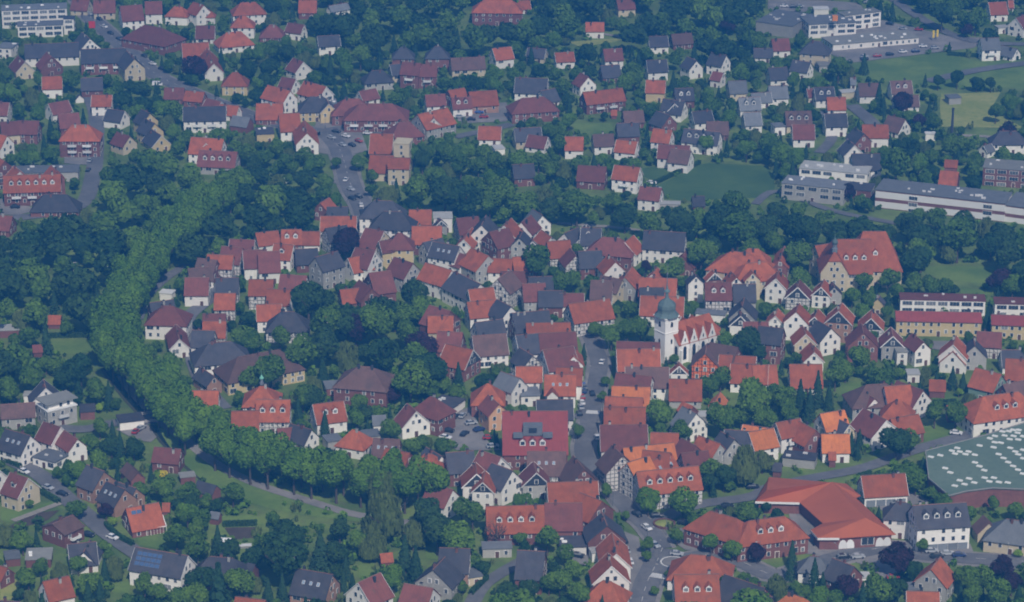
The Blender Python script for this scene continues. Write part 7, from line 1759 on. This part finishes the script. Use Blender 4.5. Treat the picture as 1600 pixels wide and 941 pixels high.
# ------------------------------------------------------------------ single structures
bx=SPOTS['bridge']; br=thing('road_bridge','short grey road bridge with low parapets over the canal','bridge',(*bx[0],0))
q=[Vector((p[0]-bx[0][0],p[1]-bx[0][1],0)) for p in bx]
ob('deck',MB().shell([(q[0].x,q[0].y,.34),(q[1].x,q[1].y,.34),(q[3].x,q[3].y,.34),(q[2].x,q[2].y,.34)],[(0,3,2,1)],.3).mesh('deck',[ASP]),br)
for i,j in((0,1),(2,3)):
    m=MB(); beam(m,q[i]+Vector((0,0,.75)),q[j]+Vector((0,0,.75)),.35,.95); ob('parapet',m.mesh('parapet',[concrete]),br)
cx,cyy=SPOTS['chimney']; c=thing('factory_chimney','tall slender dark brick chimney standing among the trees left of the schools','chimney',(cx,cyy,0))
ob('shaft',MB().lathe([(.7,0),(.5,19),(.6,19.2),(.6,19.8),(.45,19.8)],12).mesh('shaft',[dark]),c)
for i,p in enumerate(SPOTS['banner']):
    c=thing('advertising_banner','yellow upright banner '+('left' if i==0 else 'right')+' of the pair on the hypermarket car park','banner',(*p,0),0,'yellow banners on the car park')
    ob('pole',MB().lathe([(.1,0),(.1,5.6)],6).mesh('pole',[lead]),c,(-.6,0,0)); ob('cloth',MB().box(-.5,.45,-.04,.04,1.6,5.4).mesh('cloth',[plain('yellow_cloth',(.75,.55,.05),.8)]),c)
p=SPOTS['orange']; c=thing('roof_sign','orange sign cube on two dark masts on the white hypermarket','sign',(*p,7.2))
ob('sign_box',MB().box(-1.3,1.3,-1,1,3.0,5.6).mesh('sign_box',[plain('orange_sign',(.7,.25,.05),.5)]),c); ob('mast',MB().box(-1.5,-1.3,-.1,.1,0,5).mesh('mast',[dark]),c); ob('mast',MB().box(1.3,1.5,-.1,.1,0,5).mesh('mast',[dark]),c)
p=SPOTS['sign']; c=thing('petrol_sign','red petrol station price pylon beside the upper main road','sign',(*p,0))
ob('panel',MB().box(-1.6,1.6,-.2,.2,2.5,6).mesh('panel',[plain('sign_red',(.55,.04,.03),.5)]),c); ob('post',MB().box(-.2,.2,-.15,.15,0,2.5).mesh('post',[lead]),c)
p=SPOTS['tent']; c=thing('garden_pavilion','white square garden pavilion on the allotment lawn','pavilion',(*p,0),R(-8))
ob('canopy',MB().shell([(-1.9,-1.6,2.1),(1.9,-1.6,2.1),(1.9,1.6,2.1),(-1.9,1.6,2.1),(0,0,2.7)],[(0,1,4),(1,2,4),(2,3,4),(3,0,4)],.1).mesh('canopy',[white]),c)
for sx in(-1,1):
    for sy in(-1,1): ob('leg',MB().box(-.06,.06,-.06,.06,0,2.1).mesh('leg',[white]),c,(sx*1.75,sy*1.45,0))
p=SPOTS['frame']; c=thing('cold_frame','long low white glazed cold frame right of the garden pavilion','greenhouse',(*p,0),R(6))
ob('base',MB().box(-3,3,-.9,.9,0,.7).mesh('base',[concrete]),c); ob('lid',MB().box(-3.1,3.1,-1,1,.72,.85).mesh('lid',[white]),c)
p=SPOTS['conserv']; c=thing('conservatory','white framed lean-to glass conservatory at the brick house with orange-red roof','conservatory',(*p,0),R(20))
ob('glass_roof',MB().shell([(-3,-1,2.3),(3,-1,2.3),(3,3.6,4.2),(-3,3.6,4.2)],[(0,1,2,3)],.1).mesh('glass_roof',[plain('tinted_glass',(.12,.16,.2),.2)]),c)
m=MB()
for i in range(7): beam(m,(-3+i,-1.05,2.33),(-3+i,3.6,4.25),.22,.12)
for i in range(7): m.box(-3.05+i,-2.95+i,-1.05,-.95,0,2.3)
beam(m,(-3,-1,2.3),(3,-1,2.3),.2,.2); beam(m,(-3,1.2,3.25),(3,1.2,3.25),.2,.14); ob('frame',m.mesh('frame',[white]),c)
p=SPOTS['planter']; c=thing('raised_flower_bed','round dark-walled raised flower bed on the forecourt by the big tree','planter',(*p,0))
ob('rim',MB().lathe([(3.6,0),(3.6,.9),(3.1,.95),(3.1,.6)],20).mesh('rim',[brickdark]),c); ob('planting',MB().lathe([(3.05,.6),(1.5,1.0),(.2,1.1)],14).mesh('planting',[LW['y']]),c)
p=SPOTS['arch']; c=thing('arch_sculpture','slim white and blue arch sculpture on the paved square','sculpture',(*p,0))
m=MB()
for i in range(10):
    t0,t1=PI*i/10,PI*(i+1)/10; beam(m,(1.2*math.cos(t0),0,1.5+2.2*math.sin(t0)),(1.2*math.cos(t1),0,1.5+2.2*math.sin(t1)),.3,.3)
m.box(-1.35,-1.05,-.15,.15,0,1.5); m.box(1.05,1.35,-.15,.15,0,1.5); ob('arch',m.mesh('arch',[plain('arch_paint',(.35,.5,.65),.4)]),c)
# ------------------------------------------------------------------ foliage
def leafmat(name,c1,c2,tr=.3):
    m=bpy.data.materials.new(name); m.use_nodes=True; n=m.node_tree; n.nodes.remove(n.nodes['Principled BSDF']); out=n.nodes['Material Output']
    at=nd(n,'ShaderNodeAttribute',attribute_name='tint'); oi=nd(n,'ShaderNodeObjectInfo')
    f=maths(n,'MULTIPLY_ADD',maths(n,'SUBTRACT',oi.outputs['Random'],.5),.5,at.outputs['Fac'])
    cl=nd(n,'ShaderNodeClamp'); n.links.new(f,cl.inputs[0]); col=mix(n,cl.outputs[0],c1,c2)
    d=nd(n,'ShaderNodeBsdfDiffuse'); t=nd(n,'ShaderNodeBsdfTranslucent'); mx=nd(n,'ShaderNodeMixShader'); mx.inputs[0].default_value=tr
    n.links.new(col,d.inputs[0]); n.links.new(col,t.inputs[0]); n.links.new(d.outputs[0],mx.inputs[1]); n.links.new(t.outputs[0],mx.inputs[2]); n.links.new(mx.outputs[0],out.inputs[0]); return m
LEAF={'g':leafmat('leaf_green',(0.07,0.145,0.022),(0.18,0.30,0.035)),'l':leafmat('leaf_lime',(0.09,0.19,0.02),(0.18,0.31,0.03)),'d':leafmat('leaf_dark',(0.035,0.085,0.026),(0.075,0.135,0.035)),
 'p':leafmat('leaf_copper',(0.032,0.020,0.032),(0.072,0.032,0.049),.2),'c':leafmat('leaf_needle',(0.026,0.065,0.032),(0.051,0.102,0.041),.12),'w':leafmat('leaf_willow',(0.123,0.174,0.043),(0.189,0.246,0.065)),
 'y':leafmat('leaf_yellowgreen',(0.232,0.377,0.029),(0.348,0.493,0.043)),'z':leafmat('leaf_yellow',(0.652,0.551,0.029),(0.870,0.725,0.058)),'b':leafmat('leaf_sparse',(0.174,0.123,0.072),(0.246,0.160,0.102))}
BARK=varied('bark',(.09,.07,.055),.3)
def leaves(kind,seed,N,ls):
    # unit crown: width 1, centred on its middle; returns leaf corner array (N,4,3) and tint (N,)
    g=np.random.default_rng(seed)
    if kind=='c':
        h=g.random(N)**.85; an=g.random(N)*2*np.pi; lay=.5+.5*np.abs(np.sin(h*26+seed)); r=(1-h)*.5*(.55+.45*lay)*(.8+.35*np.sin(an*5+h*9+seed)**2)+.015
        r*=.6+.4*g.random(N)**.4
        C=np.stack([r*np.cos(an),r*np.sin(an),(h-.5)*2.0],1); nrm=np.stack([np.cos(an),np.sin(an),.5+0*an],1)+g.normal(0,.35,(N,3)); tint=.3+.4*g.random(N)
        sz=ls*(.6+.8*g.random(N))
    else:
        nb=13 if kind!='b' else 9; B=[]
        for i in range(nb):
            v=g.normal(0,1,3); v/=np.linalg.norm(v); rr=.32*g.random()**.4; c=v*rr*np.array([1,1,.85]); B.append((c,.15+.13*g.random()))
        B.append((np.zeros(3),.3)); B.append((np.array([0,0,.17]),.24))
        ar=np.array([b[1]**2 for b in B]); idx=g.choice(len(B),int(N*1.9),p=ar/ar.sum())
        cen=np.array([b[0] for b in B])[idx]; rad=np.array([b[1] for b in B])[idx]
        v=g.normal(0,1,(len(idx),3)); v/=np.linalg.norm(v,axis=1)[:,None]
        # squash lower halves, jitter the shell
        C=cen+v*(rad*(.8+.32*g.random(len(idx))))[:,None]
        keep=np.ones(len(idx),bool)
        for c,r_ in B: keep&=~((np.linalg.norm(C-c,axis=1)<r_*.74))
        C=C[keep][:N]; v=v[keep][:N]; idx=idx[keep][:N]; n=len(C)
        C[:,2]=np.where(C[:,2]<0,C[:,2]*.8,C[:,2])
        nrm=v+g.normal(0,.45,(n,3)); bt=g.random(len(B)); tint=.15+.45*bt[idx]+.4*(g.random(n)-.3); sz=ls*(.55+.9*g.random(n)); N=n
        if kind=='w': C[:,2]-= .16*g.random(n)*(np.linalg.norm(C[:,:2],axis=1)>.2)
    nrm/=np.linalg.norm(nrm,axis=1)[:,None]
    t=np.cross(nrm,g.normal(0,1,(N,3))); t/=np.linalg.norm(t,axis=1)[:,None]; b=np.cross(nrm,t)
    if kind=='w': t=np.stack([t[:,0]*.35,t[:,1]*.35,-np.abs(t[:,2])-1.0],1); b=np.cross(nrm,t); b*=.5
    s=sz[:,None]/2
    return np.stack([C-t*s-b*s*.8,C+t*s*.9-b*s,C+t*s+b*s*.9,C-t*s*.8+b*s],1),np.clip(tint,0,1)
def leafmesh(name,Qd,tint,m):
    n=len(Qd); me=bpy.data.meshes.new(name); me.vertices.add(4*n); me.vertices.foreach_set('co',Qd.astype(np.float32).ravel()); me.loops.add(4*n); me.loops.foreach_set('vertex_index',np.arange(4*n,dtype=np.int32))
    me.polygons.add(n); me.polygons.foreach_set('loop_start',np.arange(0,4*n,4,dtype=np.int32)); me.update(calc_edges=True)
    at=me.attributes.new('tint','FLOAT','FACE'); at.data.foreach_set('value',tint.astype(np.float32))
    for x in (m if isinstance(m,list) else [m]): me.materials.append(x)
    return me
PRO={'g':(1.2,.62),'l':(1.3,.62),'d':(1.2,.62),'p':(1.1,.6),'c':(2.1,.5),'w':(1.0,.58),'y':(1.2,.6),'z':(1.,.6),'b':(1.2,.6)}
def trunk_mesh(kind):
    hh,cf=PRO[kind]; top=hh*cf+.12; mb=MB()
    mb.lathe([(.05,-.02),(.035,.1),(.03,top*.6),(.012,top+.1)],7)
    if kind!='c':
        r=random.Random(4)
        for i in range(9 if kind=='b' else 6):
            an=i*2.4; z0=top*(.42+.06*i/6); e=(.3*math.cos(an),.3*math.sin(an),z0+.28); beam(mb,(0,0,z0),e,.018,.018)
            for k in (-1,1): beam(mb,(e[0]*.6,e[1]*.6,z0+.17),(.38*math.cos(an+.5*k),.38*math.sin(an+.5*k),z0+.42),.01,.01)
    return mb.mesh('trunk',[BARK],uv=True)
TRK={k:trunk_mesh(k) for k in PRO}
CR={}
def crown(kind,v):
    if (kind,v) not in CR:
        N={'c':1500,'b':260,'z':1300,'y':1500,'l':3300}.get(kind,2600); ls={'c':.075,'b':.035,'w':.075,'z':.06,'l':.05}.get(kind,.058)
        Qd,t=leaves(kind,100*v+ord(kind),N,ls); CR[kind,v]=leafmesh('crown',Qd,t,LEAF[kind])
    return CR[kind,v]
TN={'g':'broadleaf_tree','d':'dark_broadleaf_tree','l':'lime_tree','c':'conifer_tree','p':'copper_beech_tree','w':'willow_tree','y':'ornamental_tree','z':'yellow_broom_bush','b':'bare_tree'}
for i,(x,y,d,k,lc,role) in enumerate(TREES):
    r=random.Random(i*13+5); hh,cf=PRO[k]; hs=r.uniform(1.1,1.36) if role==2 else r.uniform(.88,1.18) if k!='c' else r.uniform(.85,1.2)
    t=thing(TN[k],label(lc),'bush' if k=='z' else 'tree',(x,y,0),r.uniform(0,6.28),'lime trees of the curved avenue' if role==2 else 'trees standing among the houses')
    ob('crown',crown(k,i%6),t,(0,0,d*hh*cf*hs),scale=(d,d*r.uniform(.88,1.1),d*hs)); ob('trunk',TRK[k],t,scale=(d,d,d*hs))
# woods and garden greenery that reads as one mass
KS='gdlcwpyzb'
def unpack(t):
    a=np.array(t,dtype=float).reshape(-1,4).T; return a[0],a[1],a[2],a[3].astype(int)
LOW={k:[leaves(k,900+7*v+ord(k),1050 if k!='c' else 600,.088 if k!='c' else .1) for v in range(4)] for k in 'gdlcw'}
def mass(name,lab,cols,small=False):
    X,Y,D,K=cols; g=np.random.default_rng(7); by={}
    for i in range(len(X)):
        k=KS[K[i]]; Qd,t=LOW[k][g.integers(4)]
        if small:
            s=g.choice(len(Qd),34,replace=False); Qd=Qd[s]; t=t[s]; Qd=(Qd-Qd.mean(1,keepdims=True))*3.1+Qd.mean(1,keepdims=True)
        a=g.random()*6.28; c,s=math.cos(a),math.sin(a); hh,cf=PRO[k]; q=Qd@np.array([[c,s,0],[-s,c,0],[0,0,1]]); q=q*D[i]*np.array([1,1,.9+.25*g.random()])
        q=q+np.array([X[i],Y[i],D[i]*(hh*cf if not small else .38)]); by.setdefault(k,[]).append((q,np.clip(t+(g.random()-.5)*.5,0,1)))
    ks=list(by); Qa=np.concatenate([q for k in ks for q,_ in by[k]]); T=np.concatenate([t for k in ks for _,t in by[k]])
    mi=np.concatenate([np.full(sum(len(q) for q,_ in by[k]),j) for j,k in enumerate(ks)]).astype(np.int32)
    me=leafmesh(name,Qa,T,[LEAF[k] for k in ks]); me.polygons.foreach_set('material_index',mi); o=ob(name,me); o['kind']='stuff'; o['label']=lab; o['category']='greenery'
MN={'gardens':('garden_greenery','small trees and bushes crowding the gardens between the houses'),'west wood':('west_woodland','dense dark green wood left of the old town'),'north belt':('belt_woodland','dense tree belt between the old town and the field'),
 'top wood':('far_woodland','hazy far-off wood along the top of the town'),'inner park':('park_woodland','thick park trees in the middle of the old town'),'south grove':('grove_woodland','thick grove below the lime avenue'),
 'east park':('east_woodland','thick park trees right of the church'),'topright':('corner_woodland','hazy trees near the hypermarket')}
for n,t in MASSES.items(): mass(MN[n][0],MN[n][1],unpack(t))
# the country goes on beyond the edges of the view
ro_=random.Random(9); OW_=[]
for _ in range(1500):
    yy_=ro_.uniform(690,1900); e_=yy_*.19+22; xx_=ro_.uniform(-1,1)*(e_+110)
    if (abs(xx_)>e_ or yy_<775 or yy_>1610) and math.sin(xx_*.03)+math.sin(yy_*.021+xx_*.01)>-.9: OW_.append((xx_,yy_,ro_.uniform(6,13),ro_.choice((0,0,1,1,2,3))))
OW_=np.array(OW_).T
mass('outer_woodland','trees and hedgerows in the country round the town',(OW_[0],OW_[1],OW_[2],OW_[3].astype(int)))
# low shrubs wherever no building, road or lawn lies
OX,OY=-340,720; OCC=np.zeros((1000,680),bool)
def occupy(pts):
    xs=[p[0]-OX for p in pts]; ys=[p[1]-OY for p in pts]; x0,x1=max(0,int(min(xs))),min(679,int(max(xs))+1); y0,y1=max(0,int(min(ys))),min(999,int(max(ys))+1)
    if x0>=x1 or y0>=y1: return
    gy,gx=np.mgrid[y0:y1+1,x0:x1+1]; gx=gx+.5; gy=gy+.5; ins=np.zeros(gx.shape,bool)
    for i in range(len(xs)):
        ax,ay,bx_,by_=xs[i],ys[i],xs[(i+1)%len(xs)],ys[(i+1)%len(xs)]
        if ay!=by_: ins^=((ay>gy)!=(by_>gy))&(gx<(bx_-ax)*(gy-ay)/(by_-ay)+ax)
    OCC[y0:y1+1,x0:x1+1]|=ins
for rec in BUILDINGS:
    c,s=math.cos(R(rec[2])),math.sin(R(rec[2])); hl,hw=rec[3]/2+1.6,rec[4]/2+1.6
    occupy([(rec[0]+u*c-v*s,rec[1]+u*s+v*c) for u,v in((-hl,-hw),(hl,-hw),(hl,hw),(-hl,hw))])
for pts_ in PAVED+SOILS+[l[1] for l in LAWNS if len(l[1])<14]+[MARKET_EAVE,FACTORY]: occupy(pts_)
for P,wd in ROADS+PATHS+WATERS:
    S=smooth_line(P); occupy(offs(S,wd/2+2)+offs(S,-wd/2-2)[::-1])
occupy([(48,980),(80,985),(82,1012),(60,1012),(46,995)])
SH=[]; rs=random.Random(3)
while len(SH)<6500:
    yy_=rs.uniform(770,1640); xx_=rs.uniform(-1,1)*(yy_*.19+20); i,j=int(yy_-OY),int(xx_-OX)
    if not OCC[i,j]: SH.append((xx_,yy_,rs.uniform(1.5,3.8),rs.choice((0,0,1,2,2,2,4))))
SH=np.array(SH).T
mass('garden_shrubs','low shrubs and hedges filling the gardens',(SH[0],SH[1],SH[2],SH[3].astype(int)),True)
# ------------------------------------------------------------------ street lamps
LPM=MB().lathe([(.11,0),(.06,7.0)],6); beam(LPM,(0,0,6.9),(1.6,0,7.25),.08,.08); POLE=LPM.mesh('pole',[lead]); HEAD=MB().box(-.45,.3,-.14,.14,-.08,.08).mesh('lamp_head',[concrete])
for x,y,a,o_,d_,l_ in LAMPS:
    c=thing('street_lamp',('' if o_==0 else (ORDINALS[o_-1] if o_<=10 else '%dth nearest'%o_)+' ')+'slim grey street lamp '+DIRECTIONS[d_]+' '+LANDMARKS[l_],'street lamp',(x,y,0),a,'street lamps along the main roads')
    ob('pole',POLE,c); ob('lamp_head',HEAD,c,(1.9,0,7.3))
# ------------------------------------------------------------------ hedges
def hedge(a,b,lab,n):
    L=math.hypot(b[0]-a[0],b[1]-a[1]); g=np.random.default_rng(n); N=int(L*130); hw,hh=.55,1.7
    P=np.stack([g.random(N)*L,(g.random(N)-.5)*2*hw,g.random(N)*hh],1); f=g.integers(0,3,N); P[f==0,2]=hh; P[f==1,1]=-hw; P[f==2,1]=hw
    P+=g.normal(0,.07,(N,3)); nr=g.normal(0,.6,(N,3)); nr[f==0,2]+=1; nr[f==1,1]-=1; nr[f==2,1]+=1; nr/=np.linalg.norm(nr,axis=1)[:,None]
    t=np.cross(nr,g.normal(0,1,(N,3))); t/=np.linalg.norm(t,axis=1)[:,None]; u=np.cross(nr,t); s=.2
    Qd=np.stack([P-t*s-u*s,P+t*s-u*s,P+t*s+u*s,P-t*s+u*s],1); me=leafmesh('hedge',Qd,g.random(N),LEAF['d'])
    o=ob('hedge',me,None,(a[0],a[1],0),math.atan2(b[1]-a[1],b[0]-a[0])); o['label']=lab; o['category']='hedge'
for i,(a,b,lab) in enumerate(HEDGES): hedge(a,b,lab,i)
# ------------------------------------------------------------------ cars
PAINT={'blue':(.05,.12,.4),'navy':(.03,.05,.14),'red':(.4,.03,.02),'white':(.75,.75,.75),'silver':(.4,.42,.44),'dark':(.025,.027,.03),'vanblue':(.04,.1,.35),'vanwhite':(.75,.75,.75)}
tyre=plain('tyre',(.02,.02,.02),.9); lamp=plain('lamp_glass',(.6,.6,.55),.2)
def profile(mb,pts,w0,w1=None,m=0):
    n=len(pts); w1=w1 or w0; zt=max(p[1] for p in pts); zb=min(p[1] for p in pts)
    ww=lambda z: w0+(w1-w0)*((z-zb)/(zt-zb)); V=[(x,-ww(z),z) for x,z in pts]+[(x,ww(z),z) for x,z in pts]
    mb.add(V,[tuple(range(n)),tuple(range(n,2*n))[::-1]]+[(i,i+n,(i+1)%n+n,(i+1)%n) for i in range(n)],m)
def car_meshes(k):
    m,n,b=mat('paint_'+k,.3); b.inputs['Base Color'].default_value=(*PAINT[k],1); b.inputs['Coat Weight'].default_value=.4
    van=k.startswith('van'); mb=MB(); gl=MB()
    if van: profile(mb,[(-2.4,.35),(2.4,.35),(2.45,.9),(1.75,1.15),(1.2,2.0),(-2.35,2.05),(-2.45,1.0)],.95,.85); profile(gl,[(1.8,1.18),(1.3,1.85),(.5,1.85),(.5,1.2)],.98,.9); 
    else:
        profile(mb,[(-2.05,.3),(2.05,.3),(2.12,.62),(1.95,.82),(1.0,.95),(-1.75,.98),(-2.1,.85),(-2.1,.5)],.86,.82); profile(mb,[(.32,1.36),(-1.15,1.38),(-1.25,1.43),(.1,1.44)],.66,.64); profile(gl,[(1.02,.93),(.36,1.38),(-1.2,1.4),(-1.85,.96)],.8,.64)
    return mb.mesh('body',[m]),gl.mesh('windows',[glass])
CM={}; WH=MB().lathe([(.32,-.11),(.32,.11)],14).mesh('wheel',[tyre]); HL=MB().box(-.04,.06,-.16,.16,-.08,.08).mesh('headlight',[lamp])
for x,y,a,k,lc in CARS:
    if k not in CM: CM[k]=car_meshes(k)
    van=k.startswith('van'); c=thing('parked_van' if van else 'parked_car',label(lc),'van' if van else 'car',(x,y,ZR+.02 if not van else ZR+.02),R(a),'vehicles parked and driving in the streets')
    ob('body',CM[k][0],c); ob('windows',CM[k][1],c)
    for sx in(-1.3,1.3):
        for sy in(-.8,.8): ob('wheel',WH,c,(sx,sy,.32),0,rx=PI/2)
    for sy in(-.6,.6): ob('headlight',HL,c,(2.1 if not van else 2.43,sy,.66))
# ------------------------------------------------------------------ haze over the whole valley
hm=bpy.data.materials.new('haze_air'); hm.use_nodes=True; n=hm.node_tree; n.nodes.remove(n.nodes['Principled BSDF']); pv=n.nodes.new('ShaderNodeVolumePrincipled')
pv.inputs['Density'].default_value=HAZE_DENSITY; pv.inputs['Color'].default_value=(*HAZE_COLOR,1); pv.inputs['Anisotropy'].default_value=.1
n.links.new(pv.outputs[0],n.nodes['Material Output'].inputs['Volume'])
hz=ob('haze',MB().box(-1010,1010,-310,2910,-7,405).mesh('haze',[hm],uv=False)); hz['kind']='stuff'; hz['label']='thin blue summer haze over the whole town'
